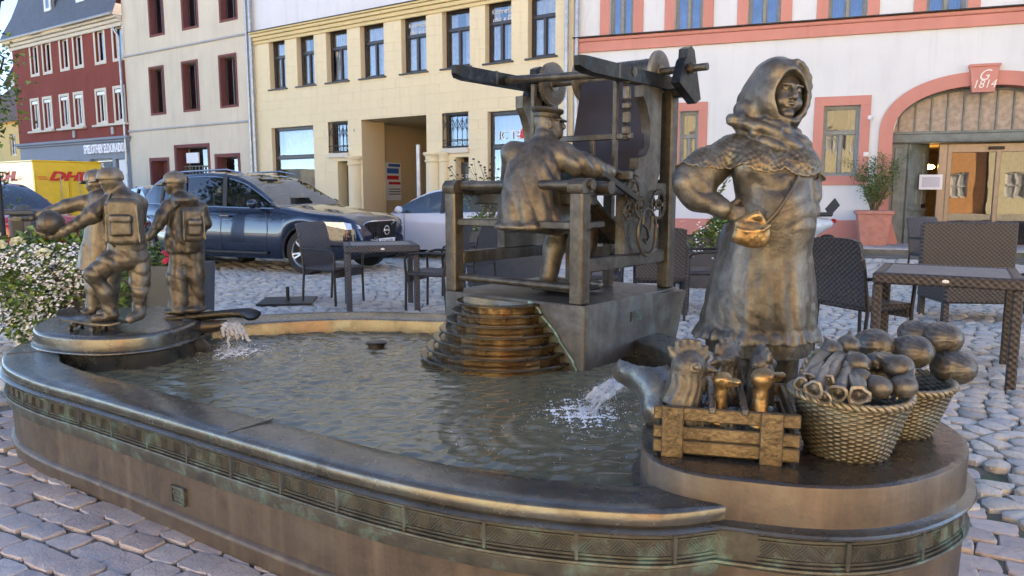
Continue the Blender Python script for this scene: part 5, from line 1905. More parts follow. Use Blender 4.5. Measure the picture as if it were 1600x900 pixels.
# curved uprights and lower panels
prof = [(.80, .955), (.80, 1.29), (.855, 1.42), (.855, 1.925), (.645, 1.925), (.645, 1.85), (.685, 1.80), (.72, 1.73), (.735, 1.65), (.725, 1.57), (.69, 1.52), (.605, 1.50), (.60, 1.44), (.56, 1.43), (.56, 1.30), (.46, 1.285), (.46, .955)]
for a in (.06, .945):
    m = MB()
    vs = [(a - .03, y, z) for y, z in prof] + [(a + .03, y, z) for y, z in prof]
    n = len(prof)
    m.add(vs, [tuple(range(n)), tuple(range(n, 2 * n))[::-1]] + [(i, n + i, n + (i + 1) % n, (i + 1) % n) for i in range(n)], T=TL)
    LB('curved_upright', b=m)
# long top beams with chamfered front ends
for a, b0, b1, zz in ((.045, .05, 1.06, 2.01), (.955, .0, 1.10, 1.955)):
    m = MB()
    w, h = .038, .040
    secs = [(b0, .45, .3), (b0 + .03, .9, .75), (b0 + .10, 1.0, 1.0), (b1, 1, 1)]
    P = []
    for bb, k, lo in secs:
        P.append([(a - w * k, bb, zz - h * lo), (a + w * k, bb, zz - h * lo), (a + w * k, bb, zz + h * .9), (a - w * k, bb, zz + h * .9)])
    m.grid(P, closed_u=True, T=TL)
    m.add(P[0], [(3, 2, 1, 0)], T=TL); m.add(P[-1], [(0, 1, 2, 3)], T=TL)
    m.box((a, b0 + .35, zz), (w * 2.06, .02, h * 2.0), T=TL)
    LB('top_beam', 'bz_dark', b=m)
LB('crossbar', b=MB().tube([(.0, .5, 2.01), (1.0, .5, 1.965)], .025, 12, T=TL), sharp=50)
for a in (.30, .885):
    LB('beater_arm', b=MB().box((a, .49, (1.96 + 1.36) / 2), (.026, .032, .60), b=.004, T=TL))
LB('beater_bar', b=MB().box((.62, .50, 1.62), (.74, .035, .035), b=.004, T=TL))
LB('beater_bar', b=MB().box((.64, .50, 1.40), (.70, .05, .05), b=.006, T=TL))
LB('beater_drop', b=MB().box((.73, .50, 1.51), (.028, .028, .2), b=.003, T=TL))
m = MB()
z = 1.93
k = 0
while z > 1.60:
    h = (.03, .09, .05, .08, .06)[k % 5]
    m.box((.955, .49, z - h / 2), (.042 if k % 2 else .048, .045, h - .006), b=.01, T=TL)
    z -= h; k += 1
LB('block_chain', 'bz_statue', b=m)
# warp roller behind the top, its discs and gear
RY, RZZ = .90, 2.02
def disc(a, r, th, name='roller_disc', teeth=0, rr=0):
    m = MB()
    T = TL @ Matrix.Translation((a, RY, RZZ)) @ Matrix.Rotation(PI / 2, 4, 'Y')
    m.lathe([(0, -th / 2), (r * .35, -th / 2 - .006), (r * .36, -th / 2), (r * .92, -th / 2), (r, -th / 2 + .006), (r, th / 2 - .006), (r * .92, th / 2), (r * .36, th / 2), (r * .35, th / 2 + .006), (0, th / 2)], 36, T=T)
    for k in range(teeth):
        t = 2 * PI * k / teeth
        m.box((r * math.cos(t), r * math.sin(t), 0), (.012, .009, th * .9), rz=t, T=T)
    return LB(name, 'bz_statue', 40, m)
disc(.40, .145, .03); disc(.93, .125, .03); disc(.14, .135, .035, 'gear_wheel', 48)
m = MB()
P = []
for a in np.linspace(.41, .92, 60):
    rr = .084 + .003 * math.sin(a * 260)
    P.append([(a, RY + rr * math.cos(t), RZZ + rr * math.sin(t)) for t in np.linspace(0, 2 * PI, 21)[:-1]])
m.grid(P, closed_u=True, T=TL)
LB('warp_roller', 'bz_loom', 60, m)
LB('roller_axle', b=MB().tube([(.0, RY, RZZ), (1.24, RY, RZZ)], .022, 12, T=TL), sharp=50)
for a, mat in ((1.10, 'bz_dark'), (.0, 'bz_dark')):
    m = MB()
    pr = [(1.00, 1.83), (1.06, 1.86), (.96, 2.13), (.92, 2.15), (.87, 2.13), (.865, 2.08), (.84, 2.06), (.78, 1.93)]
    n = len(pr)
    m.add([(a - .028, y, z) for y, z in pr] + [(a + .028, y, z) for y, z in pr], [tuple(range(n)), tuple(range(n, 2 * n))[::-1]] + [(i, n + i, n + (i + 1) % n, (i + 1) % n) for i in range(n)], T=TL)
    m.tube([(a - .05, RY, RZZ), (a + .06, RY, RZZ)], .03, 10, T=TL)
    LB('bearing_plate', mat, 35, m)
m = MB().box((1.03, 1.0, 1.90), (.14, .08, .05), b=.006, T=TL)
LB('bearing_bracket', 'bz_dark', 35, m)
# warp sheet coming down from the roller
P = []
for k in range(14):
    t = k / 13
    P.append([(.44 - .02 * t + (.48 + .04 * t) * u, .80 - .12 * t + .012 * t * (1 - t), 1.99 - .60 * t) for u in np.linspace(0, 1, 30)])
m = MB().grid(P, T=TL).grid([[(a, b + .02, c) for a, b, c in r_] for r_ in P], flip=True, T=TL)
for row in ([r_[0] for r_ in P], [r_[-1] for r_ in P]): m.grid([row, [(a, b + .02, c) for a, b, c in row]], T=TL)
LB('warp_sheet', simple('smooth_brown_bronze', (.055, .036, .030), .34, .7, .2, scale=3, bump=.1), 40, m)
LB('warp_bar', b=MB().box((.5, .70, 1.39), (.94, .06, .05), b=.006, T=TL))
# front beam, cloth and bench
LB('breast_beam', b=MB().tube([(.0, .07, 1.345), (1.02, .07, 1.345)], .027, 14, T=TL), sharp=50)
LB('cloth_beam', b=MB().tube([(.06, .20, 1.33), (1.05, .20, 1.33)], .036, 14, T=TL), sharp=50)
LB('cross_rail', 'bz_dark', b=MB().box((.5, .22, 1.27), (.86, .06, .07), b=.006, T=TL))
P = []
for k in range(10):
    t = k / 9
    P.append([(.50 + .03 * t + .36 * u, .24 + .42 * t + .002 * math.sin(u * 60), 1.345 - .33 * t + .003 * math.sin(u * 70)) for u in np.linspace(0, 1, 40)])
m = MB().grid(P, T=TL).grid([[(a, b, c - .02) for a, b, c in r_] for r_ in P], flip=True, T=TL)
for row in ([r_[0] for r_ in P], [r_[-1] for r_ in P]): m.grid([row, [(a, b, c - .02) for a, b, c in row]], T=TL)
LB('cloth', 'bz_loom', 40, m)
LB('seat_board', b=MB().box((.5, .06, 1.13), (1.0, .06, .042), b=.006, T=TL))
LB('seat_board', b=MB().box((.5, .22, 1.13), (.86, .22, .035), b=.006, T=TL))
LB('foot_rod', b=MB().tube([(.05, .05, .80), (.95, .05, .80)], .022, 12, T=TL), sharp=50)
LB('treadle', 'bz_dark', b=MB().box((.62, .42, PT + .035), (.30, .34, .03), b=.006, T=TL))
LB('back_rail', b=MB().tube([(.05, .98, 1.13), (.95, .98, 1.13)], .024, 10, T=TL), sharp=50)
LB('back_rail', b=MB().box((.5, 1.0, 1.36), (.9, .05, .05), b=.005, T=TL))
LB('back_rail', b=MB().box((.5, 1.0, .92), (.9, .05, .06), b=.005, T=TL))
LB('inner_post', b=MB().box((.33, .86, 1.0), (.06, .05, .56), b=.005, T=TL))
LB('inner_post', b=MB().box((.62, .86, 1.05), (.06, .05, .66), b=.005, T=TL))
# gears and the curled hand wheel on the right-hand side
def gear(b, z, r, a=1.0, teeth=0, spokes=5, tube=.006):
    T = TL @ Matrix.Translation((a, b, z)) @ Matrix.Rotation(PI / 2, 4, 'Y')
    m = MB()
    m.tube([(r * math.cos(t), r * math.sin(t), 0) for t in np.linspace(0, 2 * PI, 33)[:-1]], tube, 6, closed=True, T=T)
    m.tube([(r * .35 * math.cos(t), r * .35 * math.sin(t), 0) for t in np.linspace(0, 2 * PI, 17)[:-1]], tube * 1.2, 6, closed=True, T=T)
    m.tube([(0, 0, -.03), (0, 0, .03)], r * .16, 8, T=T)
    for k in range(spokes):
        t = 2 * PI * k / spokes + .3
        m.tube([(0, 0, 0), (r * .5 * math.cos(t + .25), r * .5 * math.sin(t + .25), 0), (r * math.cos(t), r * math.sin(t), 0)], tube * .9, 5, T=T)
    for k in range(teeth):
        t = 2 * PI * k / teeth
        m.box(((r + tube) * math.cos(t), (r + tube) * math.sin(t), 0), (tube * 2, tube * 1.2, tube * 2.4), rz=t, T=T)
    return LB('gear', 'bz_dark', 40, m)
gear(.50, 1.30, .070, 1.0, 24); gear(.55, 1.22, .052, 1.02, 20); gear(.80, 1.235, .078, 1.0, 26); gear(.46, 1.20, .045, 1.0, 18)
T = TL @ Matrix.Translation((1.02, .64, 1.075)) @ Matrix.Rotation(PI / 2, 4, 'Y')
m = MB()
m.tube([(.135 * math.cos(t), .105 * math.sin(t), 0) for t in np.linspace(0, 2 * PI, 41)[:-1]], .009, 6, closed=True, T=T)
m.tube([(.13 * math.cos(t), .10 * math.sin(t), 0) for t in (3.6,)] + [(-.05, -.05, 0), (-.02, .0, 0), (.03, .02, 0), (.06, -.01, 0), (.04, -.04, 0)], .009, 6, T=T)
m.tube([(.02, .02, 0), (-.04, .05, 0), (-.09, .06, 0)], .009, 6, T=T)
LB('hand_wheel', 'bz_dark', 50, m)
LB('crank_lever', 'bz_dark', b=MB().bar((1.02, .17, 1.40), (1.03, .50, 1.27), .02, .034, bev=.004, T=TL))
# ============================================================ WEAVER
wv = empty('weaver_statue', LW(.56, .15, PT), 0, 'bronze man in long coat and peaked cap sitting at the loom, seen from behind', 'statue')
cx0 = Vector((835, 0, 0))
S = Sculpt((-.33, 3.75, .70), (.75, 5.0, 1.86), .0072)
Y0 = 4.16
# torso: coat back, widening to the skirt over the bench
secs = [(SP(835, 352, Y0)[2], SP(828, 352, Y0)[0], Y0, .178, .135), (SP(835, 330, Y0)[2], SP(827, 330, Y0)[0], Y0, .176, .13), (SP(835, 300, Y0)[2], SP(829, 300, Y0)[0], Y0 + .01, .165, .125),
        (SP(835, 270, Y0)[2], SP(834, 270, Y0)[0], Y0 + .03, .16, .12), (SP(835, 245, Y0)[2], SP(842, 245, Y0)[0], Y0 + .06, .158, .11), (SP(835, 228, Y0)[2], SP(848, 228, Y0)[0], Y0 + .09, .135, .095), (SP(835, 214, Y0)[2], SP(850, 214, Y0)[0], Y0 + .11, .07, .07)]
def f_coat(th, Z): return 1 + .035 * np.sin(th * 7 + Z * 6) * np.clip((1.45 - Z) * 3, 0, 1) + .012 * np.sin(th * 15 + Z * 9)
S.loft(secs, .03, f_coat)
S.ell(SP(826, 354, Y0), (.19, .15, .035), .03)
# shoulders and arms
shL, shR = SP(803, 240, Y0 + .08), SP(880, 243, Y0 + .05)
S.ell(shL, (.075, .07, .06), .04); S.ell(shR, (.075, .07, .065), .04)
elR = SP(925, 266, Y0 + .02); elR = np.array((elR[0] - .02, Y0 + .02, elR[2]))
haR = SP(972, 268, Y0 + .12)
S.chain([shR, SP(905, 256, Y0), SP(930, 264, Y0 + .02)], [.07, .066, .056], .035)
S.chain([SP(930, 264, Y0 + .02), SP(948, 270, Y0 + .06)], [.056, .05], .02)
S.chain([SP(946, 268, Y0 + .06), SP(962, 270, Y0 + .10)], [.030, .024], .012)
elL = shL + np.array((-.02, .20, -.16)); haL = elL + np.array((.16, .20, .02))
S.chain([shL, elL], [.07, .06], .03); S.chain([elL, haL], [.055, .036], .02)
# neck, head
nk, hd = SP(851, 213, Y0 + .12), SP(856, 195, Y0 + .13)
S.cap(nk, hd, .05, .05, .02)
S.cap(SP(851, 215, Y0 + .11), SP(852, 211, Y0 + .12), .064, .06, .012)
rt = Matrix.Rotation(R(-18), 3, 'Y')
S.ell(hd + np.array((0, 0, .012)), (.075, .066, .088), .015, rt)
S.ell(hd + np.array((.045, -.0, -.035)), (.036, .038, .05), .02, rt)      # jaw
S.ell(hd + np.array((.062, .01, -.055)), (.024, .026, .022), .014)          # chin
S.cap(hd + np.array((.072, .005, .015)), hd + np.array((.092, .006, -.012)), .010, .014, .012)   # nose
S.ell(hd + np.array((.070, .0, -.034)), (.016, .022, .010), .010)          # moustache
S.ell(hd + np.array((.058, .0, .028)), (.022, .04, .012), .014)            # brow
e = hd + np.array((.004, -.066, -.002))
S.ell(e, (.018, .010, .028), .006); S.ell(e + np.array((0, -.009, .002)), (.009, .006, .016), .004, cut=True)
# legs: seat to knees, down to the treadle
hipL, hipR = LW(.50, .20, 1.15), LW(.70, .18, 1.15)
for hip, kn, an in ((hipL, LW(.49, .50, 1.14), LW(.49, .40, .80)), (hipR, LW(.70, .52, 1.16), LW(.70, .44, .80))):
    S.chain([hip, kn], [.085, .078], .03)
    S.chain([kn, (kn.lerp(an, .5)), an], [.076, .066, .056], .02)
    S.chain([an, an + Vector((0, 0, -.03))], [.050, .048], .01)
    d = EB * .11 + EA * .05
    S.chain([an + Vector((0, 0, -.035)), an + Vector((d.x, d.y, -.045))], [.040, .028], .012)
def dsp(x, y, z):
    o = .003 * nz(x, y, z, 16, 1)
    fold = np.clip((1.5 - z) * 4, 0, 1) * .0034 * fo(x * 70 + 5 * np.sin(z * 5) + y * 20)
    arm = (x > .16) & (z > 1.35)
    return o + fold * (y < 4.3) + np.where(arm, .0042 * fo((x + z * .6) * 70 + 3 * np.sin(y * 20)), 0) * (z < 1.56)
S.disp(dsp)
S.obj('body', 'bz_statue', wv, 1)
# hand with separate fingers
def hand(par, wrist, direction, palm_n, size=.17, curl=.3, mat='bz_statue', mirror=1, spread=.13, sc_thumb=1, res=.003):
    wrist, d, n = Vector(wrist), Vector(direction).normalized(), Vector(palm_n).normalized()
    side = d.cross(n).normalized() * mirror
    n = side.cross(d).normalized() * mirror
    L = size
    lo = np.array(wrist) - L * 1.25; hi = np.array(wrist) + L * 1.25
    h = Sculpt(lo, hi, res)
    pl_ = wrist + d * L * .24
    h.chain([wrist - d * L * .12, wrist + d * L * .1], [L * .15, L * .15], L * .05)
    for q in (-.13, -.04, .05, .13):
        h.cap(wrist + d * L * .10 + side * L * q * .7, wrist + d * L * .45 + side * L * q * 1.15, L * .095, L * .085, L * .05)
    for i, (q, ln) in enumerate(((-.185, .36), (-.065, .46), (.06, .50), (.18, .46))):
        p = wrist + d * L * .46 + side * L * q
        a = spread * (q / .18)
        cur = curl
        dirv = (d + side * math.tan(a * 1)).normalized()
        rr = L * (.062 if i else .054)
        for sgm, fr in enumerate((.45, .32, .26)):
            dirv = (dirv * math.cos(cur) - n * math.sin(cur)).normalized()
            p2 = p + dirv * L * ln * fr
            h.cap(p, p2, rr, rr * .92, L * .012)
            h.ell(p2, (rr * 1.0,) * 3, L * .01)
            p, rr = p2, rr * .9
            cur *= 1.15
    tp = wrist + d * L * .08 + side * L * .13
    t1 = tp + (d * .55 + side * .75 - n * .2).normalized() * L * .26
    t2 = t1 + (d * .85 + side * .35 - n * .25).normalized() * L * .2
    t3 = t2 + (d * .95 + side * .05 - n * .3).normalized() * L * .14
    h.chain([tp, t1, t2, t3], [L * .09, L * .078, L * .066, L * .052], L * .03)
    return h.obj('hand', mat, par, 1)
hand(wv, SP(960, 269, Y0 + .10), (1, .32, -.08), (0, .1, 1), .145, .10)
hand(wv, haL, (.8, .6, 0), (0, 0, 1), .14, .2, mirror=-1)
# cap with peak
m = MB()
c = hd + np.array((-.004, .0, .062))
T = Matrix.Translation(Vector(c)) @ Matrix.Rotation(R(6), 4, 'Y')
m.lathe([(.074, -.024), (.076, -.02), (.077, -.002), (.090, .008), (.095, .018), (.089, .028), (.05, .034), (0, .036)], 32, T=T)
P = []
for k in range(13):
    a = R(-58 + 116 * k / 12)
    r0, r1 = .076, .076 + .042 * math.cos(a * 1.2) ** .6
    P.append([(r0 * math.cos(a), r0 * math.sin(a), -.016), (r1 * math.cos(a), r1 * math.sin(a), -.030), (r1 * math.cos(a), r1 * math.sin(a), -.035), (r0 * math.cos(a), r0 * math.sin(a), -.024)])
m.grid(P, closed_u=True, T=T)
U(m, 'peaked_cap', 'bz_dark', wv, 45)

# ============================================================ MARKET WOMAN
YW = 3.45
base = Vector((at_y(1192, 500, YW).x, YW, 0))
wo = empty('market_woman_statue', base, 0, 'life size bronze market woman in headscarf and lace shawl with hands on hips', 'statue')
def W_(px, py, dy=0): return np.array(at_y(px, py, YW)) + np.array((0, dy, 0))
S = Sculpt((base.x - .48, YW - .36, .30), (base.x + .38, YW + .36, 1.86), .0068)
def sec(py, xl, xr, ry, dy=0):
    a, b = at_y(xl, py, YW), at_y(xr, py, YW)
    return (a.z, (a.x + b.x) / 2, YW + dy, (b.x - a.x) / 2, ry)
secs = [sec(516, 1094, 1272, .25, .01), sec(480, 1101, 1270, .245), sec(430, 1114, 1267, .235), sec(390, 1128, 1263, .225), sec(350, 1142, 1258, .200, -.01), sec(318, 1149, 1254, .185, -.02),
        sec(295, 1149, 1253, .178, -.015), sec(265, 1143, 1257, .17, -.01), sec(240, 1138, 1258, .145), sec(222, 1146, 1252, .11), sec(208, 1170, 1240, .08)]
def f_dress(th, Z):
    t = np.clip((1.15 - Z) * 1.6, 0, 1)
    return 1 + t * (.018 * np.sin(th * 6 + 1.0) + .010 * np.sin(th * 13 + Z * 3)) + .006 * np.sin(th * 21 + Z * 10)
S.loft(secs, .03, f_dress)
# bust and belly
S.ell(W_(1168, 262, -.115), (.085, .075, .08), .06); S.ell(W_(1232, 262, -.115), (.085, .075, .08), .06)
S.ell(W_(1205, 335, -.08), (.15, .14, .17), .09)
S.loft([sec(524, 1086, 1278, .268, .005), sec(516, 1088, 1276, .262, .005), sec(507, 1095, 1271, .25, .005)], .006, lambda th, Z: f_dress(th, Z) * (1 + .016 * np.sin(th * 30 + 2 * np.sin(th * 5))))
# arms: puffed sleeves, hands on the hips
S.ell(W_(1148, 237, .01), (.075, .085, .072), .04)
S.chain([W_(1140, 244), W_(1104, 264, -.01), W_(1080, 283, -.02)], [.074, .084, .082], .03)
S.chain([W_(1078, 284, -.02), W_(1090, 306, -.05), W_(1112, 323, -.10)], [.082, .066, .044], .035)
S.ell(W_(1242, 240, .02), (.065, .08, .07), .04)
S.chain([W_(1247, 246, .02), W_(1262, 270, .03), W_(1266, 290, .03)], [.064, .066, .062], .02)
S.chain([W_(1266, 292, .03), W_(1263, 312, -.0), W_(1261, 326, -.03)], [.060, .050, .038], .02)
S.chain([W_(1112, 324, -.10), W_(1120, 327, -.115)], [.046, .044], .008)      # cuffs
S.chain([W_(1262, 326, -.03), W_(1260, 330, -.04)], [.043, .041], .008)
SF = S.F.copy()
cL, cR = W_(1088, 285, -.02), W_(1270, 290, .02)
def dsp(x, y, z):
    o = .0035 * nz(x, y, z, 12, 2) + .0008 * nz(x, y, z, 48, 5, 2)
    # sleeve wrinkles wrap the arms
    rl = np.sqrt((x - cL[0] - .02) ** 2 + (z - cL[2]) ** 2)
    o = o + np.where((x < base.x - .17) & (z > 1.12) & (z < 1.52), .0070 * fo(rl * 60 + 3.5 * np.sin(y * 14 + z * 9)) * np.clip(1.2 * np.sin(y * 11 + z * 7) + .6, 0, 1), 0)
    o = o + np.where((x > base.x + .19) & (z > 1.12) & (z < 1.5), .0055 * fo(z * 62 + x * 40 + 2.5 * np.sin(y * 16)), 0)
    # creases at waist, crumpled cloth on the skirt
    o = o + np.where((np.abs(z - 1.26) < .12) & (np.abs(x - base.x) < .17), .0030 * fo(z * 70 + 12 * (x - base.x) + 3 * np.sin(x * 18)), 0)
    sk = np.clip((1.12 - z) * 3, 0, 1)
    o = o + sk * (.0045 * fo(x * 34 + 2 * np.sin(z * 4 + 1)) + .0022 * fo(x * 80 + 3 * np.sin(z * 9)) + .0010 * np.sin(z * 42 + 5 * np.sin(x * 17 + 2 * np.sin(z * 9))))
    return o
S.disp(dsp)
# horizontal crease of the apron
S.obj('dress', 'bz_statue', wo, 1)
SD = S
# underskirt and ruffled apron hem
S = Sculpt((base.x - .42, YW - .36, .46), (base.x + .38, YW + .36, .80), .0068)
s1 = [sec(548, 1102, 1266, .245), sec(530, 1101, 1268, .25), sec(505, 1100, 1270, .25), sec(490, 1103, 1268, .235)]
S.loft(s1, .01, lambda th, Z: .955 * (1 + .012 * np.sin(th * 9) + .006 * np.sin(th * 40)), hollow=.05)
S.disp(lambda x, y, z: .003 * nz(x, y, z, 30, 4))
S.obj('underskirt', 'bz_loom', wo, 1)
# legs and boots
S = Sculpt((base.x - .2, YW - .3, -.01), (base.x + .25, YW + .25, .62), .008)
for q in (-.085, .085):
    p = Vector((base.x + .03 + q, YW, 0))
    S.chain([p + Vector((0, 0, .6)), p + Vector((0, .02, .34)), p + Vector((0, 0, .12))], [.066, .062, .048], .02)
    S.chain([p + Vector((0, .03, .05)), p + Vector((q * .4, -.16, .04))], [.05, .042], .02)
    S.ell(p + Vector((q * .25, -.08, .02)), (.055, .14, .022), .01)
S.obj('boots', 'bz_dark', wo, 1)
# head with a face, turned a little to the viewer's right
hc = W_(1219, 152, -.055)
S = Sculpt(hc - .17, hc + .17, .0042)
rt = Matrix.Rotation(R(9), 3, 'Z') @ Matrix.Rotation(R(8), 3, 'Y')
def F_(x, y, z):
    v = rt @ Vector((x, y, z)); return hc + np.array(v)
S.ell(F_(0, .035, .015), (.084, .088, .105), .02, rt)
S.ell(F_(0, -.005, -.028), (.071, .066, .082), .03, rt)
S.ell(F_(0, -.058, -.088), (.026, .024, .020), .022, rt)                      # chin
for q in (-1, 1):
    S.ell(F_(q * .034, -.052, -.036), (.026, .020, .024), .022, rt)            # cheeks
    S.ell(F_(q * .030, -.071, .020), (.019, .014, .011), .010, rt, cut=True)   # sockets
    S.ell(F_(q * .030, -.056, .018), (.014, .012, .010), .004, rt)             # eyeballs
    S.cap(F_(q * .016, -.066, .026), F_(q * .046, -.056, .024), .0032, .003, .003)   # lids
    S.cap(F_(q * .014, -.075, .038), F_(q * .050, -.060, .038), .006, .004, .012)    # brows
    S.ell(F_(q * .012, -.080, -.020), (.009, .010, .007), .006, rt)            # nostrils
S.chain([F_(0, -.070, .034), F_(0, -.086, .0), F_(0, -.098, -.016)], [.009, .0095, .0115], .012)
S.cap(F_(-.022, -.070, -.047), F_(0, -.080, -.044), .004, .0065, .006); S.cap(F_(.022, -.070, -.047), F_(0, -.080, -.044), .004, .0065, .006)
S.cap(F_(-.019, -.070, -.057), F_(.019, -.070, -.057), .0060, .0060, .006)
S.chain([F_(-.034, -.066, -.043), F_(-.026, -.073, -.049)], [.004, .003], .004)
S.chain([F_(.034, -.066, -.043), F_(.026, -.073, -.049)], [.004, .003], .004)
for q in (-1, 1): S.cap(F_(q * .031, -.074, -.046), F_(0, -.080, -.052), .0018, .0026, .002, cut=True)
S.cap(F_(0, .02, -.06), F_(0, .05, -.16), .055, .06, .03)
S.obj('head', 'bz_face', wo, 1)
# headscarf: a hood open at the front, wrapped round the neck
hh = W_(1210, 150, .02)
S = Sculpt((hh[0] - .26, YW - .26, W_(1200, 285)[2]), (hh[0] + .24, YW + .26, 1.95), .0058)
S.ell(W_(1209, 150, -.005), (.120, .155, .165), .03)
S.ell(W_(1216, 154, -.05), (.112, .105, .158), .03)
S.ell(W_(1198, 165, .06), (.108, .13, .15), .04)
S.ell(W_(1208, 114, -.03), (.075, .11, .05), .04)
S.ell(W_(1200, 205, .03), (.115, .13, .09), .05)
S.chain([W_(1165, 175, .0), W_(1160, 200, -.03)], [.05, .045], .04)
# opening
S.ell(F_(-.004, -.14, -.004), (.088, .150, .114), .012, rt, cut=True)
S.ell(F_(.0, -.03, -.015), (.082, .09, .098), .008, rt, cut=True)
# rolled edge of the scarf round the face
ed = []
for k in range(20):
    a = 2 * PI * k / 20
    ed.append(F_(.092 * math.sin(a), -.062 + .022 * abs(math.sin(a)) + .006 * max(0, math.cos(a)), .008 + .132 * math.cos(a)))
for k in range(20): S.cap(ed[k], ed[(k + 1) % 20], .013, .013, .014)
# wraps at the neck
for k, (py, rx, ry, dy, r_) in enumerate(((205, .090, .110, -.01, .026), (214, .105, .122, -.01, .028), (223, .120, .132, -.008, .028), (232, .134, .140, -.004, .027), (240, .146, .145, .0, .022))):
    c = W_(1204 + k * 1.5, py, dy)
    ring_ = [c + np.array((rx * math.cos(t), ry * math.sin(t), .018 * math.sin(t * 2 + k) + .03 * math.cos(t) * (-.4))) for t in np.linspace(0, 2 * PI, 15)[:-1]]
    for q in range(14): S.cap(ring_[q], ring_[(q + 1) % 14], r_, r_, .010)
S.ell(W_(1206, 235, .03), (.115, .115, .085), .03)
# the knotted end lying on the left shoulder
S.chain([W_(1200, 208, -.14), W_(1175, 204, -.10), W_(1150, 192, -.05)], [.022, .032, .026], .008)
S.chain([W_(1198, 212, -.13), W_(1168, 207, -.10), W_(1142, 185, -.03)], [.014, .024, .020], .006)
S.ell(W_(1147, 187, -.04), (.04, .035, .022), .015)
def dsp(x, y, z):
    dx, dz = x - hh[0], z - hh[2]
    side = np.clip(-dx * 6 + .3, 0, 1)
    o = .0062 * fo(dx * 70 + dz * 24 + 4 * np.sin(dz * 9 + y * 9)) * np.clip(.5 + np.sin(dz * 17 + 2) + np.sin(dx * 20), .1, 1.2) * np.clip(side + .25, 0, 1) * (z > hh[2] - .16)
    o = o + np.where(z < hh[2] - .12, .0045 * fo(dz * 110 + dx * 35 + 2.5 * np.sin(dx * 14)), 0)
    return o + .004 * nz(x, y, z, 20, 3)
S.disp(dsp)
S.obj('headscarf', 'bz_statue', wo, 1)
# lace shawl: a scalloped layer lying on the shoulders
S = SD
c_top = W_(1205, 226)
X, Y, Z = S.ax[0][:, None, None], S.ax[1][None, :, None], S.ax[2][None, None, :]
th = np.arctan2((Y - c_top[1]) * 1.2, X - c_top[0])
lim = c_top[2] - .115 - .030 * np.abs(np.sin(th * 4.5 + .9)) + .035 * np.clip(-np.cos(th), 0, 1) - .02 * np.clip(np.cos(th), 0, 1)
edge = np.exp(-((Z - lim) / .010) ** 2)
S.F = np.maximum(SF - .011 - .006 * edge, lim - Z).astype(np.float32)
S.F = np.maximum(S.F, -(SF + .03))
S.disp(lambda x, y, z: .0035 * np.clip(np.sin(x * 190 + 2 * np.sin(z * 50)) * np.sin(z * 210 + 2 * np.sin(x * 60)) * 1.6, -.2, 1) * (z > 1.30))
S.obj('lace_shawl', 'bz_lace', wo, 0)
# hands
hand(wo, W_(1122, 328, -.115), (1, -.18, -.30), (-.2, -1, .35), .185, .16, mirror=-1)
hand(wo, W_(1261, 330, -.035), (-.25, -.25, -1), (.9, -.5, 0), .16, .12, mirror=1)
# shoulder bag on its strap
S = Sculpt(W_(1147, 358) - .17, W_(1147, 358) + .17, .0055)
bc = W_(1148, 359, -.235)
S = Sculpt(bc - .15, bc + .15, .0055)
rb = Matrix.Rotation(R(8), 3, 'Y')
S.box(bc, (.080, .034, .058), .032, .01, rb)
S.ell(bc + np.array((0, -.01, -.01)), (.078, .036, .052), .02)
S.chain([bc + np.array((.06, -.01, .035)), bc + np.array((.02, -.015, .075)), bc + np.array((-.03, -.012, .060))], [.016, .020, .016], .015)
S.chain([bc + np.array((-.078, -.028, .02)), bc + np.array((-.03, -.044, .005)), bc + np.array((.04, -.042, .012)), bc + np.array((.078, -.026, .034))], [.004, .005, .005, .004], .006)
S.disp(lambda x, y, z: .0025 * nz(x, y, z, 40, 6))
S.obj('shoulder_bag', 'bz_gold', wo, 1)
st = [W_(1166, 347, -.26), W_(1180, 332, -.262), W_(1196, 312, -.250), W_(1213, 288, -.222), W_(1227, 266, -.195), W_(1236, 250, -.165)]
U(MB().tube([tuple(p) for p in spline([tuple(p) for p in st], 5)], .0085, 6), 'bag_strap', 'bz_dark', wo, 60)

# ============================================================ SCHOOLBOYS
BZ = .556
def boy_parts(e, S, mat='bz_statue'): pass
def backpack(e, c, sz, rz, tall=False, mat='bz_statue'):
    rt = Matrix.Rotation(rz, 3, 'Z')
    S = Sculpt(c - max(sz) * 1.5, c + max(sz) * 1.5, .0055)
    S.box(c, sz, min(sz) * .6, .01, rt)
    o = np.array(rt @ Vector((0, -sz[1] * 1.05, -sz[2] * .15)))
    S.box(c + o, (sz[0] * .62, sz[1] * .35, sz[2] * .42), .012, .006, rt)
    o2 = np.array(rt @ Vector((0, -sz[1] * 1.25, sz[2] * .14)))
    S.box(c + o2, (sz[0] * .66, sz[1] * .28, sz[2] * .14), .008, .003, rt)
    for q in (-1, 1):
        S.cap(c + np.array(rt @ Vector((q * sz[0] * .98, -sz[1] * .9, -sz[2] * .85))), c + np.array(rt @ Vector((q * sz[0] * .9, -sz[1] * .9, sz[2] * .7))), .006, .006, .004)
        S.cap(c + np.array(rt @ Vector((q * sz[0] * .98, sz[1] * .7, -sz[2] * .85))), c + np.array(rt @ Vector((q * sz[0] * .9, sz[1] * .7, sz[2] * .7))), .006, .006, .004)
    S.disp(lambda x, y, z: .002 * nz(x, y, z, 45, 6))
    return S.obj('backpack', mat, e, 1)
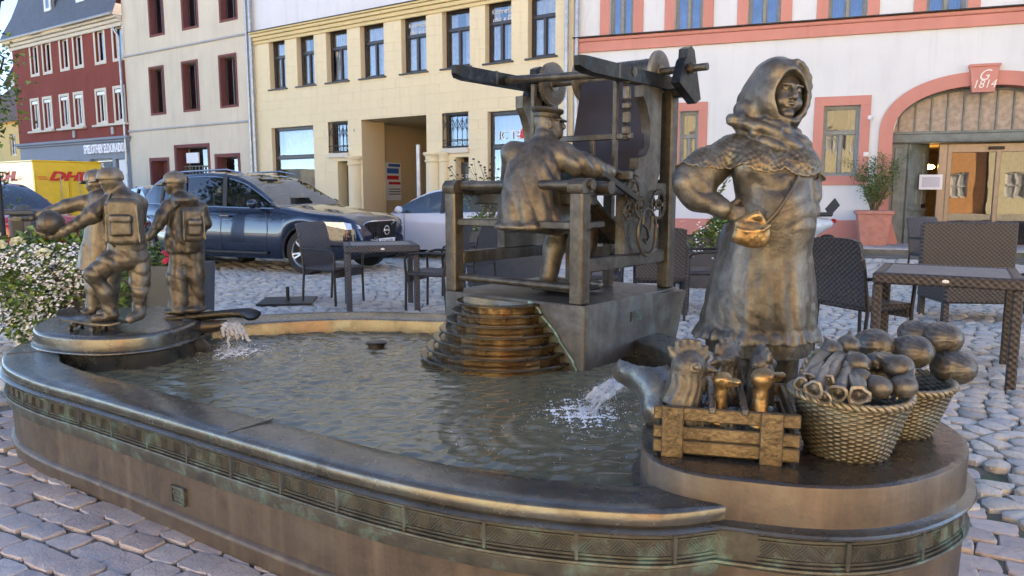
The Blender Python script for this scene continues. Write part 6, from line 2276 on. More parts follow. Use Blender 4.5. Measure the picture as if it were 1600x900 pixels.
def face(S, h, fwd, r=.055):
    f = Vector(fwd).normalized(); sd = Vector((-f.y, f.x, 0)); up = Vector((0, 0, 1))
    P_ = lambda a, b, c: np.array(Vector(h) + f * a * r + sd * b * r + up * c * r)
    S.ell(P_(0, 0, .15), (r * .98, r * .95, r * 1.12), .012)
    S.ell(P_(.25, 0, -.5), (r * .72, r * .70, r * .62), .018)
    S.ell(P_(.70, 0, -.88), (r * .25,) * 3, .014)
    S.cap(P_(.90, 0, .12), P_(1.12, 0, -.22), r * .11, r * .16, .012)
    for q in (-1, 1):
        S.ell(P_(.86, q * .36, .12), (r * .20, r * .17, r * .13), .008, cut=True)
        S.ell(P_(.74, q * .36, .10), (r * .16,) * 3, .004)
        S.cap(P_(.92, q * .18, .34), P_(.78, q * .6, .32), r * .06, r * .05, .008)
        S.ell(P_(.62, q * .42, -.35), (r * .3, r * .26, r * .28), .015)
        S.ell(P_(-.05, q * .97, -.05), (r * .2, r * .10, r * .3), .006)
    S.cap(P_(.92, -.24, -.55), P_(.92, .24, -.55), r * .05, r * .05, .006)
    S.cap(P_(.97, -.22, -.62), P_(.97, .22, -.62), r * .025, r * .025, .003, cut=True)
    S.cap(P_(-.05, 0, -.6), P_(-.1, 0, -1.5), r * .55, r * .6, .015)
def cap_hat(e, h, fwd, r=.066, back=False, mat='bz_statue', tilt=0):
    f = Vector(fwd).normalized()
    T = Matrix.Translation(Vector(h)) @ Matrix.Rotation(math.atan2(f.y, f.x), 4, 'Z') @ Matrix.Rotation(tilt, 4, 'Y')
    m = MB()
    m.lathe([(r * 1.0, -.004), (r * 1.05, .0), (r * 1.04, r * .28), (r * .92, r * .66), (r * .62, r * .92), (r * .25, r * 1.03), (.0, r * 1.06)], 28, T=T)
    m.ball((0, 0, r * 1.07), (.006, .006, .004), 6, T=T)
    for k in range(6):
        a = PI / 3 * k
        m.tube([(r * 1.055 * math.cos(a), r * 1.055 * math.sin(a), 0), (r * 1.05 * math.cos(a), r * 1.05 * math.sin(a), r * .28), (r * .93 * math.cos(a), r * .93 * math.sin(a), r * .66), (r * .63 * math.cos(a), r * .63 * math.sin(a), r * .925), (0, 0, r * 1.07)], .0018, 4, T=T)
    P = []
    for k in range(15):
        a = R(-62 + 124 * k / 14)
        r1 = r * (1.02 + .72 * max(0, math.cos(a * 1.35)) ** .5)
        dz = -.016 * math.cos(a)
        P.append([(r * .98 * math.cos(a), r * .98 * math.sin(a), .006), (r1 * math.cos(a), r1 * math.sin(a), .002 + dz), (r1 * math.cos(a), r1 * math.sin(a), -.003 + dz), (r * .98 * math.cos(a), r * .98 * math.sin(a), -.001)])
    m.grid(P, closed_u=True, T=T)
    return U(m, 'baseball_cap', mat, e, 45)
# --- boy on the skateboard holding a ball
YB = 4.08
B_ = lambda px, py, dy=0: np.array(at_y(px, py, YB)) + np.array((0, dy, 0))
e1 = empty('schoolboy_statue', (at_y(195, 480, YB).x, YB, BZ), 0, 'bronze schoolboy with square satchel stepping on the skateboard and holding a ball', 'statue')
S = Sculpt((B_(85, 400)[0], YB - .32, BZ - .02), (B_(260, 400)[0], YB + .28, 1.46), .0056)
S.loft([(B_(196, 405)[2], B_(198, 405)[0], YB, .090, .080), (B_(196, 385)[2], B_(198, 385)[0], YB, .098, .085), (B_(196, 350)[2], B_(198, 350)[0], YB, .090, .080), (B_(196, 320)[2], B_(197, 320)[0], YB, .096, .075), (B_(196, 306)[2], B_(196, 306)[0], YB, .085, .07), (B_(196, 297)[2], B_(192, 297)[0], YB, .04, .04)], .02,
       lambda th, Z: 1 + .02 * np.sin(th * 11 + Z * 40))
S.chain([B_(192, 300), B_(182, 285, -.01)], [0.0334, 0.0317], .02)
hb = B_(176, 284, -.02)
face(S, hb, (-.75, .66, 0), .055)
S.chain([B_(172, 318, -.03), B_(158, 335, -.08), B_(142, 348, -.12)], [0.0458, 0.0440, 0.0317], .02)      # near arm
S.chain([B_(142, 348, -.12), B_(122, 360, -.14), B_(105, 366, -.14)], [0.0299, 0.0282, 0.0211], .01)
S.chain([B_(215, 318, .03), B_(200, 345, .12), B_(172, 350, .16)], [0.0396, 0.0352, 0.0282], .02)
# legs: bent one on the board, straight one behind
S.chain([B_(207, 402, -.01), B_(180, 410, -.06), B_(161, 426, -.09)], [.060, .060, .050], .012)
S.chain([B_(160, 426, -.09), B_(172, 455, -.05), B_(176, 478, -.03)], [0.0405, 0.0422, 0.0317], .02)
S.chain([B_(176, 478, -.03), B_(178, 490, -.03)], [0.0352, 0.0299], .008)
S.chain([B_(180, 492, -.02), B_(160, 495, -.07)], [0.0299, 0.0229], .012)
S.chain([B_(214, 402, .02), B_(216, 425, .02), B_(216, 441, .02)], [.058, .054, .055], .010)
S.chain([B_(215, 440, .0), B_(219, 455, .0), B_(215, 480, .02)], [0.0387, 0.0405, 0.0299], .008)
S.chain([B_(215, 478, .02), B_(217, 486, .0)], [0.0352, 0.0317], .006)
S.chain([B_(218, 492, -.0), B_(212, 496, -.06)], [0.0299, 0.0246], .012)
def dsp(x, y, z):
    return .0018 * nz(x, y, z, 26, 7) + .0028 * fo(z * 90 + x * 60 + 3 * np.sin(y * 30)) * ((z < 1.0) & (z > .62)) + np.where((x < B_(170, 300)[0]) & (z > 1.05) & (z < 1.26), .0024 * fo(x * 140 + z * 60), 0)
S.disp(dsp)
S.obj('body', 'bz_statue', e1, 1)
cap_hat(e1, hb + np.array((.0, 0, .014)), (-.9, .1, .0), .064, tilt=-.0)
backpack(e1, B_(213, 345, -.12), (.085, .050, .125), R(8), mat='bz_statue')
U(MB().tube([tuple(B_(x, y, -.085)) for x, y in ((187, 303), (178, 320), (176, 345), (184, 372), (192, 384))], .008, 6), 'satchel_strap', 'bz_dark', e1, 60)
bl = B_(106, 347, -.15)
m = MB().ball(bl, .066, 20)
for k in range(3):
    ax = Matrix.Translation(Vector(bl)) @ Matrix.Rotation(k * PI / 3 + .4, 4, 'X') @ Matrix.Rotation(k * .9, 4, 'Y')
    m.tube([(.0665 * math.cos(t), .0665 * math.sin(t), .0) for t in np.linspace(0, 2 * PI, 25)[:-1]], .0022, 4, closed=True, T=ax)
bo = U(m, 'ball', 'bz_dark', None if False else FT, 60)
bo.parent = None; bo.location = (0, 0, 0)
props(bo, 'bronze football held in the hand of the skateboarding boy', 'ball')
hand(e1, B_(106, 366, -.14), (-1, -.05, .12), (0, 0, -1), .10, .45, mirror=1, res=.0028)
# --- skateboard under his foot
sk = empty('skateboard', B_(150, 492, -.04), 0, 'bronze skateboard with one tail curled up under the schoolboy', 'skateboard')
pts = [(100, 484, .02), (106, 491, .0), (118, 496, -.02), (140, 498, -.04), (165, 500, -.06), (188, 501, -.08), (200, 501, -.09), (208, 499, -.09)]
P = []
for i, (x, y, dy) in enumerate(pts):
    c = B_(x, y - 1, dy)
    w = (.045, .068, .075, .075, .075, .072, .06, .03)[i]
    P.append([(c[0] + w * .35 * q, c[1] + w * q, c[2] + .003 * abs(q)) for q in np.linspace(-1, 1, 7)])
m = MB().grid(P).grid([[(a, b, c - .010) for a, b, c in r_] for r_ in P], flip=True)
for s_ in (0, -1): m.grid([[r_[s_] for r_ in P], [(r_[s_][0], r_[s_][1], r_[s_][2] - .010) for r_ in P]], flip=s_ == 0)
for r_ in (P[0], P[-1]): m.grid([r_, [(a, b, c - .010) for a, b, c in r_]])
U(m, 'deck', 'bz_rim', sk, 50)
for (x, y, dy) in ((124, 502, -.09), (126, 500, .0), (167, 508, -.14), (170, 505, -.04)):
    c = B_(x, y, dy)
    c[2] = BZ + .013
    U(MB().tube([(c[0] - .004, c[1] - .010, c[2]), (c[0] + .004, c[1] + .010, c[2])], .0135, 12), 'wheel', 'bz_dark', sk)
for (x, dy) in ((125, -.045), (168, -.09)):
    c = B_(x, 500, dy); U(MB().box((c[0], c[1], BZ + .024), (.022, .08, .022), rz=.35, b=.003), 'truck', 'bz_dark', sk)
# --- boy behind, arm stretched out
YB2 = 4.42
B2 = lambda px, py, dy=0: np.array(at_y(px - 9, py, YB2)) + np.array((0, dy, 0))
e2 = empty('schoolboy_statue', (at_y(168, 480, YB2).x, YB2, BZ), 0, 'bronze child in a long coat standing behind the skateboarder, one arm stretched out', 'statue')
S = Sculpt((B2(85, 400)[0], YB2 - .28, BZ - .02), (B2(225, 400)[0], YB2 + .28, 1.49), .0058)
S.loft([(B2(165, 420)[2], B2(163, 420)[0], YB2, .118, .10), (B2(165, 390)[2], B2(166, 390)[0], YB2, .110, .095), (B2(165, 360)[2], B2(170, 360)[0], YB2, .10, .09), (B2(165, 325)[2], B2(170, 325)[0], YB2, .105, .085), (B2(165, 305)[2], B2(170, 305)[0], YB2, .085, .07), (B2(165, 297)[2], B2(169, 297)[0], YB2, .04, .04)], .02,
       lambda th, Z: 1 + .025 * np.sin(th * 8 + Z * 8) * np.clip((1.2 - Z) * 4, 0, 1))
h2 = B2(160, 287)
S.chain([B2(167, 303), h2], [0.0352, 0.0317], .02)
face(S, h2, (-.9, .3, 0), .056)
S.chain([B2(146, 316, -.03), B2(122, 322, -.05), B2(98, 330, -.06)], [0.0440, 0.0387, 0.0299], .02)
S.chain([B2(98, 330, -.06), B2(76, 337, -.07), B2(66, 342, -.07)], [0.0299, 0.0264, 0.0194], .01)
S.chain([B2(192, 316), B2(200, 345, -.02), B2(190, 370, -.05)], [0.0422, 0.0387, 0.0299], .02)
for q, px in ((-1, 158), (1, 182)):
    S.chain([B2(px + 2, 420), B2(px, 450), B2(px - 2, 478)], [0.0546, 0.0493, 0.0458], .02)
    S.chain([B2(px, 484, .0), B2(px - 8, 487, -.05)], [0.0317, 0.0246], .015)
S.disp(lambda x, y, z: .002 * nz(x, y, z, 24, 9) + .0034 * fo(x * 80 + 3 * np.sin(z * 12)) * (z < 1.0))
S.obj('body', 'bz_statue', e2, 1)
cap_hat(e2, h2 + np.array((0, 0, .016)), (-.8, .6, 0), .064)
hand(e2, B2(68, 341, -.07), (-1, 0, -.15), (0, 0, -1), .11, .15, mirror=1, res=.0028)
# --- third boy with a hood and rucksack, at the right
YB3 = 4.50
B3 = lambda px, py, dy=0: np.array(at_y(px, py, YB3)) + np.array((0, dy, 0))
e3 = empty('schoolboy_statue', (at_y(292, 480, YB3).x, YB3, BZ), 0, 'bronze boy in baggy trousers, cap and rucksack, standing apart on the right', 'statue')
S = Sculpt((B3(235, 400)[0], YB3 - .28, BZ - .02), (B3(335, 400)[0], YB3 + .26, 1.50), .0056)
S.loft([(B3(290, 392)[2], B3(288, 392)[0], YB3, .098, .09), (B3(290, 375)[2], B3(288, 375)[0], YB3, .110, .095), (B3(290, 345)[2], B3(289, 345)[0], YB3, .100, .085), (B3(290, 322)[2], B3(288, 322)[0], YB3, .092, .08), (B3(290, 308)[2], B3(286, 308)[0], YB3, .07, .065), (B3(290, 300)[2], B3(284, 300)[0], YB3, .04, .04)], .02,
       lambda th, Z: 1 + .03 * np.sin(th * 9 + Z * 30) * (Z < 1.12))
h3 = B3(273, 289)
S.chain([B3(281, 308), h3], [0.0352, 0.0317], .02)
face(S, h3, (-.92, .35, 0), .055)
S.ell(B3(295, 312, -.03), (.062, .075, .035), .03)     # hood
S.chain([B3(268, 322, -.04), B3(262, 338, -.07), B3(257, 352, -.09)], [0.0422, 0.0387, 0.0334], .02)
S.chain([B3(257, 352, -.09), B3(248, 366, -.11), B3(243, 372, -.12)], [0.0299, 0.0246, 0.0194], .01)
S.chain([B3(312, 325, .03), B3(316, 350, .05), B3(300, 368, .1)], [0.0370, 0.0334, 0.0264], .02)
S.chain([B3(283, 390, -.01), B3(281, 430, -.02), B3(283, 478, -.03)], [0.0616, 0.0598, 0.0581], .025)
S.chain([B3(300, 390, .02), B3(304, 430, .02), B3(306, 478, .02)], [0.0598, 0.0528, 0.0458], .02)
S.ell(B3(280, 484, -.03), (.078, .07, .018), .02); S.ell(B3(304, 484, .01), (.06, .06, .018), .02)
S.disp(lambda x, y, z: .002 * nz(x, y, z, 24, 12) + np.where(z < 1.08, .0036 * fo(x * 75 + 4 * np.sin(z * 9) + y * 20) + .0016 * fo(z * 80 + x * 50), 0))
S.obj('body', 'bz_statue', e3, 1)
cap_hat(e3, h3 + np.array((.004, 0, .014)), (-1, .15, 0), .066)
backpack(e3, B3(309, 350, -.08), (.060, .058, .105), R(35))
U(MB().tube([tuple(B3(x, y, -.09)) for x, y in ((290, 318), (278, 330), (274, 350), (284, 372), (298, 380))], .007, 6), 'strap', 'bz_dark', e3, 60)
hand(e3, B3(244, 371, -.12), (-.5, -.2, -1), (0, 1, 0), .10, .35, mirror=1, res=.0028)
# ============================================================ FISH-LIKE SPOUT beside the crate
S = Sculpt((.28, 2.2, .33), (.80, 3.1, .72), .0075)
spn = [(at_y(970, 586, 2.62), .040), (at_y(990, 580, 2.58), .062), (at_y(1012, 585, 2.52), .066), (at_y(1030, 606, 2.46), .066), (at_y(1036, 640, 2.42), .075)]
for (a, ra), (b, rb) in zip(spn, spn[1:]): S.cap(a, b, ra, rb, .03)
S.cap(at_y(952, 596, 2.62), at_y(985, 596, 2.58), .028, .032, .012, cut=True)
S.disp(lambda x, y, z: .003 * nz(x, y, z, 18, 3))
o = S.obj('curved_spout', 'bz_spout', FT, 2)
# ============================================================ POULTRY CRATE AND BASKETS on the market pedestal
CR0, CR1 = Vector((.425, 2.10, PZ)), Vector((.800, 2.005, PZ))
cu = (CR1 - CR0).normalized(); cv = Vector((-cu.y, cu.x, 0)); CL = (CR1 - CR0).length; CD = .37; CH = .150
TC = Matrix(((cu.x, cv.x, 0, CR0.x), (cu.y, cv.y, 0, CR0.y), (0, 0, 1, PZ), (0, 0, 0, 1)))
ct = empty('poultry_crate', TC @ Vector((CL / 2, CD / 2, 0)), 0, 'slatted bronze crate with crossbars holding hens and ducks, at the front of the round pedestal', 'crate')
def CB(name, c, d, mat='bz_crate', b=.003):
    return U(MB().box(c, d, b=b, T=TC), name, mat, ct, 30)
for z, h in ((.027, .040), (.070, .038), (.126, .040)):
    CB('slat', (CL / 2, .010, z + .002), (CL + .02, .014, h))
    CB('slat', (CL / 2, CD - .010, z + .002), (CL + .02, .014, h))
for z, h in ((.027, .034), (.070, .034), (.122, .040)):
    CB('slat', (CL - .008, CD / 2, z + .004), (.014, CD - .03, h)); CB('slat', (.008, CD / 2, z + .004), (.014, CD - .03, h))
for x in (.045, CL - .068):
    CB('batten', (x, -.004, CH / 2), (.062, .014, CH + .004))
for x in (.155, .245): CB('divider', (x, CD / 2 - .02, CH - .002), (.020, CD - .02, .020), 'bz_rim')
CB('crate_floor', (CL / 2, CD / 2, .012), (CL - .02, CD - .02, .016), 'bz_dark')
U(MB().box((CL / 2, CD / 2, .05), (CL - .03, CD - .03, .07), b=.01, T=TC), 'lining', 'bz_rim', ct, 30)
nails = MB()
for x in (.03, .06, CL - .085, CL - .052):
    for z in (.03, .075, .128): nails.ball(TC @ Vector((x, -.012, z)), .0028, 6, m=4)
props(U(nails, 'nails', 'bz_dark', ct), kind='stuff')
def bird(name, label, px, py, Y, yaw, kind, s=1.0, mat='bz_statue'):
    """head and neck rising from the crate; px,py = crown of the head"""
    c = at_y(px, py, Y)
    base_z = PZ + .07
    e = empty(name, (c.x, c.y, base_z), 0, label, kind)
    f = Vector((math.cos(yaw), math.sin(yaw), 0)); sd = Vector((-f.y, f.x, 0)); u = Vector((0, 0, 1))
    r = .026 * s
    h = Vector(c) - u * r
    P_ = lambda a, b, k: np.array(h + f * a * r + sd * b * r + u * k * r)
    H = h.z - base_z
    S = Sculpt(np.array((h.x, h.y, (h.z + base_z) / 2)) - np.array((.11, .11, H / 2 + .07)), np.array((h.x, h.y, (h.z + base_z) / 2)) + np.array((.11, .11, H / 2 + .08)), .0031)
    b0 = np.array((h.x - f.x * .3 * r, h.y - f.y * .3 * r, base_z - .01))
    if kind == 'hen':
        mid = (P_(-.6, 0, -1.5) + b0) / 2
        S.chain([P_(-.1, 0, -.2), mid, b0], [r * 1.02, r * 1.25, r * 1.35], .012)
        S.ell(P_(0, 0, 0), (r * 1.05,) * 3, .01)
        S.cap(P_(.7, 0, -.05), P_(1.75, 0, -.35), r * .44, r * .08, .006)
        S.cap(P_(.8, 0, -.45), P_(1.45, 0, -.62), r * .20, r * .07, .004)
        for q in (-1, 1):
            S.ell(P_(.35, q * .86, .12), (r * .36, r * .34, r * .34), .004)
            S.ell(P_(.38, q * 1.12, .12), (r * .24,) * 3, .002, cut=True)
            S.ell(P_(.40, q * 1.0, .12), (r * .18,) * 3, .002)
            S.ell(P_(.75, q * .35, -1.0), (r * .30, r * .16, r * .52), .004)
        n = 6
        for k in range(n):
            t = k / (n - 1)
            a = P_(.9 - 1.9 * t, 0, .65 + .5 * math.sin(PI * t))
            b = P_(1.0 - 2.4 * t, 0, 1.35 + .75 * math.sin(PI * (t * .9 + .1)))
            S.cap(a, a * .45 + b * .55, r * .24, r * .17, .012)
            S.cap(P_(.8 - 1.8 * t, 0, .7), a, r * .24, r * .24, .012)
        S.disp(lambda x, y, z: np.where(z < h.z - r * .5, .0013 * np.sin(np.arctan2(y - h.y, x - h.x) * 13 + 3 * np.sin(z * 40) + z * 25), 0))
    else:
        mid = (P_(-.3, 0, -1.2) + b0) / 2
        S.chain([P_(-.1, 0, -.2), P_(-.15, 0, -1.5), mid, b0], [r * .85, r * .62, r * .85, r * 1.25], .010)
        S.ell(P_(0, 0, 0), (r * 1.15, r * .95, r * .95), .01)
        S.cap(P_(.7, 0, .0), P_(2.0, 0, .15), r * .42, r * .30, .008)
        S.ell(P_(2.0, 0, .10), (r * .45, r * .42, r * .16), .006)
        S.cap(P_(.8, 0, -.45), P_(1.85, 0, -.25), r * .26, r * .20, .004)
        S.cap(P_(1.1, -.6, -.18), P_(2.4, 0, .02), r * .05, r * .04, .003, cut=True)
        for q in (-1, 1):
            S.ell(P_(.35, q * .80, .25), (r * .24,) * 3, .003)
        S.disp(lambda x, y, z: .0008 * nz(x, y, z, 80, 2))
    S.obj('head', mat, e, 1)
    return e
bird('hen_figure', 'largest bronze hen with flat comb and long ruffled neck, at the left of the crate', 1078, 546, 2.17, R(-12), 'hen', 1.85)
bird('hen_figure', 'bronze hen with upright comb in the back middle of the crate, facing left', 1136, 542, 2.36, R(200), 'hen', 1.5)
bird('hen_figure', 'bronze hen with tall pointed comb at the back right, behind the open-billed duck', 1192, 552, 2.30, R(-75), 'hen', 1.4)
bird('duck_figure', 'small bronze duck looking down between the two crossbars of the crate', 1130, 580, 2.14, R(-50), 'duck', 1.0, 'bz_gold')
bird('duck_figure', 'golden bronze duck raising its bill to the right at the front right of the crate', 1193, 574, 2.12, R(15), 'duck', 1.2, 'bz_gold')
fe = MB()
for k in range(26):
    p = TC @ Vector((random.uniform(.04, CL - .04), random.uniform(.08, CD - .06), .085 + random.uniform(0, .012)))
    fe.ball(p, (random.uniform(.02, .04), random.uniform(.02, .035), .018), 8, m=5)
props(U(fe, 'feathered_backs', 'bz_rim', ct), kind='stuff')

def basket(name, label, c, r0, r1, h, mat='bz_basket', handle=None):
    e = empty(name, c, 0, label, 'basket', 'bronze wicker baskets on the pedestal')
    rows = int(h / .0066)
    n = 46
    cc = Vector(c)
    m = MB()
    P = []
    for j in range(rows * 3 + 1):
        t = j / (rows * 3)
        z = h * t
        r = (r0 + (r1 - r0) * (t ** .8)) * (1 + .01 * math.sin(t * 5))
        row = []
        for k in range(n * 4):
            a = 2 * PI * k / (n * 4)
            row_i = int(j / 3)
            wv_ = math.cos(a * n / 2 + PI * row_i)
            bulge = math.sin(PI * ((j % 3) + .5) / 3)
            rr = r + .0024 * wv_ * bulge + .0015 * bulge + .006 * math.sin(a * 3 + t * 4) * t
            row.append((cc.x + rr * math.cos(a), cc.y + rr * math.sin(a), cc.z + z + .004 * math.sin(a * 2 + 1) * t))
        P.append(row)
    m.grid(P, closed_u=True)
    U(m, 'woven_side', mat, e, 0).data.shade_smooth()
    m = MB()
    for q in (0, PI):
        m.tube([(cc.x + (r1 + .003 + .006 * math.sin(a * 24 + q)) * math.cos(a), cc.y + (r1 + .003 + .006 * math.sin(a * 24 + q)) * math.sin(a), cc.z + h + .004 * math.sin(a * 2 + 1) + .007 * math.cos(a * 24 + q)) for a in np.linspace(0, 2 * PI, 193)[:-1]], .0065, 6, closed=True)
    U(m, 'plaited_rim', mat, e, 60)
    m = MB(); m.lathe([(0, h * .7), (r1 * .93, h * .72)], 28, cc); m.lathe([(0, .002), (r0, .002)], 28, cc)
    U(m, 'basket_floor', 'bz_dark', e)
    if handle:
        for hp in handle:
            m = MB()
            for q in (0, PI):
                pts = [Vector(p) for p in [Vector(v) for v in spline([tuple(v) for v in hp], 12)]]
                m.tube([p + Vector((.006 * math.cos(i * 1.1 + q), .004 * math.sin(i * .7 + q), .006 * math.sin(i * 1.1 + q))) for i, p in enumerate(pts)], .0085, 6)
            U(m, 'twisted_handle', mat, e, 60)
    return e
bc1 = Vector((1.003, 2.14, PZ)); bc2 = Vector((1.245, 2.335, PZ))
basket('wicker_basket', 'front bronze wicker basket filled with leeks and onions', bc1, .112, .162, .178,
       handle=[[bc1 + Vector((.155, -.03, .19)), bc1 + Vector((.175, .02, .235)), bc1 + Vector((.15, .08, .27)), bc1 + Vector((.10, .12, .25)), bc1 + Vector((.08, .13, .2))],
               [bc1 + Vector((-.10, .12, .20)), bc1 + Vector((-.06, .135, .26)), bc1 + Vector((.0, .14, .275)), bc1 + Vector((.05, .15, .2))]])
basket('wicker_basket', 'rear bronze wicker basket piled high with cabbages', bc2, .105, .160, .165)
def cabbage(px, py, Y, r, label, sq=.85):
    c = np.array(at_y(px, py, Y))
    e = empty('cabbage_figure', c - np.array((0, 0, r * sq)), 0, label, 'cabbage', 'bronze cabbages in the rear basket')
    S = Sculpt(c - r * 1.35, c + r * 1.35, max(.0035, r / 18))
    S.ell(c, (r, r, r * sq), .01)
    for k in range(5):
        a = k * 1.35 + px
        rt = Matrix.Rotation(a, 3, 'Z') @ Matrix.Rotation(.9, 3, 'X')
        S.ell(c + np.array((math.cos(a) * r * .22, math.sin(a) * r * .22, -r * .02)), (r * .90, r * .84, r * sq * .93), .002, rt)
    def rid(x, y, z):
        a = np.arctan2(z - c[2], x - c[0] + .4 * (y - c[1]))
        return -.030 * r * np.exp(-(np.sin(2.5 * a + px + 1.2 * np.sin((y - c[1]) / r * 2)) / .10) ** 2) + .012 * r * np.sin(22 * a + 4 * np.sin((y - c[1]) / r * 3)) + .02 * r * nz(x, y, z, 3 / r, px, 2)
    S.disp(rid)
    S.obj('leaf_head', 'bz_veg', e, 1)
cabbage(1490, 574, 2.36, .064, 'bronze cabbage at the right edge of the rear basket')
cabbage(1425, 548, 2.36, .062, 'bronze cabbage in the middle of the rear basket, leaf curling over')
cabbage(1470, 528, 2.44, .062, 'topmost bronze cabbage with green verdigris patch')
cabbage(1432, 522, 2.50, .056, 'bronze cabbage at the very back of the rear basket')
cabbage(1366, 537, 2.40, .058, 'veined bronze cabbage behind the onions of the front basket')
def onion(px, py, Y, r, label, yaw=0, pitch=0):
    c = np.array(at_y(px, py, Y))
    e = empty('onion_figure', c - np.array((0, 0, r)), 0, label, 'onion', 'bronze onions in the front basket')
    S = Sculpt(c - r * 2, c + r * 2, r / 12)
    d = np.array((math.cos(yaw) * math.cos(pitch), math.sin(yaw) * math.cos(pitch), math.sin(pitch)))
    S.ell(c, (r, r, r * .9), .004)
    S.cap(c + d * r * .8, c + d * r * 1.55, r * .35, r * .12, r * .35)
    S.cap(c - d * r * .95, c - d * r * 1.1, r * .12, r * .1, r * .1)
    S.disp(lambda x, y, z: .0009 * np.sin(nz(x, y, z, 30, px, 1) * 6))
    S.obj('bulb', 'bz_veg', e, 1)
onion(1373, 605, 2.02, .036, 'bronze onion at the front left of the pair above the basket rim', 2.2, .6)
onion(1412, 604, 2.03, .037, 'bronze onion at the front right of the pair above the basket rim', .4, .9)
onion(1405, 575, 2.10, .043, 'large bronze onion just behind the front pair', 2.6, .5)
onion(1340, 568, 2.12, .036, 'bronze onion in the middle beside the leek stalks', 2.0, .2)
onion(1370, 566, 2.18, .034, 'small bronze onion behind the large one', 1.2, .3)
onion(1325, 540, 2.26, .036, 'bronze onion at the back left of the basket', 1.0, .8)
onion(1300, 546, 2.24, .032, 'bronze onion at the far left behind the leeks', 2.0, .8)
onion(1345, 590, 2.06, .030, 'small bronze onion under the leek bunch', 3.0, .2)
def leek(i, a, b, r, label):
    a, b = Vector(a), Vector(b)
    e = empty('leek_figure', a, 0, label, 'leek', 'bronze leeks in the front basket')
    m = MB()
    n = 14
    d = (b - a)
    mid = Vector((random.uniform(-.006, .006), 0, .012))
    pts = []
    rs = []
    for k in range(n):
        t = k / (n - 1)
        pts.append(a.lerp(b, t) + mid * math.sin(PI * t))
        rs.append(r * (.82 + .25 * t + .14 * abs(math.sin(t * 9 + i))))
    N = 14
    P = []
    up = None
    for k, p in enumerate(pts):
        t_ = (pts[min(k + 1, n - 1)] - pts[max(k - 1, 0)]).normalized()
        x = Vector((0, 0, 1)).cross(t_).normalized(); y = t_.cross(x)
        row = []
        for q in range(N):
            an = 2 * PI * q / N
            rr = rs[k] * (1 + .10 * math.sin(an * 3 + k * .25 + i) + .06 * math.sin(an * 7 + i))
            row.append(p + (x * math.cos(an) + y * math.sin(an)) * rr)
        P.append(row)
    # rolled open end
    last = P[-1]; c = pts[-1]
    P.append([c + (v - c) * 1.18 - d.normalized() * .002 for v in last])
    P.append([c + (v - c) * .92 + d.normalized() * .003 for v in last])
    P.append([c + (v - c) * .62 - d.normalized() * .006 for v in last])
    P.append([c + (v - c) * .30 - d.normalized() * .004 for v in last])
    P.append([c + (v - c) * .05 + d.normalized() * .0 for v in last])
    m.grid(P, closed_u=True)
    m.add(P[0], [tuple(range(N))])
    U(m, 'stalk', 'bz_veg', e, 60)
lk = [((1300, 556, 2.26), (1262, 604, 2.02), .016), ((1318, 560, 2.24), (1281, 612, 1.99), .019), ((1330, 566, 2.22), (1300, 600, 2.03), .017),
      ((1342, 574, 2.20), (1318, 618, 2.00), .019), ((1290, 575, 2.2), (1274, 596, 2.03), .015), ((1335, 590, 2.12), (1352, 622, 1.985), .021),
      ((1310, 590, 2.14), (1297, 625, 1.99), .015), ((1338, 556, 2.28), (1328, 590, 2.10), .016)]
ll = ['leftmost', 'long second', 'middle', 'thick fourth', 'short outer', 'wide rolled lowest', 'thin lower', 'rear']
for i, (a, b, r) in enumerate(lk):
    leek(i, at_y(a[0] - 4, a[1] - 6, a[2]), at_y(b[0] - 10, b[1] - 3, b[2] - .03), r * 1.05, f'{ll[i]} bronze leek stalk sloping to the left over the front basket rim')
# ============================================================ WICKER CAFE FURNITURE
def m_wicker(name, col, sc_=1.0):
    t = NT(name)
    mp = t.N('Mapping'); t.L(t.co.outputs['Object'], mp.inputs[0])
    sep = t.N('SeparateXYZ'); t.L(mp.outputs[0], sep.inputs[0])
    hor = t.math('ADD', sep.outputs[0], sep.outputs[1])
    k = 150 / sc_
    a = t.math('SINE', t.math('MULTIPLY', hor, k))
    row = t.math('MULTIPLY', sep.outputs[2], 170 / sc_)
    r2 = t.math('SINE', row)
    w = t.math('MULTIPLY', a, r2)
    base = t.ramp(t.math('ADD', t.math('MULTIPLY', w, .5), .5), [(.2, tuple(c * .3 for c in col)), (.75, col), (1, tuple(min(1, c * 1.6) for c in col))])
    t.set(Base_Color=t.mix(t.math('MULTIPLY', t.noise(4, 4), .25), base, tuple(c * 1.8 for c in col)), Roughness=.5)
    t.bump(w, .8, .003)
    return t.m
MAT['wicker'] = m_wicker('dark_grey_wicker', (.055, .054, .06))
MAT['wicker_b'] = m_wicker('dark_brown_wicker', (.055, .046, .042), 1.15)
MAT['tubing'] = simple('black_powder_coat', (.022, .022, .026), .4, .2, .1)
MAT['slat_top'] = simple('grey_composite_slat', (.20, .19, .175), .55, 0, .2, scale=20, bump=.3)
MAT['cushion'] = simple('grey_seat_cushion', (.12, .135, .15), .8, 0, .15)
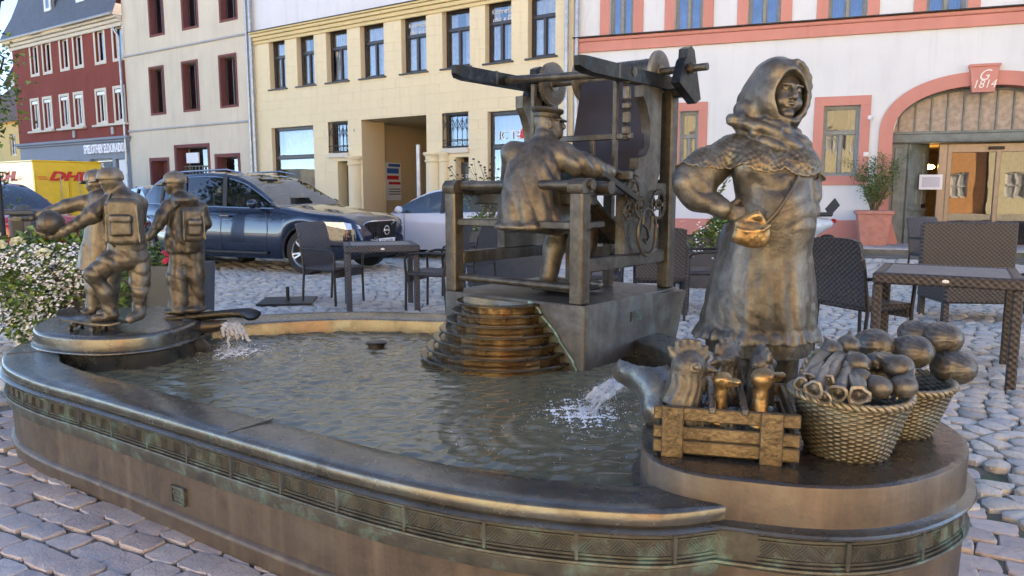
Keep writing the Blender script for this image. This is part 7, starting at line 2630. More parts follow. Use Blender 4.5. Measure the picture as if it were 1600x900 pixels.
def chair_mesh_tree(mat='wicker'):
    e = empty('wicker_armchair')
    w, d, h = .52, .50, .96
    # origin on the ground, front towards -Y
    m = MB()
    P = []
    for zz in np.linspace(0, 1, 9):
        z = .44 + zz * (h - .44); y = .235 + .10 * zz - .02 * math.sin(zz * PI)
        P.append([(x * w * .47, y + .035 * (x * x - 1) * .6, z + (0 if zz < 1 else -.02 * x ** 4)) for x in np.linspace(-1, 1, 11)])
    m.grid(P, flip=True).grid([[(a, b + .032, c) for a, b, c in r_] for r_ in P])
    for rr in (P[0], P[-1]): m.grid([rr, [(a, b + .032, c) for a, b, c in rr]])
    for s_ in (0, -1): m.grid([[r_[s_] for r_ in P], [(r_[s_][0], r_[s_][1] + .032, r_[s_][2]) for r_ in P]])
    m.obj('backrest', MAT[mat], e, 50)
    m = MB().box((0, .0, .425), (w * .96, d * .98, .05), b=.02)
    m.obj('seat', MAT[mat], e, 50)
    MB().box((0, -.22, .37), (w * .90, .03, .08), b=.01).obj('apron', MAT[mat], e, 50)
    for q in (-1, 1):
        x = q * (w / 2 - .012)
        MB().tube([(x, .27, .0), (x, .235, .43), (x * .97, .30, .80)], .0145, 8).obj('leg', MAT['tubing'], e, 60)
        MB().tube([(x, -.235, .0), (x, -.225, .40), (x * 1.02, -.235, .58), (x * 1.03, -.20, .635), (x * 1.03, -.12, .655), (x * 1.03, .08, .66), (x * 1.0, .25, .655)], .0150, 8).obj('leg', MAT['tubing'], e, 60)
    return e
ch0 = chair_mesh_tree()
ch0b = chair_mesh_tree('wicker_b')
_used = {'a': False, 'b': False}
def chair(x, y, rz, label, kind='a', z=0):
    src = ch0 if kind == 'a' else ch0b
    o = src if not _used[kind] else copy_tree(src)
    _used[kind] = True
    o.location = (x, y, z); o.rotation_euler = (0, 0, rz)
    props(o, label, 'chair', 'dark wicker armchairs of the cafe')
    return o
def table(x, y, rz, label, w=.85, d=.85, mat='wicker', h=.745):
    e = empty('cafe_table', (x, y, 0), rz, label, 'table', 'dark wicker cafe tables')
    m = MB()
    for (cx_, cy_, sx, sy) in ((0, -d / 2 + .035, w, .07), (0, d / 2 - .035, w, .07), (-w / 2 + .035, 0, .07, d - .14), (w / 2 - .035, 0, .07, d - .14)):
        m.box((cx_, cy_, h - .04), (sx, sy, .08), b=.012)
    m.obj('table_frame', MAT[mat], e, 50)
    n = 8
    for k in range(n):
        MB().box((0, -d / 2 + .07 + (d - .14) * (k + .5) / n, h - .012), (w - .145, (d - .14) / n - .006, .018), b=.003).obj('slat', MAT['slat_top'], e, 50)
    for sx in (-1, 1):
        for sy in (-1, 1):
            MB().box((sx * (w / 2 - .035), sy * (d / 2 - .035), (h - .08) / 2), (.062, .062, h - .08), b=.01).obj('leg', MAT[mat], e, 50)
    MB().ball((0, -d / 2 - .001, h - .04), (.022, .004, .012), 10).obj('badge', MAT['ink_white'], e)
    return e
def gp(x, y): return at_z(x, y, 0)
# left group
table(-1.48, 8.3, R(14), 'dark wicker table left of the loom, in front of the blue car', .80, .74)
chair(-2.12, 8.75, R(62), 'wicker armchair at the left end of the table in front of the blue car')
chair(-.86, 8.2, R(-112), 'wicker armchair at the right end of the table, its back close to the loom')
chair(-.55, 9.35, R(-120), 'wicker armchair mostly hidden behind the chair beside the loom')
# behind the loom
table(1.55, 8.3, R(-12), 'wicker table seen through the loom frame')
chair(.95, 7.9, R(80), 'wicker armchair seen through the lower frame of the loom')
chair(1.55, 7.75, R(172), 'wicker armchair with its back behind the right loom post')
chair(2.15, 8.35, R(-85), 'wicker armchair right of the loom, beside the white flowers')
# right group
table(3.17, 5.36, R(-31), 'large dark brown wicker table at the right edge with a slatted top', .90, .88, 'wicker_b')
chair(2.82, 5.85, R(112), 'brown wicker armchair directly right of the market woman', 'b')
chair(4.35, 5.75, R(-95), 'brown wicker armchair cut by the right edge of the picture', 'b')
# two-seat bench behind the right table
bn_ = empty('wicker_bench', (4.85, 7.6, 0), R(-5), 'broad brown wicker two seat bench behind the right table, with grey cushion', 'bench')
m = MB().box((0, .30, .70), (.98, .07, .60), b=.02); m.obj('backrest', MAT['wicker_b'], bn_, 50)
MB().box((0, .0, .30), (.98, .62, .20), b=.02).obj('seat', MAT['wicker_b'], bn_, 50)
MB().box((0, -.02, .42), (.88, .52, .05), b=.02).obj('cushion', MAT['cushion'], bn_, 50)
for sx in (-1, 1):
    for sy in (-1, 1): MB().box((sx * .455, sy * .26, .11), (.06, .06, .22), b=.008).obj('leg', MAT['wicker_b'], bn_, 50)
chair(6.1, 10.6, R(10), 'small looking wicker armchair farther away in front of the sliding door')
# parasol base
pb = at_z(450, 474, 0)
e = empty('parasol_base', (pb.x, pb.y, 0), R(8), 'flat black steel parasol base plate with short tube on the cobbles', 'parasol base')
MB().box((0, 0, .03), (.62, .62, .022), b=.004).obj('plate', MAT['tubing'], e, 40)
MB().tube([(0, 0, .04), (0, 0, .20)], .022, 10).obj('tube', MAT['tubing'], e, 40)
# ============================================================ VEHICLES
def paint(name, col, flake=.0, rough=.25):
    t = NT(name)
    t.set(Base_Color=col, Metallic=flake, Roughness=rough)
    t.b.inputs['Coat Weight'].default_value = 1
    t.b.inputs['Coat Roughness'].default_value = .03
    return t.m
MAT['tyre'] = simple('tyre_rubber', (.018, .018, .018), .8, 0, .1)
MAT['alloy'] = simple('silver_alloy', (.55, .56, .58), .28, .9, .05)
MAT['chrome'] = flat('chrome', (.75, .75, .76), .12, 1)
MAT['blacktrim'] = simple('black_plastic_trim', (.015, .015, .016), .5, 0, .1)
MAT['headlight'] = flat('headlight_glass', (.55, .6, .66), .08, .3)
MAT['taillight'] = flat('red_tail_light', (.45, .015, .015), .15)
MAT['orange_lens'] = flat('orange_lens', (.8, .25, .02), .2)
def wheel(par, x, y, r, side, w=.23, spokes=5, dbl=True):
    e = MB()
    T = Matrix.Translation((x, y, r)) @ Matrix.Rotation(PI / 2 * side, 4, 'X')
    # local z outward
    e.lathe([(r * .62, -w / 2), (r * .93, -w / 2), (r, -w / 2 + .035), (r, w / 2 - .035), (r * .94, w / 2), (r * .70, w / 2 + .004), (r * .67, w / 2 - .01), (r * .64, -w / 2)], 36, T=T)
    o = e.obj('wheel', MAT['tyre'], par, 35)
    m = MB()
    m.lathe([(r * .69, w / 2 - .004), (r * .66, w / 2 + .004), (r * .62, w / 2 - .01), (r * .60, w / 2 - .05), (r * .60, -w / 2 + .02)], 36, T=T)
    m.lathe([(0, w / 2 - .006), (r * .10, w / 2 - .006), (r * .14, w / 2 - .02), (r * .15, w / 2 - .05)], 16, T=T)
    for k in range(spokes):
        a = 2 * PI * k / spokes + .3
        for da in ((-.16, .16) if dbl else (0,)):
            m.bar((r * .10 * math.cos(a), r * .10 * math.sin(a), w / 2 - .025), (r * .63 * math.cos(a + da), r * .63 * math.sin(a + da), w / 2 - .018), .032 if dbl else .07, .022, bev=.004, up=(0, 0, 1), T=T)
    m.obj('rim', MAT['alloy'], o, 35)
    MB().lathe([(0, -w / 2 + .05), (r * .61, -w / 2 + .05)], 20, T=T).obj('brake_disc', MAT['blacktrim'], o)
    return o
def car(name, label, cat, loc, rz, L, W, H, belt, roof, hood, wb0, wb1, wr, body_mat, side, clear=.22, pillars=(), chrome=True, top_mat=None):
    """x runs nose (0) to tail (L); roof: list (x, z); hood: list (x, z) of belt/shoulder line; side: half-width profile"""
    e = empty(name, loc, rz, label, cat)
    hw = W / 2
    xs = sorted(set([round(v, 3) for v in np.concatenate([np.linspace(0, .3, 9), np.linspace(.3, L - .3, 64), np.linspace(L - .3, L, 9)])]))
    def half(x): return hw * lerp(side, x / L)
    arch = wr + .055
    P = []
    N = 11
    for x in xs:
        w = half(x)
        zs0 = clear + (.10 * max(0, 1 - x / .5) + .12 * max(0, 1 - (L - x) / .5))
        zl = zs0
        for wx in (wb0, wb1):
            dx = abs(x - wx)
            if dx < arch: zl = max(zl, wr + math.sqrt(arch * arch - dx * dx) - .0)
        zb = lerp(hood, x)
        crown = .07
        row = []
        ks = [(0.0, .955), (.12, .985), (.3, 1.0), (.5, 1.0), (.68, .99), (.84, .975), (.95, .955), (1.0, .925)]
        for t, k in ks:
            z = zl + (zb - zl) * t
            row.append((x, w * k, z))
        row += [(x, w * .80, zb + crown * .35), (x, w * .45, zb + crown * .8), (x, 0, zb + crown)]
        P.append(row)
    m = MB()
    m.grid([[(x, -y, z) for x, y, z in r_] for r_ in P], flip=False)
    m.grid([[(x, y, z) for x, y, z in r_] for r_ in P], flip=True)
    for r_ in (P[0], P[-1]):
        m.add(r_ + [(x, -y, z) for x, y, z in r_[::-1][1:]], [tuple(range(len(r_) * 2 - 1))])
    body = m.obj('body', body_mat, e, 42)
    # floor and wheel wells
    MB().box((L / 2, 0, clear + .06), (L - .5, W * .80, .12)).box((L / 2, 0, clear + .35), (L - .3, W * .62, .5)).obj('underbody', MAT['blacktrim'], e, 0)
    for wx in (wb0, wb1):
        wm = MB()
        for s_ in (-1, 1):
            wm.tube([(wx + (arch - .008) * math.cos(t), s_ * half(wx) * .985, wr + (arch - .008) * math.sin(t)) for t in np.linspace(-.25, PI + .25, 22)], .022, 6)
            wm.grid([[(wx + arch * math.cos(t), s_ * half(wx) * k, wr + arch * math.sin(t)) for t in np.linspace(-.1, PI + .1, 18)] for k in (.97, .55)])
        wm.obj('wheel_arch', MAT['blacktrim'], e, 60)
        for s_ in (-1, 1): wheel(e, wx, s_ * (half(wx) - .125), wr, -s_)
    # greenhouse
    gx = [x for x, _ in roof]
    x0, x1 = gx[0], gx[-1]
    X = sorted(set([round(v, 3) for v in np.linspace(x0, x1, 41)]))
    R2 = spline([(a, b) for a, b in roof], 8)
    rz_ = lambda x: float(np.interp(x, [p[0] for p in R2], [p[1] for p in R2]))
    G = []
    for x in X:
        zb = lerp(hood, x) + .0
        zt = max(rz_(x), zb + .02)
        w = half(x)
        f = min(1, (zt - zb) / (H - belt))
        wt = w * (.925 - .155 * f)
        row = [(x, w * .925, zb - .02), (x, w * .925 - (w * .925 - wt) * .5, zb + (zt - zb) * .5 - .01), (x, wt, zt - .055 * f), (x, wt * .93, zt - .012 * f), (x, wt * .6, zt + .012 * f), (x, 0, zt + .022 * f)]
        G.append(row)
    tops = [x for x, z in roof if z > H - .09]
    rx0, rx1 = min(tops), max(tops)
    gm_, pm_ = MB(), MB()
    for i in range(len(X) - 1):
        xm = (X[i] + X[i + 1]) / 2
        paint_top = rx0 < xm < rx1
        for s_ in (-1, 1):
            for j in range(5):
                q = [G[i][j], G[i + 1][j], G[i + 1][j + 1], G[i][j + 1]]
                q = [(a, s_ * b, c) for a, b, c in q]
                if s_ > 0: q = q[::-1]
                tgt = gm_ if (j < 2 or (j > 2 and not paint_top)) else pm_
                if j == 2: tgt = pm_
                tgt.add(q, [(0, 1, 2, 3)])
    gm_.obj('windows', MAT['glass_car'], e, 45)
    pm_.obj('roof', top_mat or body_mat, e, 45)
    def gy(x, z):
        zb = lerp(hood, x); zt = rz_(x); w = half(x); f = min(1, (zt - zb) / (H - belt)); wt = w * (.925 - .155 * f)
        t = min(1, max(0, (z - zb) / max(zt - zb, .01)))
        return w * .925 + (wt - w * .925) * t
    for (xa, xb, wd) in pillars:
        for s_ in (-1, 1):
            za, zb2 = lerp(hood, xa) - .01, rz_(xb) - .05
            MB().bar((xa, s_ * (gy(xa, za) + .004), za), (xb, s_ * (gy(xb, zb2) + .006), zb2), wd, .02, up=(0, s_, 0)).obj('pillar', MAT['blacktrim'], e, 30)
    for s_ in (-1, 1):
        lo = [(x, s_ * (half(x) * .925 + .008), lerp(hood, x) + .0) for x in X[1:-1]]
        if chrome: MB().tube(lo, .010, 5).obj('window_trim', MAT['chrome'] if chrome is True else MAT['blacktrim'], e, 60)
        hi = [(x, s_ * (G[i + 1][2][1] + .004), G[i + 1][2][2] - .02) for i, x in enumerate(X[1:-1]) if rz_(x) - lerp(hood, x) > .06]
        if chrome is True: MB().tube(hi, .008, 5).obj('window_trim', MAT['chrome'], e, 60)
    # seats and wheel behind the glass
    sm = MB()
    for sx in (wb0 + (wb1 - wb0) * .48, wb0 + (wb1 - wb0) * .85):
        for q in (-.38, .38):
            sm.box((sx + .25, q, belt - .02), (.16, .46, .5), b=.05); sm.box((sx + .28, q, belt + .30), (.10, .24, .16), b=.04)
    sm.obj('seats', simple('beige_seat_fabric', (.20, .19, .18), .8), e, 40)
    return e, half, lambda x: lerp(hood, x), P
def seam(e, pts, r=.005, mat='blacktrim', name='panel_gap'):
    return MB().tube(pts, r, 4).obj(name, MAT[mat], e, 60)
def plate(e, txt, c, rz, w=.52, h=.11):
    p = MB().box((0, 0, 0), (w, .012, h), b=.002).obj('number_plate', MAT['ink_white'], e, 30, loc=c, rz=rz)
    MB().box((-w / 2 + .022, -.008, 0), (.04, .006, h * .94)).obj('blue_strip', MAT['ink_blue'], p)
    if txt: text(txt, h * .82, MAT['ink_black'], p, (.02, -.009, 0), ext=.001, sx=.82)
    return p
def mirror(e, x, y, z, s_, mat):
    m = MB().ball((x, y + s_ * .13, z + .03), (.07, .11, .075), 12)
    o = m.obj('wing_mirror', mat, e, 60)
    MB().bar((x, y - s_ * .02, z - .03), (x, y + s_ * .10, z - .0), .04, .03).obj('mirror_foot', MAT['blacktrim'], o)
# --- blue SUV: nose towards the lower right
navy = paint('dark_blue_metallic', (.006, .014, .042), .45)
fw = Vector((-3.31, 11.75, 0))      # near front wheel contact
yaw = math.atan2(1, -2.25)          # direction nose -> tail
ud = Vector((math.cos(yaw), math.sin(yaw), 0)); vd = Vector((-ud.y, ud.x, 0))
Lc, Wc = 4.69, 1.90
near = 1 if vd.y < 0 else -1
org = fw - ud * .89 - vd * near * (Wc / 2 - .03)
roofl = [(1.42, 1.06), (1.75, 1.28), (2.15, 1.50), (2.45, 1.595), (2.8, 1.645), (3.3, 1.65), (3.9, 1.60), (4.25, 1.53), (4.42, 1.38), (4.60, 1.12)]
hoodl = [(0, .60), (.04, .76), (.12, .86), (.3, .925), (.8, .99), (1.35, 1.055), (2.2, 1.06), (3.2, 1.085), (4.2, 1.12), (4.55, 1.10), (4.66, .95), (4.69, .80)]
sidel = [(0, .64), (.015, .76), (.04, .86), (.09, .935), (.17, .985), (.3, 1), (.75, 1), (.9, .97), (.96, .92), (1, .82)]
suv, hf, zb_, _P = car('parked_suv', 'large dark blue SUV with chrome window trim, parked in front of the yellow building', 'car', org, yaw, Lc, Wc, 1.66, 1.06, roofl, hoodl, .89, 3.75, .365, navy, sidel, .24, pillars=((2.55, 2.62, .09), (3.42, 3.55, .07), (4.05, 4.02, .06)))
for s_ in (-1, 1):
    mirror(suv, 1.78, s_ * .93, 1.10, s_, navy)
    y = lambda x: s_ * (hf(x) * 1.0 + .002)
    seam(suv, [(1.62, y(1.6), 1.02), (1.60, y(1.6), .7), (1.66, y(1.6), .36)]); seam(suv, [(2.60, y(2.6), 1.04), (2.60, y(2.6), .36)]); seam(suv, [(3.30, y(3.3), .98), (3.42, y(3.4), 1.06)])
    seam(suv, [(3.52, y(3.5), 1.07), (3.50, y(3.5), .85), (3.35, y(3.4), .74)])
    MB().tube([(1.6, y(1.6), .33), (3.35, y(3.3), .33)], .03, 6).obj('sill_trim', MAT['blacktrim'], suv, 60)
    for x in (2.38, 3.28): MB().bar((x, y(x) + s_ * .02, .93), (x + .2, y(x) + s_ * .02, .935), .02, .035, bev=.008).obj('door_handle', navy, suv)
    MB().tube([(2.35, s_ * .66, 1.635), (2.7, s_ * .66, 1.70), (3.9, s_ * .64, 1.665), (4.1, s_ * .62, 1.60)], .016, 6).obj('roof_rail', MAT['chrome'], suv, 60)
    # headlight with T-shaped bar
    hl = MB()
    hl.add([(.075, s_ * .60, .80), (.05, s_ * .57, .745), (.16, s_ * .80, .735), (.44, s_ * .935, .80), (.50, s_ * .93, .86), (.20, s_ * .82, .85)], [(0, 1, 2, 5), (5, 2, 3, 4)])
    hlo = hl.obj('headlight', MAT['headlight'], suv, 30)
    hlo.location.x = -.025
    hlo.location.y = s_ * .008
    MB().bar((.05, s_ * .60, .755), (.32, s_ * .905, .775), .012, .014).obj('light_bar', MAT['ink_white'], hlo)
def front_y(y): return .004
# grille with diagonal bar and ring emblem
g = MB()
n = 24
def gpt(a, k=1.0):
    c_, s_ = math.cos(a), math.sin(a)
    return (math.copysign(abs(c_) ** .35, c_) * .50 * k, math.copysign(abs(s_) ** .5, s_) * .155 * k)
def gx_(y): return -.030 + .16 * (abs(y) / .5) ** 2 * .6
poly = [gpt(2 * PI * k / 48 + .01) for k in range(48)]
g.add([(gx_(y) - .005, y, .70 + z) for y, z in poly] + [(gx_(0), 0, .70)], [(k, (k + 1) % 48, 48) for k in range(48)])
go = g.obj('grille', MAT['blacktrim'], suv, 0)
MB().tube([(gx_(y) - .012, y, .70 + z) for y, z in poly], .012, 6, closed=True).obj('grille_frame', MAT['chrome'], go, 60)
for k in range(-9, 10):
    y = k * .046
    MB().box((gx_(y) - .012, y, .70), (.012, .012, .25)).obj('bar', MAT['blacktrim'], go)
MB().tube([(gx_(y) - .022, y, .70 + z) for y, z in ((.30 * near, -.13), (-.30 * near, .13))], .010, 5).obj('diagonal_bar', MAT['chrome'], go)
MB().tube([(gx_(0) - .030, .07 * math.cos(t), .70 + .07 * math.sin(t)) for t in np.linspace(0, 2 * PI, 25)[:-1]], .012, 6, closed=True).obj('ring_emblem', MAT['chrome'], go, 60)
text('VOLVO', .035, MAT['ink_white'], go, (gx_(0) - .04, 0, .70), rz=-PI / 2, ext=.002)
MB().box((.055, 0, .42), (.08, 1.15, .13), b=.02).obj('lower_grille', MAT['blacktrim'], suv)
plate(suv, 'GC HS 870', (-.045, 0, .515), -PI / 2)
for s_ in (-1, 1): MB().box((.13, s_ * .68, .42), (.10, .22, .08), b=.02).obj('fog_light', MAT['blacktrim'], suv)
# --- white hatchback, tail towards the camera's right
white = paint('white_car_paint', (.62, .66, .72), .0)
wc0 = Vector((-3.05, 15.9, 0))
roofw = [(1.0, .93), (1.35, 1.15), (1.75, 1.33), (2.1, 1.40), (2.6, 1.42), (3.2, 1.36), (3.6, 1.22), (3.95, .98)]
hoodw = [(0, .55), (.08, .68), (.4, .78), (1.0, .90), (2.0, .92), (3.2, .95), (3.9, .97), (4.05, .88), (4.1, .7)]
hatch, hf2, _, _ = car('parked_hatchback', 'white hatchback behind the leafy planter, its tail towards the loom', 'car', wc0, R(-20), 4.1, 1.75, 1.43, .92, roofw, hoodw, .8, 3.3, .31, white, sidel, .2, pillars=((2.1, 2.1, .08), (3.0, 3.1, .08)), chrome=False)
for s_ in (-1, 1):
    mirror(hatch, 1.25, s_ * .86, .95, s_, white)
    MB().box((4.0, s_ * .68, .82), (.16, .26, .14), b=.02).obj('tail_light', MAT['taillight'], hatch)
    for x in (1.3, 2.2, 3.0): seam(hatch, [(x, s_ * (hf2(x) + .002), .9), (x, s_ * (hf2(x) + .002), .35)])
plate(hatch, 'GC RS 18', (4.13, 0, .66), PI / 2)
# --- red car at the left edge, nose to the right
red = paint('bright_red_paint', (.50, .012, .018), .05)
rc = at_z(20, 392, 0)
redc, hf3, _, _ = car('parked_red_car', 'bright red car at the left edge, parked in front of the yellow parcel truck', 'car', (-8.95, 14.3, 0), R(150), 4.4, 1.8, 1.52, .98, [(1.0, .95), (1.5, 1.25), (1.95, 1.45), (2.3, 1.51), (3.0, 1.52), (3.7, 1.45), (4.1, 1.2), (4.25, .98)],
             [(0, .55), (.06, .70), (.25, .82), (1.0, .93), (2.0, .96), (3.5, 1.0), (4.3, 1.0), (4.4, .8)], .85, 3.45, .33, red, sidel, .2, pillars=((2.3, 2.35, .08),), chrome=False)
for s_ in (-1, 1):
    mirror(redc, 1.45, s_ * .88, 1.0, s_, red)
    MB().add([(.045, s_ * .58, .72), (.03, s_ * .56, .63), (.24, s_ * .85, .64), (.42, s_ * .885, .76), (.2, s_ * .80, .77)], [(0, 1, 2, 4), (4, 2, 3)]).obj('headlight', MAT['headlight'], redc, 0)
MB().box((.02, 0, .55), (.04, 1.0, .10), b=.01).obj('grille', MAT['blacktrim'], redc)
# --- black saloon behind the schoolboys
blk = paint('black_car_paint', (.012, .013, .016), .2)
bc_, hf4, _, _ = car('parked_black_car', 'black car with large windscreen behind the schoolboy statues', 'car', (-5.15, 12.9, 0), R(128), 4.5, 1.82, 1.45, .95, [(1.05, .95), (1.6, 1.22), (2.05, 1.39), (2.4, 1.44), (3.0, 1.43), (3.7, 1.28), (4.2, 1.0)],
             [(0, .55), (.05, .72), (.25, .82), (1.05, .93), (2.0, .95), (3.5, .98), (4.4, .98), (4.5, .8)], .85, 3.5, .33, blk, sidel, .2, pillars=((2.3, 2.35, .08),), chrome=False)
for s_ in (-1, 1):
    mirror(bc_, 1.5, s_ * .88, 1.0, s_, blk)
    MB().add([(.045, s_ * .58, .72), (.03, s_ * .56, .63), (.24, s_ * .85, .64), (.42, s_ * .885, .76), (.2, s_ * .80, .77)], [(0, 1, 2, 4), (4, 2, 3)]).obj('headlight', MAT['headlight'], bc_, 0)
# --- yellow parcel truck
ty = simple('parcel_yellow_paint', (.82, .52, .02), .35, 0, .05, coat=.5)
tp = Vector((-16.6, 26.6, 0))
tr = empty('parcel_truck', tp, R(54), 'yellow parcel delivery truck with red lettering, parked at the left', 'truck')
TL_, TW_, TH_ = 3.4, 2.1, 2.35
bx = MB().box((0, 0, .45 + (TH_ - .45) / 2), (2.2, 3.6, TH_ - .45), b=.02).obj('cargo_box', ty, tr, 30)
for x in (-.54, .54): MB().box((x, -1.815, 1.25), (1.02, .03, 1.5), b=.01).obj('rear_door', ty, tr, 30)
for x in (-1.08, 0, 1.08): MB().box((x, -1.835, 1.25), (.035, .03, 1.6), b=.004).obj('door_post', ty, tr, 30)
for x in (-.3, .3): MB().tube([(x, -1.86, .6), (x, -1.86, 1.95)], .014, 6).obj('lock_rod', MAT['zinc'], tr)
MB().box((0, 0, TH_ + .02), (2.24, 3.64, .05), b=.01).obj('roof_edge', ty, tr, 30)
def dhl(T, s, par, rz, stripes=True):
    text('DHL', s, MAT['ink_red'], par, T, rz=rz, ext=.004, sx=1.55, shear=.35, bold=.02, name='lettering')
dhl((-.05, -1.862, 1.86), .40, tr, 0)
for q in (-1, 1):
    for k in range(3): MB().box((q * .83 - .02 * k, -1.856, 1.76 + k * .045), (.28, .006, .016)).obj('stripe', MAT['ink_red'], tr)
dhl((-1.108, .2, 1.86), .44, tr, -PI / 2)
for q in (-1, 1):
    for k in range(3): MB().box((-1.108, .2 + q * .95, 1.76 + k * .045), (.006, .35, .016)).obj('stripe', MAT['ink_red'], tr)
MB().box((0, 2.5, 1.0), (2.0, 1.5, 1.5), b=.15).obj('cab', ty, tr, 30)
MB().box((0, -1.8, .38), (2.0, .1, .12), b=.02).obj('bumper', MAT['blacktrim'], tr)
for x in (-.9, .9):
    for y in (-1.1, 2.5): wheel(tr, x * 1.02, y, .36, 1 if x < 0 else -1) if False else MB().tube([(x - .12, y, .36), (x + .12, y, .36)], .36, 20).obj('wheel', MAT['tyre'], tr, 40)
# --- motor scooter at the pale wall, mostly behind the market woman
sc_o = empty('motor_scooter', (6.55, 15.6, 0), R(20), 'small white motor scooter with red tail light by the pale wall behind the woman', 'scooter')
wp = paint('white_scooter_paint', (.55, .62, .66))
S = Sculpt((-1.0, -.35, .2), (.6, .35, 1.15), .02)
S.ell((-.35, 0, .62), (.42, .19, .22), .05); S.ell((.02, 0, .66), (.22, .15, .12), .05); S.cap((-.75, 0, .5), (-.95, 0, .95), .09, .06, .05); S.cap((-.75, 0, .4), (-.3, 0, .38), .08, .1, .05)
link_mesh('body', S.mesh('body', wp), sc_o)
MB().box((-.15, 0, .86), (.62, .26, .09), b=.035).obj('seat', MAT['blacktrim'], sc_o)
for x in (-.85, .12): MB().tube([(x, -.05, .22), (x, .05, .22)], .22, 20).obj('wheel', MAT['tyre'], sc_o, 40)
MB().ball((.26, 0, .72), (.04, .09, .05), 10).obj('tail_light', MAT['taillight'], sc_o)
MB().tube([(-.95, -.3, 1.02), (-.93, 0, 1.0), (-.95, .3, 1.02)], .015, 6).obj('handlebar', MAT['blacktrim'], sc_o)
MB().bar((.1, 0, .9), (.34, 0, 1.12), .03, .2).obj('luggage_rack', MAT['blacktrim'], sc_o)
# ============================================================ PLANTS, PLANTERS, STREET FURNITURE
def m_leaf(name, a, b, rough=.5):
    t = NT(name)
    at = t.N('Attribute'); at.attribute_name = 'tone'
    t.set(Base_Color=t.ramp(at.outputs['Fac'], [(0, a), (1, b)]), Roughness=rough)
    t.b.inputs['Subsurface Weight'].default_value = 0
    return t.m
MAT['leaf'] = m_leaf('green_leaf', (.04, .085, .018), (.20, .32, .07))
MAT['leaf_dry'] = m_leaf('olive_leaf', (.05, .085, .02), (.17, .25, .07))
MAT['petal'] = m_leaf('white_petal', (.82, .82, .82), (.93, .93, .92))
MAT['petal_y'] = m_leaf('cream_petal', (.72, .68, .36), (.85, .83, .58))
MAT['petal_r'] = m_leaf('red_petal', (.35, .01, .03), (.55, .02, .05))
MAT['seed'] = simple('dry_seed_head', (.05, .03, .022), .8)
MAT['stem'] = simple('green_brown_stem', (.11, .10, .05), .8)
MAT['anthracite'] = simple('anthracite_planter', (.055, .065, .078), .5, 0, .1, bump=.1)
MAT['terracotta'] = simple('salmon_terracotta_pot', (.52, .23, .17), .8, 0, .12, bump=.2)
MAT['bark'] = simple('tree_bark', (.10, .075, .055), .9, 0, .3, bump=.8, bscale=20)
def leaves(name, mat, par, pts, size, flat_=.4, cup=.25):
    """small folded leaf blades at the given points"""
    m = MB(); tones = []
    for p in pts:
        a, b = random.uniform(0, 2 * PI), random.uniform(-.9, .9)
        s = size * random.uniform(.6, 1.35)
        d = Vector((math.cos(a) * math.cos(b), math.sin(a) * math.cos(b), math.sin(b)))
        sd = d.cross(Vector((random.uniform(-.5, .5), random.uniform(-.5, .5), 1))).normalized() * s * flat_
        n = sd.cross(d).normalized() * s * cup
        p = Vector(p)
        v = [p, p + d * s * .5 + sd + n, p + d * s, p + d * s * .5 - sd + n]
        m.add(v, [(0, 1, 2), (0, 2, 3)])
        tones += [random.random()] * 4
    me = m.mesh(name, MAT[mat], 0)
    at = me.attributes.new('tone', 'FLOAT', 'POINT'); at.data.foreach_set('value', tones)
    return link_mesh(name, me, par, kind='stuff')
def flowers(name, mat, par, pts, size, petals=5, up=(0, -.4, .9)):
    m = MB(); tones = []
    for p in pts:
        p = Vector(p)
        n = (Vector(up) + Vector((random.uniform(-.7, .7), random.uniform(-.7, .4), random.uniform(-.4, .4)))).normalized()
        x = n.cross(Vector((.3, .9, .1))).normalized(); y = n.cross(x)
        s = size * random.uniform(.7, 1.2); t0 = random.uniform(0, 6)
        for k in range(petals):
            a = t0 + 2 * PI * k / petals; w = PI / petals * .85
            v = [p, p + (x * math.cos(a - w) + y * math.sin(a - w)) * s * .75 + n * s * .1, p + (x * math.cos(a) + y * math.sin(a)) * s + n * s * .05, p + (x * math.cos(a + w) + y * math.sin(a + w)) * s * .75 + n * s * .1]
            m.add(v, [(0, 1, 2, 3)]); tones += [random.random()] * 4
    me = m.mesh(name, MAT[mat], 0)
    at = me.attributes.new('tone', 'FLOAT', 'POINT'); at.data.foreach_set('value', tones)
    return link_mesh(name, me, par, kind='stuff')
def blob_pts(n, lo, hi, f):
    out = []
    while len(out) < n:
        p = [random.uniform(a, b) for a, b in zip(lo, hi)]
        if f(*p): out.append(p)
    return out
def planter(name, label, x, y, rz, w, d, h, taper=.9, mat='anthracite'):
    e = empty(name, (x, y, 0), rz, label, 'planter')
    m = MB()
    a, b = w / 2, d / 2
    k = taper
    m.add([(-a * k, -b * k, 0), (a * k, -b * k, 0), (a * k, b * k, 0), (-a * k, b * k, 0), (-a, -b, h), (a, -b, h), (a, b, h), (-a, b, h),
           (-a + .03, -b + .03, h), (a - .03, -b + .03, h), (a - .03, b - .03, h), (-a + .03, b - .03, h), (-a + .03, -b + .03, h - .06), (a - .03, -b + .03, h - .06), (a - .03, b - .03, h - .06), (-a + .03, b - .03, h - .06)],
          [(0, 1, 5, 4), (1, 2, 6, 5), (2, 3, 7, 6), (3, 0, 4, 7), (4, 5, 9, 8), (5, 6, 10, 9), (6, 7, 11, 10), (7, 4, 8, 11), (8, 9, 13, 12), (9, 10, 14, 13), (10, 11, 15, 14), (11, 8, 12, 15), (12, 13, 14, 15)])
    m.obj('planter_box', MAT[mat], e, 20)
    return e
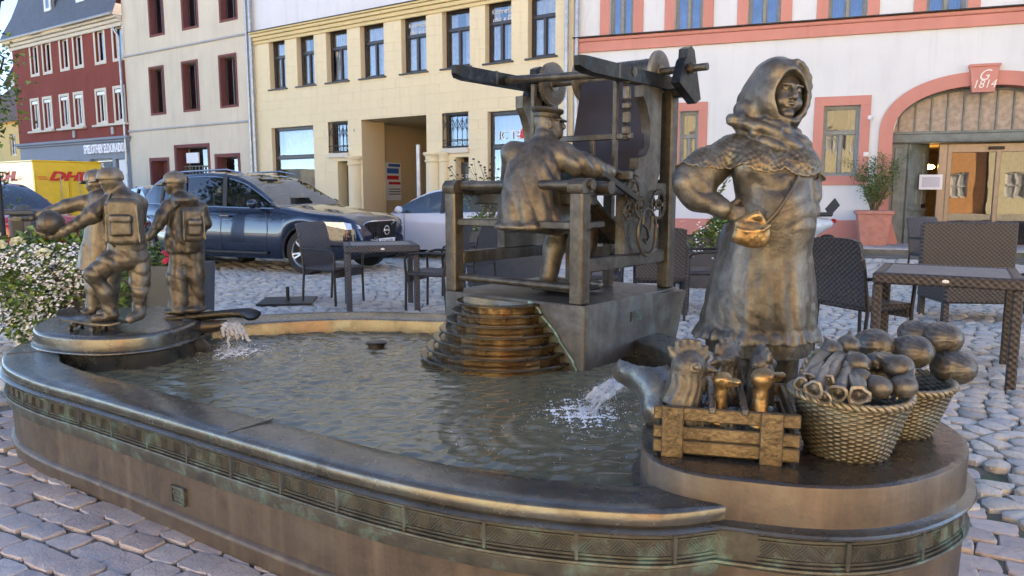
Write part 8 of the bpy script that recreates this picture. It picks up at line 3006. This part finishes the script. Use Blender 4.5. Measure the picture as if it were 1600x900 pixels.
# flower planter behind the schoolboys
fp = planter('flower_planter', 'tall dark grey planter with cascading white flowers and cream blooms behind the schoolboys', -3.05, 5.95, R(-4), 1.10, .5, .74, .93)
def hang(x, y, z):
    cx_, cz = -.62, .62
    top = ((x + .45) / .75) ** 2 + (y / .42) ** 2 + ((z - .72) / .30) ** 2 < 1
    drop = ((x + .66) / (.30 + .25 * max(0, z - .1))) ** 2 + ((y + .18) / .36) ** 2 + ((z - .52) / .50) ** 2 < 1
    return (top or drop) and z > .10 and x > -.96
pts = blob_pts(4600, (-1.2, -.6, 0), (.5, .45, 1.2), hang)
leaves('foliage', 'leaf', fp, pts, .055)
fl = [p for p in blob_pts(4600, (-1.15, -.66, .02), (-.15, .0, .92), lambda x, y, z: hang(x, y + .05, z) and y < -.16) if nz(p[0], p[1], p[2], 9, 1, 2) > -.25]
flowers('white_flowers', 'petal', fp, fl, .0115)
bl = [Vector((-1.05, -.3, 1.03)), Vector((-.88, -.38, 1.06)), Vector((-.70, -.36, 1.0)), Vector((-.78, -.45, .98)), Vector((-.98, -.42, .84)), Vector((-.45, -.42, .92)), Vector((-.95, -.4, .72)), Vector((-.5, -.3, 1.14)), Vector((-1.1, -.35, .9))]
bp = []
for c in bl:
    for k in range(60):
        a, b = random.uniform(0, 2 * PI), random.uniform(-.4, 1.5)
        r_ = .044
        bp.append(c - Vector((0, 0, .07)) + Vector((math.cos(a) * math.cos(b), math.sin(a) * math.cos(b), math.sin(b) * .7)) * r_)
flowers('cream_blooms', 'petal_y', fp, bp, .017, 4)
flowers('red_flowers', 'petal_r', fp, blob_pts(60, (.32, -.2, .76), (.5, .1, .86), lambda *a: True), .03)
leaves('foliage', 'leaf', fp, blob_pts(420, (-.25, -.38, .12), (.22, -.2, .75), lambda x, y, z: abs(x) < .1 + .2 * (.8 - z)), .05)
# planter with dry seed-head plants left of the loom
def seed_plant(par, cx_, cy_, h0, n, spread, hh):
    m = MB(); sd = MB()
    for k in range(n):
        a = random.uniform(0, 2 * PI); q = random.random() ** .6 * spread
        x0, y0 = cx_ + random.uniform(-.2, .2), cy_ + random.uniform(-.1, .1)
        h = hh * random.uniform(.55, 1.0)
        pts = [(x0 + q * math.cos(a) * t ** 1.4, y0 + q * math.sin(a) * t ** 1.4 * .6, h0 + h * t) for t in np.linspace(0, 1, 6)]
        m.tube(pts, [.005, .004, .0035, .003, .002, .0015], 4)
        for j in range(3):
            t = random.uniform(.5, .95)
            i = int(t * 5)
            b = Vector(pts[i]); c = b + Vector((random.uniform(-.12, .12), random.uniform(-.06, .06), random.uniform(.06, .16)))
            m.tube([b, c], .0016, 3)
            sd.ball(c, (.017, .017, .011), 6, m=4)
        sd.ball(pts[-1], (.02, .02, .012), 6, m=4)
    o = m.obj('stems', MAT['stem'], par, 0, kind='stuff')
    sd.obj('seed_heads', MAT['seed'], par, 0, kind='stuff')
p1 = planter('shrub_planter', 'grey planter with tall wiry seed head plants left of the loom', -.10, 10.4, R(-5), 1.1, .5, .78)
seed_plant(p1, -.15, 0, .74, 60, .75, 1.05)
leaves('foliage', 'leaf', p1, blob_pts(1500, (-.55, -.28, .70), (.55, .28, 1.05), lambda x, y, z: z < .80 + .2 * abs(math.sin(x * 5))), .05)
leaves('foliage', 'leaf_dry', p1, blob_pts(700, (-.8, -.3, .9), (.6, .3, 1.5), lambda x, y, z: random.random() < .5), .035)
p2 = planter('leafy_planter', 'grey planter with green leaves and small white flowers behind the market woman', 2.85, 10.2, R(-5), 1.1, .5, .72)
leaves('foliage', 'leaf', p2, blob_pts(2200, (-.6, -.35, .55), (.55, .3, 1.05), lambda x, y, z: z < .86 + .16 * math.sin(x * 6 + 1)), .055)
flowers('white_flowers', 'petal', p2, blob_pts(160, (-.55, -.40, .40), (.5, -.2, .95), lambda x, y, z: nz(x, y, z, 12) > 0), .018)
stt = MB().tube([(-.1, 0, .8), (-.05, -.02, 1.2), (.08, -.05, 1.5)], .006, 4)
stt.obj('stems', MAT['stem'], p2)
leaves('sprig', 'leaf_dry', p2, [(-.1 + .18 * t + random.uniform(-.05, .05), -.03, .95 + .58 * t) for t in np.linspace(0, 1, 26)], .09, .3)
# terracotta pot with olive shrub at the gateway
tpx = FB.world(FB.sz(1357, 350)[0] + .02, -.75)
pot = planter('terracotta_pot', 'square salmon coloured pot with a loose olive green shrub left of the arched gateway', tpx.x, tpx.y, FB.rz, .74, .74, .80, .70, 'terracotta')
pot.location.z = .10
MB().box((0, 0, .76), (.80, .80, .09), b=.02).obj('pot_rim', MAT['terracotta'], pot)
m = MB()
br = []
for k in range(26):
    a = 2 * PI * k / 26 + random.uniform(-.2, .2); q = random.uniform(.12, .52); h = random.uniform(.7, 1.28)
    pts = [(.05 * math.cos(a) + q * math.cos(a) * t ** 1.2, .05 * math.sin(a) + q * math.sin(a) * t ** 1.2, .72 + h * t) for t in np.linspace(0, 1, 7)]
    m.tube(pts, [.011, .009, .007, .006, .004, .003, .002], 5); br += pts[2:]
    for j in range(4):
        b = Vector(pts[random.randint(2, 6)]); c = b + Vector((random.uniform(-.2, .2), random.uniform(-.2, .2), random.uniform(.02, .22)))
        m.tube([b, c], .0025, 3); br += [b.lerp(c, t) for t in (.4, .7, 1)]
m.obj('branches', MAT['stem'], pot, 0)
leaves('foliage', 'leaf_dry', pot, [Vector(p) + Vector([random.gauss(0, .04) for _ in range(3)]) for p in br for _ in range(5)], .062, .24)
# bollard-like bin post at the left
bp_ = at_z(40, 405, 0)
bo_ = empty('litter_post', (-6.0, 9.1, 0), R(20), 'grey metal litter post with domed cap and white handle beside the red car', 'post')
MB().box((0, 0, .52), (.26, .22, 1.04), b=.02).obj('post_body', MAT['anthracite'], bo_)
m = MB().box((0, 0, 1.07), (.33, .29, .06), b=.015); m.lathe([(.10, 1.10), (.08, 1.15), (.0, 1.17)], 14)
m.obj('post_cap', MAT['anthracite'], bo_)
MB().box((-.03, -.112, .86), (.12, .012, .28), b=.004).obj('slot', MAT['ink_black'], bo_)
MB().tube([(.02, -.12, .62), (.02, -.16, .66), (.02, -.16, .80), (.07, -.16, .84), (.10, -.12, .84)], .012, 6).obj('handle', MAT['pvc'], bo_)
# sign post (bare grey pole) in front of the gateway
sp_ = at_z(654, 362, 0)
e = empty('sign_post', (-2.15, 17.2, 0), 0, 'bare grey steel pole standing in front of the gateway passage', 'post')
MB().tube([(0, 0, 0), (0, 0, 2.38)], .045, 12).obj('pole', MAT['zinc'], e)
MB().lathe([(.05, 2.36), (.05, 2.39), (0, 2.42)], 12).obj('cap', MAT['zinc'], e)
# old-style street lantern at the upper left
la = empty('street_lantern', (-5.80, 8.4, 0), 0, 'old fashioned six sided glass street lantern on a scrolled iron post, top left', 'street lamp')
zt_ = 2.96
MB().tube([(0, 0, 0), (0, 0, .9), (0, 0, zt_ - .1)], [.075, .05, .035], 12).obj('post', MAT['iron'], la)
m = MB()
r0, r1, hh = .115, .20, .42
def hexr(r, z): return [(r * math.cos(PI / 3 * k), r * math.sin(PI / 3 * k), z) for k in range(6)]
a, b = hexr(r0, zt_ + .05), hexr(r1, zt_ + .05 + hh)
for k in range(6):
    m.bar(a[k], b[k], .018, .018); m.bar(a[k], a[(k + 1) % 6], .02, .02); m.bar(b[k], b[(k + 1) % 6], .025, .025)
m.lathe([(.03, zt_ - .12), (.05, zt_ - .05), (.11, zt_ + .03), (.12, zt_ + .05)], 12)
m.obj('lantern_frame', MAT['iron'], la, 40)
m = MB()
for k in range(6): m.add([a[k], a[(k + 1) % 6], b[(k + 1) % 6], b[k]], [(0, 1, 2, 3)])
m.obj('lantern_glass', simple('milky_lantern_glass', (.55, .58, .60), .25), la, 0)
m = MB()
m.lathe([(r1 + .045, zt_ + hh + .05), (r1 + .02, zt_ + hh + .09), (.12, zt_ + hh + .22), (.07, zt_ + hh + .25), (.08, zt_ + hh + .30), (.04, zt_ + hh + .34), (0, zt_ + hh + .40)], 6)
m.obj('lantern_roof', MAT['iron'], la, 30)
m = MB()
for q in (-1, 1):
    m.tube([(q * .03, 0, zt_ - .35), (q * .16, 0, zt_ - .30), (q * .20, 0, zt_ - .18), (q * .13, 0, zt_ - .12), (q * .09, 0, zt_ - .19), (q * .14, 0, zt_ - .22)], .012, 6)
m.obj('scroll', MAT['iron'], la, 60)
# tree reaching in at the left edge
tr_ = empty('broadleaf_tree', (-8.75, 10.6, 0), 0, 'dark leafy tree reaching in at the left edge under the lantern', 'tree')
MB().tube([(0, 0, 0), (.05, 0, 1.2), (0, .1, 2.4), (.1, 0, 3.6)], [.16, .13, .11, .06], 10).obj('trunk', MAT['bark'], tr_)
m = MB(); br = []
for k in range(22):
    a = random.uniform(0, 2 * PI); h = random.uniform(1.6, 3.2); q = random.uniform(.7, 1.35)
    p0 = Vector((0, .05, h)); p1 = p0 + Vector((q * math.cos(a), q * math.sin(a), random.uniform(-.1, .7)))
    pm = p0.lerp(p1, .5) + Vector((0, 0, .12))
    m.tube([p0, pm, p1], [.035, .02, .006], 5)
    br += [pm, pm.lerp(p1, .5), p1, p1 + Vector((0, 0, -.15))]
m.obj('branches', MAT['bark'], tr_)
leaves('crown', 'leaf', tr_, [b + Vector([random.gauss(0, .17) for _ in range(3)]) for b in br for _ in range(60)], .085)
